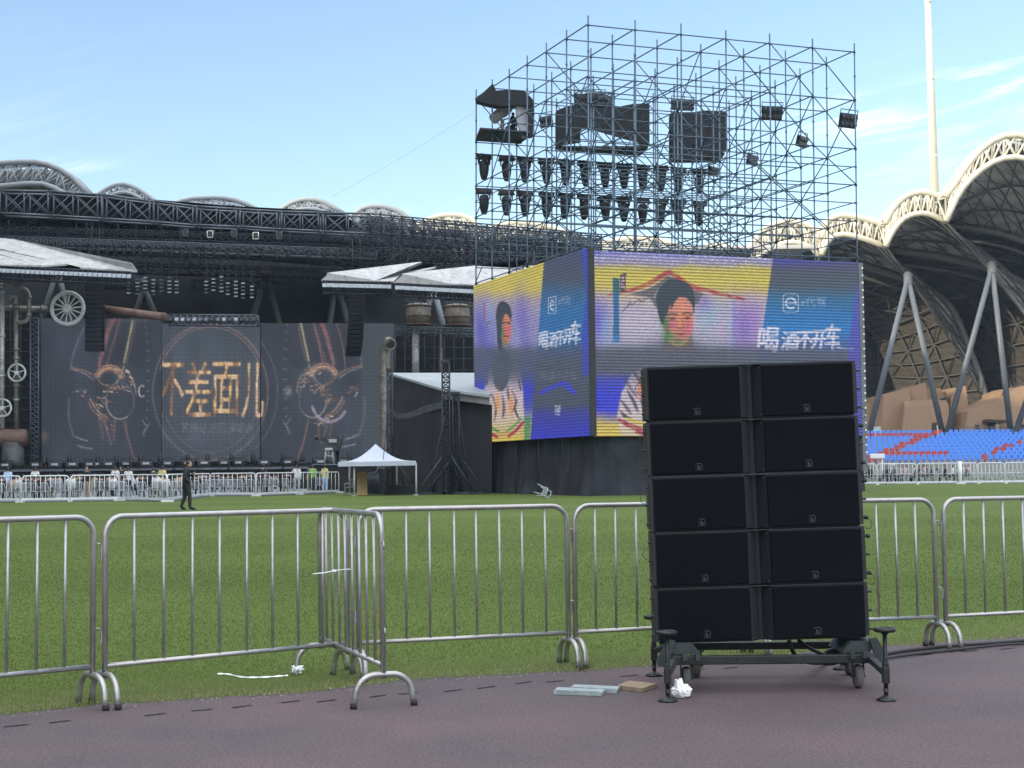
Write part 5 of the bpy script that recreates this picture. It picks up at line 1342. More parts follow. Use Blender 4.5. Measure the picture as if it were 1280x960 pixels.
m.build('lattice', M_truss2, rr)
# barrel tanks and their pipes
M_tank = mat('barrel_tank', (.20, .175, .15), .55, metal=.3, var=.4, scale=1.3, dirt=(.11, .085, .07))
for (x, w2, ytop, ybot, lb) in ((523, 16, 379, 407, 'weathered barrel tank on the right scaffold, nearer the LED walls'), (571.5, 16.5, 380, 408, 'weathered barrel tank on the right scaffold, beside the LED screen on the tower')):
    r = thing('barrel_tank', lb, 'tank', P(x, ybot, 119)); s = S(119); c = P(x, ybot, 119); H = (ybot - ytop)/s; R = w2/s
    m = MB(); m.lathe([(R*.86,0),(R*.95,H*.35),(R*1.02,H*.42),(R*.98,H*.5),(R*.94,H*.85),(R*.86,H*.97),(R*.55,H)], c, 22); m.build('shell', M_tank, r)
    for q in (.04, .42, .88): m = MB(); m.lathe([(R*1.03,H*q-.05),(R*1.06,H*q),(R*1.03,H*q+.05)], c, 22); m.build('hoop', M_rust, r)
    m = MB()
    for k in range(10): a = 2*math.pi*k/10; m.bar(c + V((R*1.0*math.cos(a), R*math.sin(a), H*.9)), c + V((R*math.cos(a), R*math.sin(a), H*1.15)), .03, 4)
    m.tube([c + V((R*math.cos(2*math.pi*k/20), R*math.sin(2*math.pi*k/20), H*1.15)) for k in range(20)], .03, 4, closed=True); m.build('guard_rail', M_truss, r)
b = MB(); lattice(b, P(493, 408, 118), P(600, 411, 118), .45, 2.4, 16, .05); b.build('gantry', M_truss2, label='level gantry carrying the two barrel tanks', cat='gantry')
for x, rp, lb in ((519.5, 4.4, 'thick shiny pipe dropping below the left barrel tank'), (551, 2.0, 'thin pipe dropping between the two barrel tanks')):
    b = MB(); b.bar(P(x, 413, 118.6), P(x, 480, 118.6), rp/16, 12); [b.bar(P(x, y, 118.6), P(x, y+1.2, 118.6), (rp+.8)/16, 12) for y in (415, 433, 452)]
    b.build('drop_pipe', M_pipew if rp > 3 else M_pipe, label=lb, cat='pipe')
r = thing('exhaust_pipe', 'tall grey exhaust pipe bent over at its open top, right end of the LED walls', 'pipe', P(481, 605, 112))
m = MB(); s = S(112); m.tube(spline([P(481,606,112), P(481,560,112), P(481,480,112), P(481.5,445,112), P(482,434,112) + V((0,-.15,0)), P(485,428,112) + V((.05,-.55,.0)), P(487,429.5,112) + V((.1,-1.0,-.1))], 6), 6.2/s, 16); m.build('pipe', M_pipe, r)
c = P(487.3,430,112) + V((.1,-1.02,-.1)); 
m = MB(); m.tube([c + frame((.15,-1,-.25)) @ V((.40*math.cos(a), .40*math.sin(a), 0)) for a in [2*math.pi*k/20 for k in range(20)]], .06, 6, closed=True); m.build('lip', M_pipe, r)
m = MB(); m.X = Matrix.Translation(c) @ frame((.15,-1,-.25)).to_4x4(); m.lathe([(.34,0),(.33,.012)], (0,0,0), 18); m.build('mouth', M_blk, r)
for y in (470, 520, 560): m = MB(); m.bar(P(481, y, 112), P(481, y+1.6, 112), 7/s, 16); m.build('flange', M_pipe, r)
# grey stand of the camera and its platform
r = thing('camera_riser', 'black platform with a broadcast camera on a pale tripod stool beside the stage', 'camera platform', GF(425, 96))
c = P(425, 600, 96); zr = P(425, 581, 96).z
m = MB(); a, d = P(388, 590, 96), P(466, 590, 96); m.box(a.x, d.x, 96, 99, gz(96), zr); m.build('platform', M_blk, r)
m = MB(); a, d = P(390, 581, 95.9), P(464, 581, 95.9); m.bar(a, d, .05, 5); m.build('edge_rail', M_truss2, r)
cam_ = thing('broadcast_camera', 'broadcast camera in a dark rain cover pointing left, on a pale stool tripod', 'camera', P(413, 580, 97))
m = MB()
for x0, x1 in ((408,405.5),(415,417.5),(411,411)): m.bar(P(x0, 562, 97), P(x1, 580.5, 97 + (.5 if x0 == 411 else 0)), .07, 5)
m.rbox(P(411.5, 561.5, 97), .5, .4, .16, .03); m.bar(P(408, 570, 97), P(416, 570, 97), .05, 5); m.build('tripod', M_whl, cam_)
m = MB(); o = [(397,545),(404,546),(414,546.5),(423,544),(426,548),(426,556),(424,563),(418,563),(414,558),(408,557),(402,552),(397,550)]
m.prism([P(x, y, 96.8) for x, y in o], (0,.6,0)); m.build('camera_body', mat('camera_cover', (.035, .04, .045), .8, var=.6, scale=3), cam_)
m = MB(); m.cbox(P(416, 551, 96.75), .5, .06, .22); m.build('cover_print', mat('cover_print_grey', (.35, .37, .38), .7), cam_)
m = MB(); m.bar(P(397, 547.5, 97.1), P(393.5, 547, 97.1), .16, 10); m.build('lens', M_lamp, cam_)
# ------------------------------------------------------------------ backstage shed, lattice masts, canopy tent
sh = thing('backstage_shed', 'tall black walled shed with a pale sloping roof right of the exhaust pipe', 'shed', GF(540, 88))
M_shed = mat('shed_cloth', (.024, .026, .030), .85, var=.45, scale=.4, bump=.05, bscale=2, spec=.2)
Yn, Yf = 87.0, 99.0
m = MB(); w_ = [(486,467),(553,486),(553,619),(486,612)]
q = [P(487,468,Yf), P(553,487,Yn), P(553,619,Yn), P(487,612,Yf)]; q[2].z = gz(Yn); q[3].z = gz(Yf)
m.prism(q, (.25, .08, 0)); m.build('side_wall', M_shed, sh)
m = MB(); z0 = P(570,419,Yn).z; a = P(600,492,Yn); 
q2 = [P(553,490,Yn), P(612,497,Yn), P(612,506,Yn), P(553,498,Yn)]; m.prism(q2, (0,.1,0)); m.build('front_valance', mat('valance_grey', (.20, .22, .24), .7, var=.3, scale=1), sh)
m = MB(); q3 = [P(556,498,Yn+.6), P(615,506,Yn+.6), P(615,620,Yn+.6), P(556,620,Yn+.6)]; q3[2].z = q3[3].z = gz(Yn)
m.prism(q3, (0,.1,0)); m.build('front_wall', M_blk, sh)
m = MB(); rf = [P(486,466,Yf), P(553,486,Yn-.3), P(612,494,Yn-.3), P(640,466,Yf)]; m.prism(rf, (0,0,-.14)); m.build('roof_sheet', mat('shed_roof', (.28, .32, .34), .5, var=.12, scale=.6), sh)
m = MB(); br_ = [(487,511),(496,517),(510,516.5),(530,509),(553,502),(553,510),(530,517),(512,524),(497,524),(489,519)]
def shw(x, y):
    q = (x - 487)/66; Y = Yf + (Yn - Yf)*q - .12; return P(x, y, Y)
m.prism([shw(x, y) for x, y in br_], (-.06, -.03, 0)); m.build('sagging_hem', mat('hem_grey', (.055, .06, .068), .8, var=.4, scale=1), sh)
for x in (505, 526, 540):
    m = MB(); a, c = shw(x, 512), shw(x, 614); m.bar(a, c, .05, 5); m.build('wall_fold', M_shed, sh)
def mast(label, x, w2, y0, Y, n):
    r = thing('lattice_mast', label, 'mast', GF(x, Y)); g = GF(x, Y); zt = P(x, y0, Y).z; h = w2/S(Y)
    m = MB()
    cs = [(-h,0),(h,0),(h,2*h),(-h,2*h)]
    for dx, dy in cs: m.bar((g.x+dx, Y+dy, g.z), (g.x+dx, Y+dy, zt), .045, 6)
    for k in range(n):
        za, zb2 = g.z + (zt-g.z)*k/n, g.z + (zt-g.z)*(k+1)/n
        for i in range(4):
            a, c = cs[i], cs[(i+1) % 4]; s1, s2 = ((a, c) if (k+i) % 2 else (c, a))
            m.bar((g.x+s1[0], Y+s1[1], za), (g.x+s2[0], Y+s2[1], zb2), .028, 4); m.bar((g.x+a[0], Y+a[1], zb2), (g.x+c[0], Y+c[1], zb2), .024, 4)
    m.build('lattice', M_truss, r)
    m = MB(); m.rbox((g.x, Y+h, zt), 2.6*h, 2.6*h, .2, .03); m.build('head_block', M_rig, r)
    m = MB()
    for dx, dy in ((-1.7,-.4),(1.7,-.4),(-.9,1.8),(.9,1.8)):
        m.bar((g.x+dx*.1, Y+h, g.z+2.2), (g.x+dx, Y+dy, g.z+.05), .05, 5); m.bar((g.x, Y+h, g.z+.1), (g.x+dx, Y+dy, g.z+.06), .05, 5)
    m.build('base_braces', M_truss, r)
    return r
mast('tall dark lattice mast in front of the backstage shed, the taller of two', 558, 4.5, 452, 85, 26)
mast('shorter dark lattice mast close to the right of the tall mast', 570.5, 3.8, 492, 86, 20)
mast('slim dark lattice mast at the left corner of the backstage shed', 487.5, 3.2, 462, 90, 22)
b = MB(); [b.bar(P(x, y, 84.5), P(x+dx, 617, 84), .02, 4) for x, y, dx in ((556,520,-22),(572,500,16),(488,480,-13),(560,560,30))]; b.build('guy_lines', M_truss, label='thin dark guy lines running down from the lattice masts', cat='guy lines')
# white pop-up canopy
cp = thing('canopy_tent', 'white pop-up canopy tent standing on the grass left of the shed', 'tent', GF(478, 84))
M_canvas = mat('white_canvas', (.39, .44, .53), .7, var=.07, scale=1.5)
g = [P(422.5,577.5,83.5), P(520,576,83.2), P(500,577,87.2), P(436,577,87.5)]; apex = P(469.5,555,85.3)
for k in range(4):
    a, c = g[k], g[(k+1) % 4]; m = MB()
    def fn(u, v, a=a, c=c):
        p = a.lerp(c, u); q = p.lerp(apex, v); sag = .30*math.sin(math.pi*v)*(1 - .0*abs(u-.5)); q.z -= sag + .06*math.sin(math.pi*u)*(1-v)*math.sin(3*v); return q
    m.grid(fn, 8, 8); m.build('roof_panel', M_canvas, cp)
    m = MB(); m.prism([a, c, c - V((0,0,.25)), a - V((0,0,.25))], (0,.012,0)); m.build('valance', M_canvas, cp)
for k, (x, Y) in enumerate(((442.8, 83.7), (520.2, 83.4), (496, 87.4), (437, 87.6))):
    p = GF(x, Y); zt_ = P(x, 579, Y).z
    m = MB(); m.bar(p, V((p.x, p.y, zt_)), .05, 6); m.cbox(p + V((0,0,.03)), .25, .25, .05); m.build('leg', M_whl, cp)
b = MB(); q = [P(446,619,86), P(459.5,618.5,86), P(458,589.5,86.6), P(446.5,590,86.6)]; q[0].z = q[1].z = gz(86) + .01; b.prism(q, (0,.06,0))
b.build('plywood_sheet', mat('plywood', (.44, .30, .15), .7, var=.15, scale=2), label='yellow plywood sheet leaning upright under the white canopy', cat='board')
b = MB(); lattice(b, P(460,592,88), P(472,592,88), 1.2, .5, 4, .04, ); b.build('cage_rack', M_truss2, label='grey wire cage rack behind the plywood sheet', cat='rack')
b = MB(); a, c = P(480, 610, 87), P(540, 610, 87); b.prism([V((a.x,87,gz(87))), V((c.x,87,gz(87))), V((c.x,87,gz(87)+.45)), V((a.x+.5,87,gz(87)+.55)), V((a.x,87,gz(87)+.3))], (0,1.2,0)); b.build('road_case', M_blk, label='low dark road case at the foot of the shed wall behind the canopy', cat='case')
b = MB(); a, c = P(458, 600, 90), P(486, 600, 90); b.prism([V((a.x,90,gz(90))), V((c.x,90,gz(90))), V((c.x,90,gz(90)+1.5)), V((a.x,90,gz(90)+1.4))], (0,1.2,0)); b.build('equipment_stack', M_blk, label='dark covered equipment stack behind the canopy tent', cat='equipment')
# ------------------------------------------------------------------ stadium bowl
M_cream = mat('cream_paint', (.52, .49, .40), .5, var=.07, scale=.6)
M_roof_shade = mat('shaded_roof_grey', (.24, .265, .285), .5, var=.08, scale=.6)  # darker grey roof paint: the left bays' shade is put into the colour
t = NT('roof_underside'); geo = t.node('ShaderNodeNewGeometry'); sp_ = t.node('ShaderNodeSeparateXYZ'); t.link(geo.outputs['Position'], sp_.inputs[0])
n1 = t.noise(.12, 4, vec=geo.outputs['Position']); c = t.ramp(n1, [(.3, (.33, .33, .33)), (.7, (.43, .43, .43))])
wv = t.math('SINE', t.math('MULTIPLY', sp_.outputs['Z'], 2*math.pi/.9)); c = t.mix(1.0, c, t.math('MULTIPLY_ADD', wv, .16, 1.0), 'MULTIPLY')
t.link(c, t.bsdf.inputs['Base Color']); t.bsdf.inputs['Roughness'].default_value = .8; M_under = t.m
M_louv_shade = M_under.copy(); M_louv_shade.name = 'shaded_louvre_brown'
for nd in M_louv_shade.node_tree.nodes:
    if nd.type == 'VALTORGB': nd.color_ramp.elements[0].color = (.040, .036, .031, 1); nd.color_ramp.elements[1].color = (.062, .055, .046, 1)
M_rib = mat('roof_rib', (.085, .085, .085), .6, metal=.2, var=.2)
M_ribl = mat('main_rib_grey', (.13, .13, .132), .6, metal=.1, var=.2)
M_skyl = mat('roof_skin', (.50, .50, .47), .6, var=.1, scale=.3)
def resample(pts, n):
    ps = spline([V((x, y, 0)) for x, y in pts], 6); L = [0]
    for a, c in zip(ps, ps[1:]): L.append(L[-1] + (c-a).length)
    out = []; j = 0
    for k in range(n+1):
        d = L[-1]*k/n
        while j < len(L)-2 and L[j+1] < d: j += 1
        out.append(ps[j].lerp(ps[j+1], (d - L[j])/max(1e-6, L[j+1]-L[j])))
    return [(p.x, p.y) for p in out]
def roof_shell(label, upper, lower, Y, mt, rpx=3.6, n=12, shell=None, depth=3.0, cat='roof', rib=None):
    r = thing('stadium_roof_bay', label, cat, P(lower[len(lower)//2][0], lower[len(lower)//2][1], Y), 'scalloped bays of the stadium roof')
    up, lo = resample(upper, n), resample(lower, n); s = S(Y); R = rpx/s
    U = [P(x, y, Y) for x, y in up]; Lw = [P(x, y, Y - .6) for x, y in lo]
    U2 = [p + V((0, depth, .2)) for p in U]
    MB().tube(U, R, 8).build('upper_chord', mt, r); MB().tube(Lw, R*.9, 8).build('lower_chord', mt, r)
    MB().tube(U2, R*.6, 6).build('rear_chord', mt, r)
    m = MB()
    for k in range(n):
        m.bar(U[k], Lw[k], R*.33, 5); m.bar(U[k], Lw[k+1] if k % 2 else Lw[k], R*.33, 5); m.bar(Lw[k], U[k+1], R*.33, 5)
        m.bar(U2[k], Lw[k], R*.28, 5); m.bar(U2[k], U[k+1], R*.25, 4); m.bar(Lw[k], U2[k+1], R*.28, 5); m.bar(U[k], U2[k], R*.25, 4)
    m.build('web', mt, r)
    if rib:
        rp_, Yr, nxt = rib
        rl = [P(x, y, Yr) for x, y in resample(rp_, n*2)]; ll = [P(x, y, Y - .2) for x, y in resample(lower, n*2)]
        def loft(A, B, bulge):
            def g(u, v):
                i = min(len(A)-1, int(round(u*(len(A)-1)))); p = A[i].lerp(B[i], v); return p + V((0, 0, bulge*math.sin(math.pi*v)))
            return g
        def surf(A, B, bulge, nm):
            g_ = loft(A, B, bulge); N = len(A)-1
            m = MB(); m.grid(g_, N, 10); m.build(nm, M_louv_shade if nm == 'inner_shell' else M_under, r)  # inner shell takes the dark copy, its missing shade put into the colour
            o = V((0, -.5, -.25)); m = MB()
            for i in range(0, N+1, 2): m.tube([g_(i/N, v/8) + o for v in range(9)], .11, 5)
            for v in (.33, .66): m.tube([g_(i/N, v) + o for i in range(N+1)], .16, 5)
            vs3 = (0, .33, .66, 1)
            for i in range(0, N-3, 4):
                for a_, b_ in zip(vs3, vs3[1:]):
                    m.bar(g_(i/N, a_) + o, g_((i+4)/N, b_) + o, .085, 4); m.bar(g_((i+4)/N, a_) + o, g_(i/N, b_) + o, .085, 4)
            m.build('bracing', M_rib, r)
        m = MB(); tk = [p + V((0, .8, -.2)) for p in U2]; N2 = len(tk)
        m.add(tk + [p + V((p.x*.22, 46 - (p.y - 180), 1.0)) for p in tk], [(k, k+1, N2+k+1, N2+k) for k in range(N2-1)]); m.build('top_skin', M_skyl, r)
        surf(ll, rl, 1.2, 'shell')
        MB().tube([p + V((0, -.8, -.3)) for p in rl], .52, 8).build('main_rib', M_ribl, r)
        MB().tube([p + V((.5, .2, -1.9)) for p in rl], .26, 6).build('second_rib', M_rib, r)
        if nxt:
            nl = [P(x, y, nxt[1]) for x, y in resample(nxt[0], n*2)]
            surf([p + V((0,.5,-.4)) for p in rl], nl, -.5, 'inner_shell')
    if shell:
        dY, zb, dx = shell
        def sf(u, v):
            i = min(n-1, int(u*n)); f = u*n - i; a = Lw[i].lerp(Lw[i+1], f) + V((0, .6, .0)); w = v*math.pi/2
            return V((a.x + dx*math.sin(w)*1.0, a.y + dY*math.sin(w), zb + (a.z - zb)*math.cos(w)**.9 + 1.5*math.sin(2*w)))
        m = MB(); m.grid(sf, n*2, 14); m.build('shell', M_under, r)
        for k in range(0, n*2+1, 3):
            m = MB(); m.tube([sf(k/(2*n), v/14) + V((0,-.35,-.3)) for v in range(15)], .22 if k % 6 else .30, 5); m.build('rib', M_rib, r)
        for v in (2, 5, 8, 11):
            m = MB(); m.tube([sf(k/(2*n), v/14) + V((0,-.35,-.3)) for k in range(n*2+1)], .18, 5); m.build('purlin', M_rib, r)
        m = MB()
        vv = [0, 2, 5, 8, 11, 13]
        for k in range(0, n*2-2, 3):
            for a, c in zip(vv, vv[1:]):
                m.bar(sf(k/(2*n), a/14) + V((0,-.35,-.3)), sf((k+3)/(2*n), c/14) + V((0,-.35,-.3)), .13, 4)
                m.bar(sf((k+3)/(2*n), a/14) + V((0,-.35,-.3)), sf(k/(2*n), c/14) + V((0,-.35,-.3)), .13, 4)
        m.build('bracing', M_rib, r)
        # outer skin between upper and lower chords, set back
        m = MB()
        for k in range(n): m.face([U2[k] + V((0,.6,-.3)), U2[k+1] + V((0,.6,-.3)), sf((k+1)/n, .15) + V((0,1,.5)), sf(k/n, .15) + V((0,1,.5))])
        m.build('top_skin', M_skyl, r)
    return r
RIB3 = [(1184,279),(1250,290),(1300,310),(1345,345),(1390,400),(1430,470)]
RIB2 = [(1108,310),(1180,320.5),(1240,336),(1281,357),(1312,395),(1332,440),(1345,490)]
RIB1 = [(1040,318),(1078,330),(1134,348),(1166.6,365.5),(1190.6,389),(1206,427),(1222,468),(1232,505)]
RIB0 = [(1000,380),(1040,388),(1075,400),(1096,430),(1110,462),(1124,498)]
roof_shell('large cream roof bay highest at the right edge of the photo', [(1182,247),(1197,225),(1214,201),(1236,179),(1258,169.5),(1281,170),(1310,182),(1340,206),(1366,240)], [(1182.5,277),(1197,245),(1214,223),(1236,205.6),(1258,197),(1281,198),(1310,208),(1340,232),(1364,272)], 178, M_cream, 4.4, 16, rib=(RIB3, 194, (RIB2, 204)))
roof_shell('cream roof bay between the light pole and the scaffold, second from the right', [(1107,281),(1111.6,269),(1122.5,253.8),(1135.6,244),(1153,240),(1170.6,244),(1182,247)], [(1107,308.4),(1113.8,293),(1126.9,275.6),(1142,268),(1157.5,267),(1172.8,272),(1182.7,277.4)], 184, M_cream, 4.2, 12, rib=(RIB2, 196, (RIB1, 208)))
roof_shell('cream roof bay seen at the right edge of the scaffold', [(1028,300),(1031,284),(1037,275),(1050,269.5),(1072,272),(1092,277),(1106,281)], [(1027,319),(1033,304),(1041.6,296),(1054.7,293),(1076.6,297.5),(1107,308)], 190, M_cream, 4.2, 12, rib=(RIB1, 202, (RIB0, 216)))
roof_shell('cream roof bay seen through the right part of the scaffold', [(938,312),(952,290),(968,280),(988,277),(1009,281),(1026,294)], [(942,328),(952,318),(968,309),(984,303),(1003,304.6),(1017,312),(1026,322)], 200, M_cream, 3.8, 12, (38, 8.0, 0))
roof_shell('low cream roof bay just above the top of the LED screen', [(868,318),(876,311),(891,306.5),(911,308),(930,316)], [(868,334),(880,325),(895,321),(912,323),(930,334)], 208, M_cream, 3.4, 10, (34, 8.0, 0))
roof_shell('pale roof bay seen through the middle of the scaffold', [(748,306),(770,300),(800,297),(830,301),(862,314)], [(748,322),(770,315),(800,312),(830,316),(862,330)], 214, M_cream, 3.2, 10, (32, 8, 0))
roof_shell('pale roof bay seen through the left foot of the scaffold', [(602,290),(625,281),(650,278),(690,284),(742,304)], [(602,306),(625,297),(650,293),(690,300),(742,320)], 214, M_cream, 3.2, 10, (32, 8, 0))
roof_shell('low roof bay peeping over the trusses left of the scaffold', [(515,286),(540,272),(565,268.5),(585,272),(603,286)], [(515,302),(540,289),(565,284),(585,288),(603,304)], 210, M_cream, 3.2, 10, (32, 8, 0))
roof_shell('shaded grey roof bay over the right end of the stage roof', [(440,272),(450,262),(465,258),(485,259.5),(505,268),(514,280)], [(440,284),(450,275),(467,270),(485,273),(505,284),(514,296)], 204, M_roof_shade, 3.4, 10, (32, 8, 0))
roof_shell('shaded grey roof bay in the middle of the stage roof line', [(340,272),(357,258),(375,250.5),(395,250),(412,256),(430,268)], [(340,284),(357,270),(375,262),(395,262),(412,269),(430,282)], 200, M_roof_shade, 3.4, 10, (32, 8, 0))
roof_shell('lowest shaded grey roof bay, a thin sliver over the stage roof', [(205,262),(230,250),(250,248),(275,247.5),(300,252),(330,266)], [(205,274),(230,262),(252,258),(275,258),(300,264),(330,278)], 196, M_roof_shade, 3.2, 10, (32, 8, 0))
roof_shell('small shaded grey roof bay with a round arch above the stage roof', [(112,256),(122,244),(140,233),(155,230.5),(170,235.5),(186,246),(200,258)], [(116,262),(126,252),(142,243),(156,240.5),(170,245),(186,256),(198,266)], 190, M_roof_shade, 3.0, 12, (32, 8, 0))
roof_shell('large shaded grey roof bay at the left edge of the photo', [(-120,262),(-90,232),(-50,212),(0,204.5),(45,203),(70,210),(90,222),(112,245)], [(-118,282),(-88,258),(-48,240),(0,233),(48,229.5),(70,236),(90,248),(106,262)], 184, M_roof_shade, 4.0, 16, (34, 8, -6))
# rear wall closing the bowl under the roof bays
rw = thing('stand_rear_wall', 'brown louvred rear wall of the stand under the roof bays, crossed by dark ribs', 'wall', P(1200, 545, 226))
wp = [(1015,334),(1060,312),(1107,310),(1150,288),(1183,280),(1212,240),(1258,216),(1300,222),(1345,262),(1380,300),(1440,330),(1440,560),(1015,560)]
MB().prism(px_poly(wp, 226), (0, .6, 0)).build('louvre_panel', M_louv_shade, rw)
def topy(x):
    for (a, ya), (c, yc) in zip(wp[:11], wp[1:11]):
        if a <= x <= c: return ya + (yc-ya)*(x-a)/(c-a)
    return 330
for k in range(22):
    x = 1022 + k*19; m = MB(); m.bar(P(x, topy(x) + 2, 225.6), P(x, 556, 225.6), .16, 5); m.build('rib', M_rib, rw)
for y in (300, 345, 390, 425, 455, 490):
    m = MB(); xs2 = [x for x in range(1018, 1440, 6) if topy(x) < y - 2]
    if len(xs2) > 1: m.bar(P(xs2[0], y - 4, 225.5), P(xs2[-1], y + 10, 225.5), .16, 5); m.build('purlin', M_rib, rw)
for k in range(22):
    x = 1022 + k*19
    for y in (345, 390, 425, 455):
        if topy(x) < y - 8: m = MB(); m.bar(P(x, y, 225.4), P(x + 19, y + (35 if k % 2 else 42)*(1 if k % 2 else -1)*.9, 225.4) if topy(x+19) < y - 45 or k % 2 else P(x+19, y+36, 225.4), .10, 4); m.build('brace', M_rib, rw)
rd = thing('sun_block_deck', 'roof deck added behind the cream bays to keep sun off the rear wall', 'roof', (50, 215, 30))
MB().box(-8, 61, 199, 234, 30.4, 30.9).build('deck', M_under, rd); MB().box(61.1, 125, 197, 234, 36.6, 37.1).build('upper_deck', M_under, rd)  # slabs added to block the sun, mostly hidden by the shells
# lattice light pole
b = MB(); a, c = P(1169.5, 262, 222), P(1157.5, -60, 222); a.z = 10; b.X = None
aa = P(1169.5, 262, 222); dirv = (c - aa).normalized(); foot = aa - dirv*26
r = thing('floodlight_mast', 'tall pale tapering floodlight mast rising out of the top of the photo', 'light pole', foot)
m = MB(); m.bar(foot, aa, .72, 16, .66); m.bar(aa, c, .66, 16, .40); m.build('pole', M_cream, r)
m = MB()
for q in (.2, .5, .8): p = aa.lerp(c, q); m.bar(p, p + dirv*.4, .66 - .2*q, 16)
m.build('collar', M_cream, r)
# V columns
M_col = mat('column_grey', (.080, .094, .108), .5, var=.12, scale=.5)
def vcol(label, ax, ay, legs, Y, rpx=3.9, mt=None):
    r = thing('v_column', label, 'column', P(ax, 545, Y), 'pairs of slanting stadium columns')
    for (x, y, dy) in legs:
        m = MB(); a, c = P(ax + (x-ax)*.02, ay, Y), P(x, y, Y + dy); m.bar(a, c, rpx*.85/S(Y), 12, rpx/S(Y)); m.build('leg', mt or M_col, r)
    m = MB(); m.bar(P(ax, ay+6, Y), P(ax, ay-8, Y+2), .55, 8); m.build('joint', M_rib, r)
vcol('pair of slanting grey columns standing nearest the LED screen', 1135, 352, [(1085,547,0),(1179,545,0)], 177)
vcol('pair of slanting grey columns right of the others, feet near the tan blocks', 1240, 339, [(1183,545,0),(1264,545,0)], 176)
vcol('slanting columns cut off by the right edge of the photo', 1345, 330, [(1267,547,0),(1395,547,0)], 175)
for i, (ax, ay, legs) in enumerate([(72,340,[(46,420),(93,420)]), (180,360,[(158,430),(208,430)]), (333,345,[(305,430),(356,430)]), (420,352,[(408,430),(442,430)]), (541,358,[(526,430),(560,430)])]):
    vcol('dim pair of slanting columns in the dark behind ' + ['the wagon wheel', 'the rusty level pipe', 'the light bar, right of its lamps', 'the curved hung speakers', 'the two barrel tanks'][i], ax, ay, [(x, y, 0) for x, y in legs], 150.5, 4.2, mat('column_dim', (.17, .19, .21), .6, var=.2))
# tan concourse blocks
M_tan = mat('tan_render', (.27, .175, .11), .8, var=.10, scale=.35)
M_dark = mat('dark_opening', (.03, .028, .026), .8)
blk = thing('concourse_block', 'tan block with a slanted top, the leftmost beside the LED screen', 'building', P(1120, 545, 190))
MB().prism(px_poly([(1100,552),(1105,494),(1137,485),(1140,552)], 190), (0, 12, 0)).build('wall', M_tan, blk)
MB().prism(px_poly([(1137.2,485),(1157,478),(1160,500),(1160,552),(1138,552)], 191), (0, 11, 0)).build('rear_wall', M_tan, blk)
blk = thing('concourse_block', 'low tan block with a doorway behind the feet of the slanting columns', 'building', P(1157, 545, 186))
f = px_poly([(1127,552),(1131,508),(1186,506.5),(1187,552)], 186); bk = [p + V((3, 14, 2.8 if i in (1, 2) else 0)) for i, p in enumerate(f)]
m = MB(); m.add(f + bk, [(0,1,2,3),(7,6,5,4),(0,4,5,1),(1,5,6,2),(2,6,7,3),(3,7,4,0)]); m.build('wall', M_tan, blk)
MB().prism(px_poly([(1165,546),(1165,528.5),(1174,528.5),(1174,546)], 185.9), (0, .06, 0)).build('doorway', M_dark, blk)
MB().prism(px_poly([(1171,546),(1171,531),(1174,531),(1174,546)], 185.8), (0, .05, 0)).build('door', mat('door_pale', (.42, .46, .40), .6), blk)
MB().prism(px_poly([(1175,500),(1179,497),(1184,496.5),(1181,500)], 190), (0, 1, 0)).build('vent', M_dark, blk)
blk = thing('concourse_block', 'tan block standing between the two others, in shade behind the columns', 'building', P(1196, 545, 193))
MB().prism(px_poly([(1184,552),(1189,495),(1207,482),(1211,512),(1207,552)], 193), (0, 10, 0)).build('wall', M_tan, blk)
blk = thing('concourse_block', 'tan block with a dark canopy over a doorway at the right edge', 'building', P(1250, 545, 184))
MB().prism(px_poly([(1205,552),(1210,514),(1262,493),(1262,552)], 184), (0, 12, 0)).build('wall', M_tan, blk)
MB().prism(px_poly([(1262.2,552),(1262.2,489),(1280,482),(1330,478),(1330,552)], 183.5), (0, 12, 0)).build('side_wall', M_tan, blk)
MB().prism(px_poly([(1235,552),(1235,528),(1249,528),(1249,552)], 183.9), (0, .06, 0)).build('doorway', M_dark, blk)
MB().prism(px_poly([(1234,527.5),(1235,524),(1259,525),(1259,528.5)], 182), (0, 2, 0)).build('canopy', M_dark, blk)
blk = MB().prism(px_poly([(1040,552),(1046,500),(1100,505),(1098,552)], 196), (0, 8, 0)).build('concourse_block', M_tan, label='tan block mostly hidden behind the LED screen edge', cat='building')
b = MB(); a, c = P(1085,545,181), P(1101,545,181); b.prism(px_poly([(1087,546),(1087,534),(1101,533),(1101,546)], 181), (0,.2,0)); b.build('glass_booth', mat('booth_glass', (.30, .42, .42), .15, var=.1), label='pale glass booth between the left column foot and the tan block', cat='booth')
b = MB()
for k in range(12):
    p = P(1190 + k*10, 546, 176); b.bar(p, p + V((0,0,1.1)), .05, 5)
b.bar(P(1190,546,176) + V((0,0,1.1)), P(1300,546,176) + V((0,0,1.1)), .05, 5); b.bar(P(1190,546,176) + V((0,0,.6)), P(1300,546,176) + V((0,0,.6)), .04, 5)
b.build('walkway_railing', M_col, label='thin railing along the walkway above the seats', cat='railing')
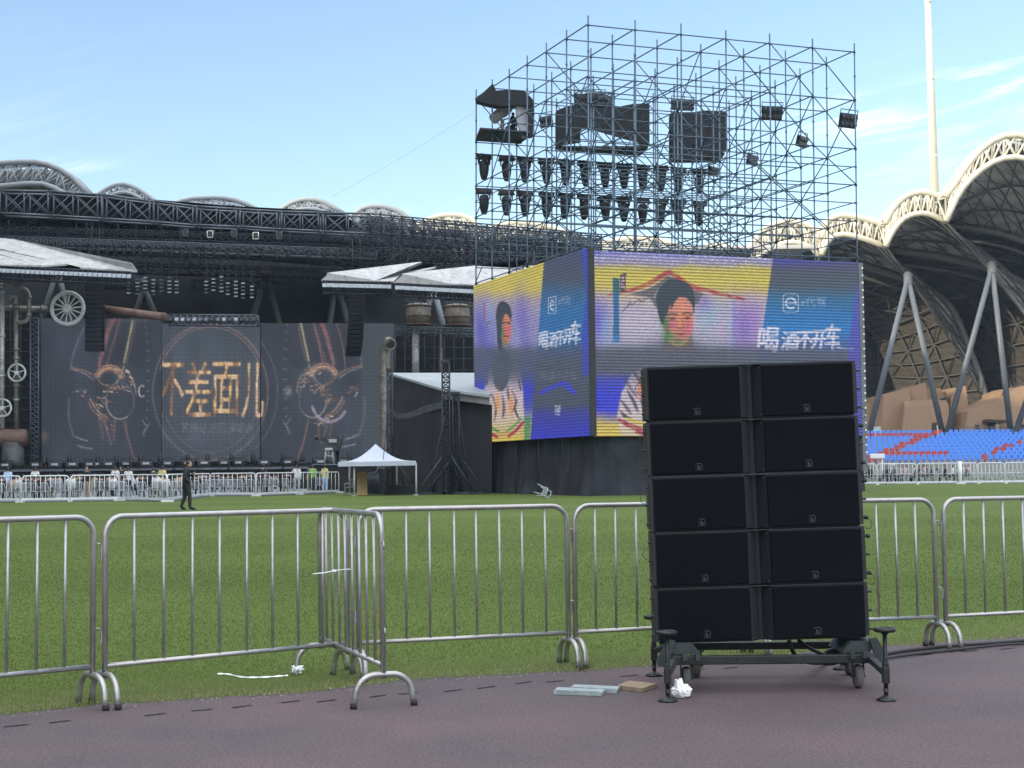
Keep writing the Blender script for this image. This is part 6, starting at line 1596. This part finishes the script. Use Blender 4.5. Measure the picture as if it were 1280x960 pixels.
# raked stand and seats
Yf_, Yb_ = 150.0, 175.0
zf_, zb_ = P(1180, 580, Yf_).z, P(1180, 547.5, Yb_).z
NR = 9
st_ = MB(); x0 = P(1040, 560, 160).x; x1 = 72.0
for k in range(NR):
    y0 = Yf_ + (Yb_-Yf_)*k/(NR-1) - 1.3; z = zf_ + (zb_-zf_)*k/(NR-1)
    st_.box(x0 - 2, x1, y0, Yb_ + 4, (z - 1.2 if k else .3), z - .02 - .001*k)
M_conc = mat('stand_concrete', (.24, .24, .24), .85, var=.15, scale=.4)
st_.build('grandstand', M_conc, label='stepped concrete stand carrying the blue seats', cat='grandstand')
b = MB(); b.box(-30, 100, 176.5, 240, .3, P(1180, 546, 178).z - .05); b.build('concourse', M_conc, kind='structure')
M_seatb = mat('seat_blue', (.055, .20, .62), .45, var=.12, scale=.8); M_seatr = mat('seat_red', (.33, .035, .045), .5, var=.12, scale=.8)
def seat_mesh(mt, nm):
    m = MB(); m.rbox((0, 0, .43), .46, .42, .05, .02); m.rbox((0, .24, .70), .46, .06, .50, .02); m.cbox((0, .05, .2), .10, .3, .40)
    return m
seats = {}
for nm, mt in (('blue', M_seatb), ('red', M_seatr)):
    o = seat_mesh(mt, nm).build('stadium_chair', mt, origin=(0,0,0)); seats[nm] = o
used = set(); cnt = 0
def pxof(p):
    d = V(p) - CAM; return CX + FPX*d.dot(RT)/d.dot(FW)
for k in range(NR):
    Y = Yf_ + (Yb_-Yf_)*k/(NR-1); z = zf_ + (zb_-zf_)*k/(NR-1)
    X = P(1079, 560, Y).x
    while True:
        px = pxof((X, Y, z))
        if px > 1290: break
        f = k/(NR-1)
        aisle = 1101 + 80*f                       # slanting aisle, red beside it
        aisle2 = 1222 + 88*f
        red_ = (aisle - 15 < px < aisle - 1) or (aisle2 + 3 < px < aisle2 + 14) or (k == 7 and px < aisle) or (k in (0, 1) and aisle + 4 < px < aisle + 108 - 30*k and k == 1)
        gap = aisle - 1 <= px < aisle + 2.5 or aisle2 - 2 < px < aisle2 + 2
        if not gap:
            nm = 'red' if red_ else 'blue'; side = 'left of the slanting aisle' if px < aisle else ('right of the slanting aisle' if px < aisle2 else 'at the far right of the stand')
            lab = {'red': f'red plastic stand seat {side}', 'blue': f'blue plastic stand seat {side}'}[nm] + (', in the lower rows' if k < 4 else ', in the upper rows')
            grp = f'{nm} stand seats {side} ' + ('lower rows' if k < 4 else 'upper rows')
            if nm not in used: o = seats[nm]; used.add(nm)
            else: o = seats[nm].copy(); COL.objects.link(o)
            o.location = (X, Y, z); tag(o, lab, 'stadium chair', grp); cnt += 1
        X += .60
print('SEATS', cnt)
# grandstand and roof on the near left, out of the picture; its shade falls over the field
gs = thing('west_grandstand', 'tall roofed grandstand along the left side of the field, shading it', 'grandstand', (-70, 40, 0))
m = MB()
for k in range(20): m.box(-84 - .0 - k*.0, -62 - k*1.1, -90, 165 + (0 if k < 19 else 1), .4 + k*1.15, .4 + (k+1)*1.15)
m.build('tier', M_conc, gs)
m = MB(); m.box(-100, -96, -92, 206, .0, 55); m.build('back_wall', M_conc, gs)
m = MB(); m.prism([(-104, -95, 50), (-66, -95, 55), (-62, -95, 59), (-64, -95, 62), (-104, -95, 56)], (0, 262, 0)); m.build('roof', M_skyl, gs)
# ------------------------------------------------------------------ far white barriers, chairs, people
M_wb = mat('white_barrier_paint', (.60, .63, .66), .5, var=.08, scale=2)
def wbarrier(a, c, label, h=1.25, nb=11, group='white barriers along the far side of the field', posts=True):
    a, c = V(a), V(c); d = c - a; L = d.length; d.normalize(); nrm = V((d.y, -d.x, 0))
    r = thing('white_barrier', label, 'barrier', (a+c)/2, group); R = .18
    q = lambda s, z: a + d*s + V((0,0,z))
    pts = [q(.04, .12)] + [q(.04 + R - R*math.cos(w), h - R + R*math.sin(w)) for w in [math.pi/2*k/4 for k in range(5)]] + [q(L - .04 - R + R*math.sin(w), h - R + R*math.cos(w)) for w in [math.pi/2*k/4 for k in range(5)]] + [q(L - .04, .12)]
    MB().tube(pts, .032, 6).build('frame', M_wb, r)
    MB().cbox(q(L/2, .17), L - .1, .06, .09, Matrix((d, nrm, V((0,0,1)))).transposed()).build('bottom_rail', M_wb, r)
    for k in range(nb):
        s = L*(k+1)/(nb+1); MB().bar(q(s, .2), q(s, h-.03), .017, 5).build('bar', M_wb, r)
    for s in (.04, L-.04):
        MB().cbox(q(s, .06), .08, .60, .10, Matrix((d, nrm, V((0,0,1)))).transposed()).build('foot', M_wb, r)
    return r
def gpx(px, py):
    """field point under a picture point"""
    z = 0.0
    for _ in range(30):
        d = ray(px, py); p = CAM + d*((z - CAM.z)/d.z); z = gz(p.y) + .012
    return p
wl = [(-34,628.5),(26,628.5),(87,627.5),(149,626.3),(209,627.8),(262,620.5),(320,620.5),(374,618.5),(424,616.5)]
desc = ['cut off by the left edge of the photo', 'below the mottled pipe and tank', 'left of the walking man, below the wagon wheel', 'just left of the walking man', 'right behind the walking man, bent back at an angle', 'right of the walking man', 'between the walking man and the canopy, left of two', 'the last before the white canopy tent']
for k in range(8):
    a, c = gpx(*wl[k]), gpx(*wl[k+1]); wbarrier(a, c, 'white crowd barrier across the field, ' + desc[k], 1.30, 9)
wr = [(1072,605.3),(1096,605.2),(1146,605),(1200,604.8),(1222,604),(1256,604.2),(1292,604)]
dr = ['just right of the speaker stack', 'below the left slanting column foot', 'below the slanting aisle', 'narrow, right of the thick white post', 'below the tan doorway', 'cut off by the right edge']
for k in range(6): 
    a, c = gpx(*wr[k]), gpx(*wr[k+1]); Y = 106.0
    a, c = GF(wr[k][0], Y), GF(wr[k+1][0], Y); wbarrier(a, c, 'white barrier in front of the right stand, ' + dr[k], 1.46, [5,9,9,4,6,6][k])
b = MB(); p = GF(1200, 105.8); b.bar(p, p + V((0,0,1.6)), .14, 8); b.cbox(p + V((0,0,.05)), .6, .5, .1); b.build('white_post', M_wb, label='thick white post joining the barriers before the right stand', cat='post')
# pale flooring laid for the audience
b = MB(); fl = [gpx(*q) + V((0, .45, 0)) for q in wl]; fl[0].x -= 14
def barY(px):
    for (xa, ya), (xb, yb) in zip(wl, wl[1:]):
        if px <= xb: return gpx(px, ya + (yb-ya)*(max(px, xa)-xa)/(xb-xa)).y
    return gpx(*wl[-1]).y
fl = fl + [V((fl[-1].x + 4, 112, 0)), V((fl[0].x - 12, 112, 0))]
for p in fl: p.z = gz(p.y) + .02
b.prism(fl, (0,0,.06))
b.build('audience_floor', mat('pale_flooring', (.17, .19, .22), .7, var=.1), kind='structure')
b = MB(); b.prism([V((48, 107.2, gz(107)+.02)), V((78, 107.2, gz(107)+.02)), V((80, 122, gz(122)+.02)), V((24, 122, gz(122)+.02)), V((24, 107.2, gz(107)+.02))], (0,0,.05)); b.build('stand_walkway', M_conc, kind='structure')

# --- people
REST = {
 'stand': dict(pelvis=(0,0,.53), spine=(0,.0,.64), chest=(0,-.005,.75), neck=(0,.0,.835), jaw=(0,.012,.875), head=(0,.018,.925), top=(0,.008,.975),
   shL=(.098,0,.80), elL=(.135,-.015,.635), wrL=(.14,.035,.50), haL=(.138,.05,.44), shR=(-.098,0,.80), elR=(-.135,-.015,.635), wrR=(-.14,.035,.50), haR=(-.138,.05,.44),
   hiL=(.055,0,.50), knL=(.06,.015,.28), anL=(.06,-.01,.05), toL=(.065,.085,.018), hiR=(-.055,0,.50), knR=(-.06,.015,.28), anR=(-.06,-.01,.05), toR=(-.065,.085,.018)),
}
def pose(base, **kw): d = dict(REST[base]); d.update(kw); return d
REST['walk'] = pose('stand', hiL=(.05,.01,.50), knL=(.05,.05,.285), anL=(.05,.055,.05), toL=(.055,.145,.018), hiR=(-.05,-.01,.50), knR=(-.05,-.015,.28), anR=(-.05,-.085,.06), toR=(-.055,-.01,.018),
   elR=(-.125,.01,.655), wrR=(-.07,.125,.70), haR=(-.04,.15,.745), elL=(.13,-.05,.645), wrL=(.125,.05,.53), haL=(.12,.085,.49), chest=(0,.01,.75), neck=(0,.02,.832), jaw=(0,.04,.868), head=(0,.048,.918), top=(0,.035,.968))
REST['sit'] = pose('stand', pelvis=(0,0,.30), spine=(0,-.015,.41), chest=(0,-.01,.52), neck=(0,.0,.605), jaw=(0,.012,.645), head=(0,.02,.695), top=(0,.01,.745), shL=(.098,0,.57), shR=(-.098,0,.57),
   elL=(.13,.02,.42), wrL=(.09,.15,.36), haL=(.07,.19,.35), elR=(-.13,.02,.42), wrR=(-.09,.15,.36), haR=(-.07,.19,.35), hiL=(.055,.02,.28), knL=(.07,.24,.285), anL=(.065,.235,.05), toL=(.068,.32,.018), hiR=(-.055,.02,.28), knR=(-.07,.24,.285), anR=(-.065,.235,.05), toR=(-.068,.32,.018))
REST['reach'] = pose('stand', elR=(-.16,.07,.72), wrR=(-.10,.17,.80), haR=(-.08,.20,.84))
RAD = dict(pelvis=(.085,.065), spine=(.078,.058), chest=(.088,.062), neck=(.032,.032), jaw=(.040,.044), head=(.050,.058), top=(.034,.040), sh=(.042,.042), el=(.027,.027), wr=(.019,.019), ha=(.021,.016), hi=(.058,.058), kn=(.037,.037), an=(.024,.026), to=(.022,.018))
LINKS = [('pelvis','spine'),('spine','chest'),('chest','neck'),('neck','jaw'),('jaw','head'),('head','top'),('chest','shL'),('shL','elL'),('elL','wrL'),('wrL','haL'),('chest','shR'),('shR','elR'),('elR','wrR'),('wrR','haR'),('pelvis','hiL'),('hiL','knL'),('knL','anL'),('anL','toL'),('pelvis','hiR'),('hiR','knR'),('knR','anR'),('anR','toR')]
REG = {}
for a, c in LINKS:
    k = c[:2]
    REG[(a, c)] = 'shirt' if c in ('spine','chest','shL','shR','elL','elR') else 'forearm' if k == 'wr' else 'skin' if (c in ('neck','jaw','head','top') or k == 'ha') else 'trousers' if k in ('hi','kn','an') else 'shoe'
def person_parts(ps, H=1.72):
    J = REST[ps]; names = list(J)
    me = bpy.data.meshes.new('figure'); me.from_pydata([tuple(x*H for x in J[n]) for n in names], [(names.index(a), names.index(c)) for a, c in LINKS], [])
    o = bpy.data.objects.new('figure', me); COL.objects.link(o)
    md = o.modifiers.new('skin', 'SKIN'); md.use_smooth_shade = True
    for i, n in enumerate(names):
        r = RAD.get(n) or RAD[n[:2]]; sv = me.skin_vertices[0].data[i]; sv.radius = (r[0]*H, r[1]*H); sv.use_root = (n == 'pelvis')
    ss = o.modifiers.new('sub', 'SUBSURF'); ss.levels = 1; ss.render_levels = 1
    bpy.context.view_layer.update()
    ev = bpy.data.meshes.new_from_object(o.evaluated_get(bpy.context.evaluated_depsgraph_get()))
    bpy.data.objects.remove(o)
    vs = [v.co.copy() for v in ev.vertices]; ns = [v.normal.copy() for v in ev.vertices]; fs = [tuple(p.vertices) for p in ev.polygons]
    segs = [(V(J[a])*H, V(J[c])*H, REG[(a, c)], (a, c)) for a, c in LINKS]
    def reg(p):
        best = None
        for a, c, g, k in segs:
            d = c - a; tt = max(0, min(1, (p-a).dot(d)/d.length_squared)); q = (p - a - d*tt).length
            if best is None or q < best[0]: best = (q, g, k, tt)
        return best
    R = [reg(sum((vs[i] for i in f), V())/len(f)) for f in fs]
    hc = V(J['head'])*H
    def shell(sel, off):
        m = MB(); idx = {}
        for f in sel:
            for i in f:
                if i not in idx: idx[i] = len(idx)
        m.add([vs[i] + ns[i]*off for i in idx], [tuple(idx[i] for i in f) for f in sel], True); return m
    out = {}
    m = MB(); m.add(vs, fs, True); 
    # nose and ears keep to the same mesh
    n0 = V(J['head'])*H + V((0, .058*H, -.012*H)); out['body'] = m
    for sd in (-1, 1): out['shoeL' if sd > 0 else 'shoeR'] = shell([f for f, r in zip(fs, R) if r[1] == 'shoe' and r[2][1][-1] == ('L' if sd > 0 else 'R')], .012)
    for g in ('shirt', 'trousers'):
        out[g] = shell([f for f, r in zip(fs, R) if r[1] == g or (g == 'shirt' and r[1] == 'trousers' and r[2][1][:2] == 'hi' and r[3] < .25)], .012 if g != 'trousers' else .008)
    out['sleeve'] = shell([f for f, r in zip(fs, R) if r[1] == 'forearm'], .010)
    hair = []
    for f, r in zip(fs, R):
        if r[2][1] in ('head', 'top', 'jaw'):
            c = sum((vs[i] for i in f), V())/len(f); d = c - hc
            if d.z > .022*H or d.y < -.012*H and d.z > -.035*H: hair.append(f)
    out['hair'] = shell(hair, .014)
    return out
M_skin = mat('skin', (.36, .22, .15), .55, var=.08); M_hair = mat('hair_black', (.010, .009, .009), .5, var=.2)
CLO = {n: mat('cloth_' + n, c, .8, var=.12) for n, c in dict(black=(.012,.013,.016), white=(.52,.54,.56), lightblue=(.32,.47,.68), navy=(.025,.035,.07), grey=(.22,.23,.25), yellow=(.46,.44,.18), red=(.45,.03,.04), pink=(.42,.32,.34), green=(.05,.13,.05), khaki=(.27,.22,.15), orange=(.60,.30,.08)).items()}
M_hivis = mat('hivis', (.13, .34, .04), .6, var=.05)
MESHES = {}
for ps in ('stand', 'walk', 'sit', 'reach'):
    MESHES[ps] = {}
    for k, m in person_parts(ps).items():
        if not m.v: continue
        o = m.build(k, M_skin, origin=(0,0,0)); MESHES[ps][k] = o.data; bpy.data.objects.remove(o)
def person(loc, rz, ps, shirt, trousers, label, group=None, long_=False, scale=1.0, hi=False):
    r = bpy.data.objects.new('person', MESHES[ps]['body']); COL.objects.link(r); tag(r, label, 'person', group)
    r.location = V(loc); r.rotation_euler.z = rz; r.scale = (scale,)*3
    def ch(k, m, nm=None):
        if k not in MESHES[ps]: return
        c = bpy.data.objects.new(nm or k, MESHES[ps][k]); COL.objects.link(c); c.parent = r; c.material_slots[0].link = 'OBJECT'; c.material_slots[0].material = m; return c
    ch('shirt', CLO[shirt] if not hi else M_hivis, 'shirt' if not hi else 'vest'); ch('trousers', CLO[trousers]); sh_ = CLO['black' if (ps == 'walk' or random.random() < .6) else 'white']; ch('shoeL', sh_, 'shoe'); ch('shoeR', sh_, 'shoe'); ch('hair', M_hair)
    if long_: ch('sleeve', CLO[shirt], 'sleeves')
    return r
# the man walking across the field
g = GF(233, 57.5)
wk = person(g, -1.25, 'walk', 'black', 'black', 'man in black clothes walking across the grass holding a phone to his face', scale=1.12, long_=True); wk.scale = (1.32, 1.28, 1.12)
ORGW = g
b = MB(); hp = V((-.045*1.72, .165*1.72, .755*1.72))*1.12; b.rbox((0,0,0), .075, .012, .15, .004); ph_ = b.build('phone', M_lamp, origin=(0,0,0), label='small dark phone in the hand of the walking man', cat='phone')
ph_.location = g + rotz(-1.25) @ V((hp.x*1.32/1.12, hp.y*1.28/1.12, hp.z)); ph_.rotation_euler = (0.2, 0, -1.25)
# chairs
M_chair = mat('chair_white', (.34, .36, .38), .45, var=.06)
def chair_proto():
    r = thing('plastic_chair', '', 'chair', (0,0,0))
    m = MB(); m.rbox((0,0,.43), .44, .44, .035, .012); m.build('seat', M_chair, r)
    m = MB(); m.tube([(-.20,-.2,.44),(-.19,-.24,.82),(-.14,-.25,.87),(.14,-.25,.87),(.19,-.24,.82),(.20,-.2,.44)], .022, 6)
    for x in (-.09, 0, .09): m.cbox((x, -.225, .65), .035, .015, .42, Matrix.Rotation(.1, 3, 'X'))
    m.build('backrest', M_chair, r)
    for x in (-1, 1):
        for y in (-1, 1): m = MB(); m.bar((x*.17, y*.17, .43), (x*.22, y*.22, 0), .028, 6, .02); m.build('leg', M_chair, r)
        m = MB(); m.tube([(x*.21,-.2,.66),(x*.245,0,.65),(x*.24,.18,.62),(x*.21,.19,.44)], .022, 6); m.build('armrest', M_chair, r)
    return r
chair = chair_proto(); firstc = [True]
def put_chair(loc, rz, label, group):
    if firstc[0]: firstc[0] = False; c = chair; c.location = V(loc); c.rotation_euler.z = rz; c['label'] = label; c['group'] = group; return c
    return dup(chair, loc, rz, label, group)
SH = ['white','black','black','lightblue','navy','black','grey','white','black','black','black','khaki','navy','grey','white','navy']
seen_combo = {}
rg_ = random.Random(4)
# left audience: rows of chairs facing the stage (away from the camera)
for row, dY in enumerate((2.2, 4.6, 7.4, 10.5, 14)):
    px = -12 + row*5
    while px < 415:
        if 86 < px < 148 and row < 1 or (px > 352 and row == 0): px += 13; continue
        p = GF(px, barY(px) + dY); p.z += .085
        if rg_.random() < (.9 if row < 3 else .7):
            if row < 2: put_chair(p, rg_.uniform(-.12, .12), 'white plastic chair facing the stage behind the far white barriers', 'white chairs in rows before the stage')
            if rg_.random() < (.42 if row == 0 else .62):
                s = rg_.choice(SH); tr = rg_.choice(['black','navy','grey','khaki']); side = 'left of the walking man' if px < 225 else 'right of the walking man'
                hv = rg_.random() < .16 and row >= 2
                ps = 'stand' if hv else 'sit'
                lab = f'person in a {s.replace("lightblue", "light blue")} top {"standing" if hv else "sitting"} among the white chairs {side}'
                q = p + V((0, -.05, 0)) + (V((0, .9, 0)) if hv else V())
                q.z += .0 if hv else -.02
                person(q, rg_.uniform(-.5, .5), ps, s, tr, lab, 'audience among the white chairs', long_=rg_.random() < .4, scale=rg_.uniform(.95, 1.05))
        px += (13.6, 13.2, 12.5, 12.5, 13)[row]*rg_.uniform(.9, 1.15)
def std(px, Y, rz, ps, sh, tr, lab, **k): 
    Y = max(Y, barY(px) + 1.4); p = GF(px, Y); p.z += .085; return person(p, rz, ps, sh, tr, lab, **k)
std(109, 78, 2.6, 'stand', 'black', 'khaki', 'person in a black top standing on the pale flooring left of the walking man', long_=True)
std(93, 82, .4, 'sit', 'green', 'black', 'worker in a bright green safety vest crouching on the pale flooring', hi=True)
std(391, 84, .3, 'stand', 'green', 'navy', 'worker in a bright green safety vest standing near the camera platform', hi=True)
std(408-2, 83, -.4, 'stand', 'yellow', 'lightblue', 'person in a pale yellow top standing near the canopy end of the barriers', long_=True)
std(371, 86, .2, 'reach', 'white', 'grey', 'person in white standing with one arm raised left of the safety vest', long_=True)
std(152, 83, 1.9, 'stand', 'black', 'black', 'person in black standing under the gap left of the walking man', long_=True)
std(203, 86, -.2, 'stand', 'yellow', 'black', 'person in a yellow top standing behind the barrier near the walking man')
std(44, 88, .2, 'stand', 'white', 'navy', 'person in white standing below the boiler tank'); std(10, 85, .1, 'stand', 'lightblue', 'navy', 'person in light blue standing at the left edge below the mottled pipe')
cp_ = P(422, 581, 97.6); cp_.z = zr; person(cp_, 1.3, 'stand', 'black', 'black', 'camera operator in black standing behind the broadcast camera', long_=True, scale=.97)
# operator on the follow spot platform
p = T(iof(642, 5.4, zf), 5.4, zf); p.z += .19; person(p, 1.0, 'sit', 'black', 'black', 'operator in black sitting beside the follow spot on the scaffold', long_=True, scale=1.12)
b = MB(); b.rbox(p + V((0,-.0,.22)), .45, .45, .40, .03); b.build('flight_case', M_blk, label='black case the follow spot operator sits on', cat='case')
# right audience
for row, Y in enumerate((108.6, 111, 113.6)):
    px = 1080 + row*4
    while px < 1296:
        p = GF(px, Y); p.z += .07
        if row < 2: put_chair(p, rg_.uniform(1.2, 1.9), 'white plastic chair in a row before the right stand', 'white chairs in rows before the right stand')
        if px < 1212 and rg_.random() < .62:
            s = rg_.choice(['black','black','white','grey','navy','pink']); q = p.copy(); q.z += -.02
            person(q, rg_.uniform(1.2, 1.9), 'sit', s, 'black', f'person in a {s} top sitting behind the white barriers before the right stand', 'audience before the right stand', long_=True, scale=rg_.uniform(.98, 1.06))
        px += rg_.uniform(8.2, 10.2)
p = GF(1115, 112); p.z += .07; person(p, 2.8, 'stand', 'white', 'white', 'person all in white standing among the seated crowd right of the speakers', long_=True)
b = MB(); p = GF(1103, 116); b.bar(p, p + V((0,0,1.9)), .05, 6); b.rbox(p + V((-.35,0,2.05)), 1.1, .2, .36, .04); b.lathe([(.4,0),(.36,.05),(.06,.2)], p, 12)
b.build('stand_sign', M_wb, label='small white sign board on a pole behind the right audience', cat='sign')
for k, (px, Y, s) in enumerate(((1222, 178, 'black'), (1247, 179, 'khaki'), (1279, 178, 'black'))):
    p = P(px, 546, Y); p.z = P(1180, 546, 178).z - .05; person(p, 3.0, 'stand', s, 'black', f'person in a {s} top on the walkway ' + ['left of the canopied doorway', 'before the canopied doorway', 'at the right edge'][k] + ' by the seats', long_=True)
# chair tipped over on the grass
g = GF(671, 73); tc2 = dup(chair, g + V((0, 0, .25)), .9, 'white plastic chair tipped over on the grass before the black curtain', None)
if 'group' in tc2: del tc2['group']
tc2.rotation_euler = (1.9, .35, 1.2); tc2.location = g + V((0, 0, .42))
g = GF(437, 88); put_chair(g, .8, 'white chair standing beside the plywood under the canopy', 'chairs under the canopy')
# ------------------------------------------------------------------ air
bpy.context.view_layer.update()
hz = MB(); hz.box(-260, 260, -100, 300, -1.7, 75)
t = NT('air'); t.n.remove(t.bsdf)
pv = t.node('ShaderNodeVolumePrincipled'); pv.inputs['Color'].default_value = (.62, .78, .98, 1); pv.inputs['Density'].default_value = .00016; pv.inputs['Anisotropy'].default_value = .2
t.link(pv.outputs[0], t.out.inputs['Volume'])
hz.build('haze', t.m, kind='stuff', origin=(0,0,0))
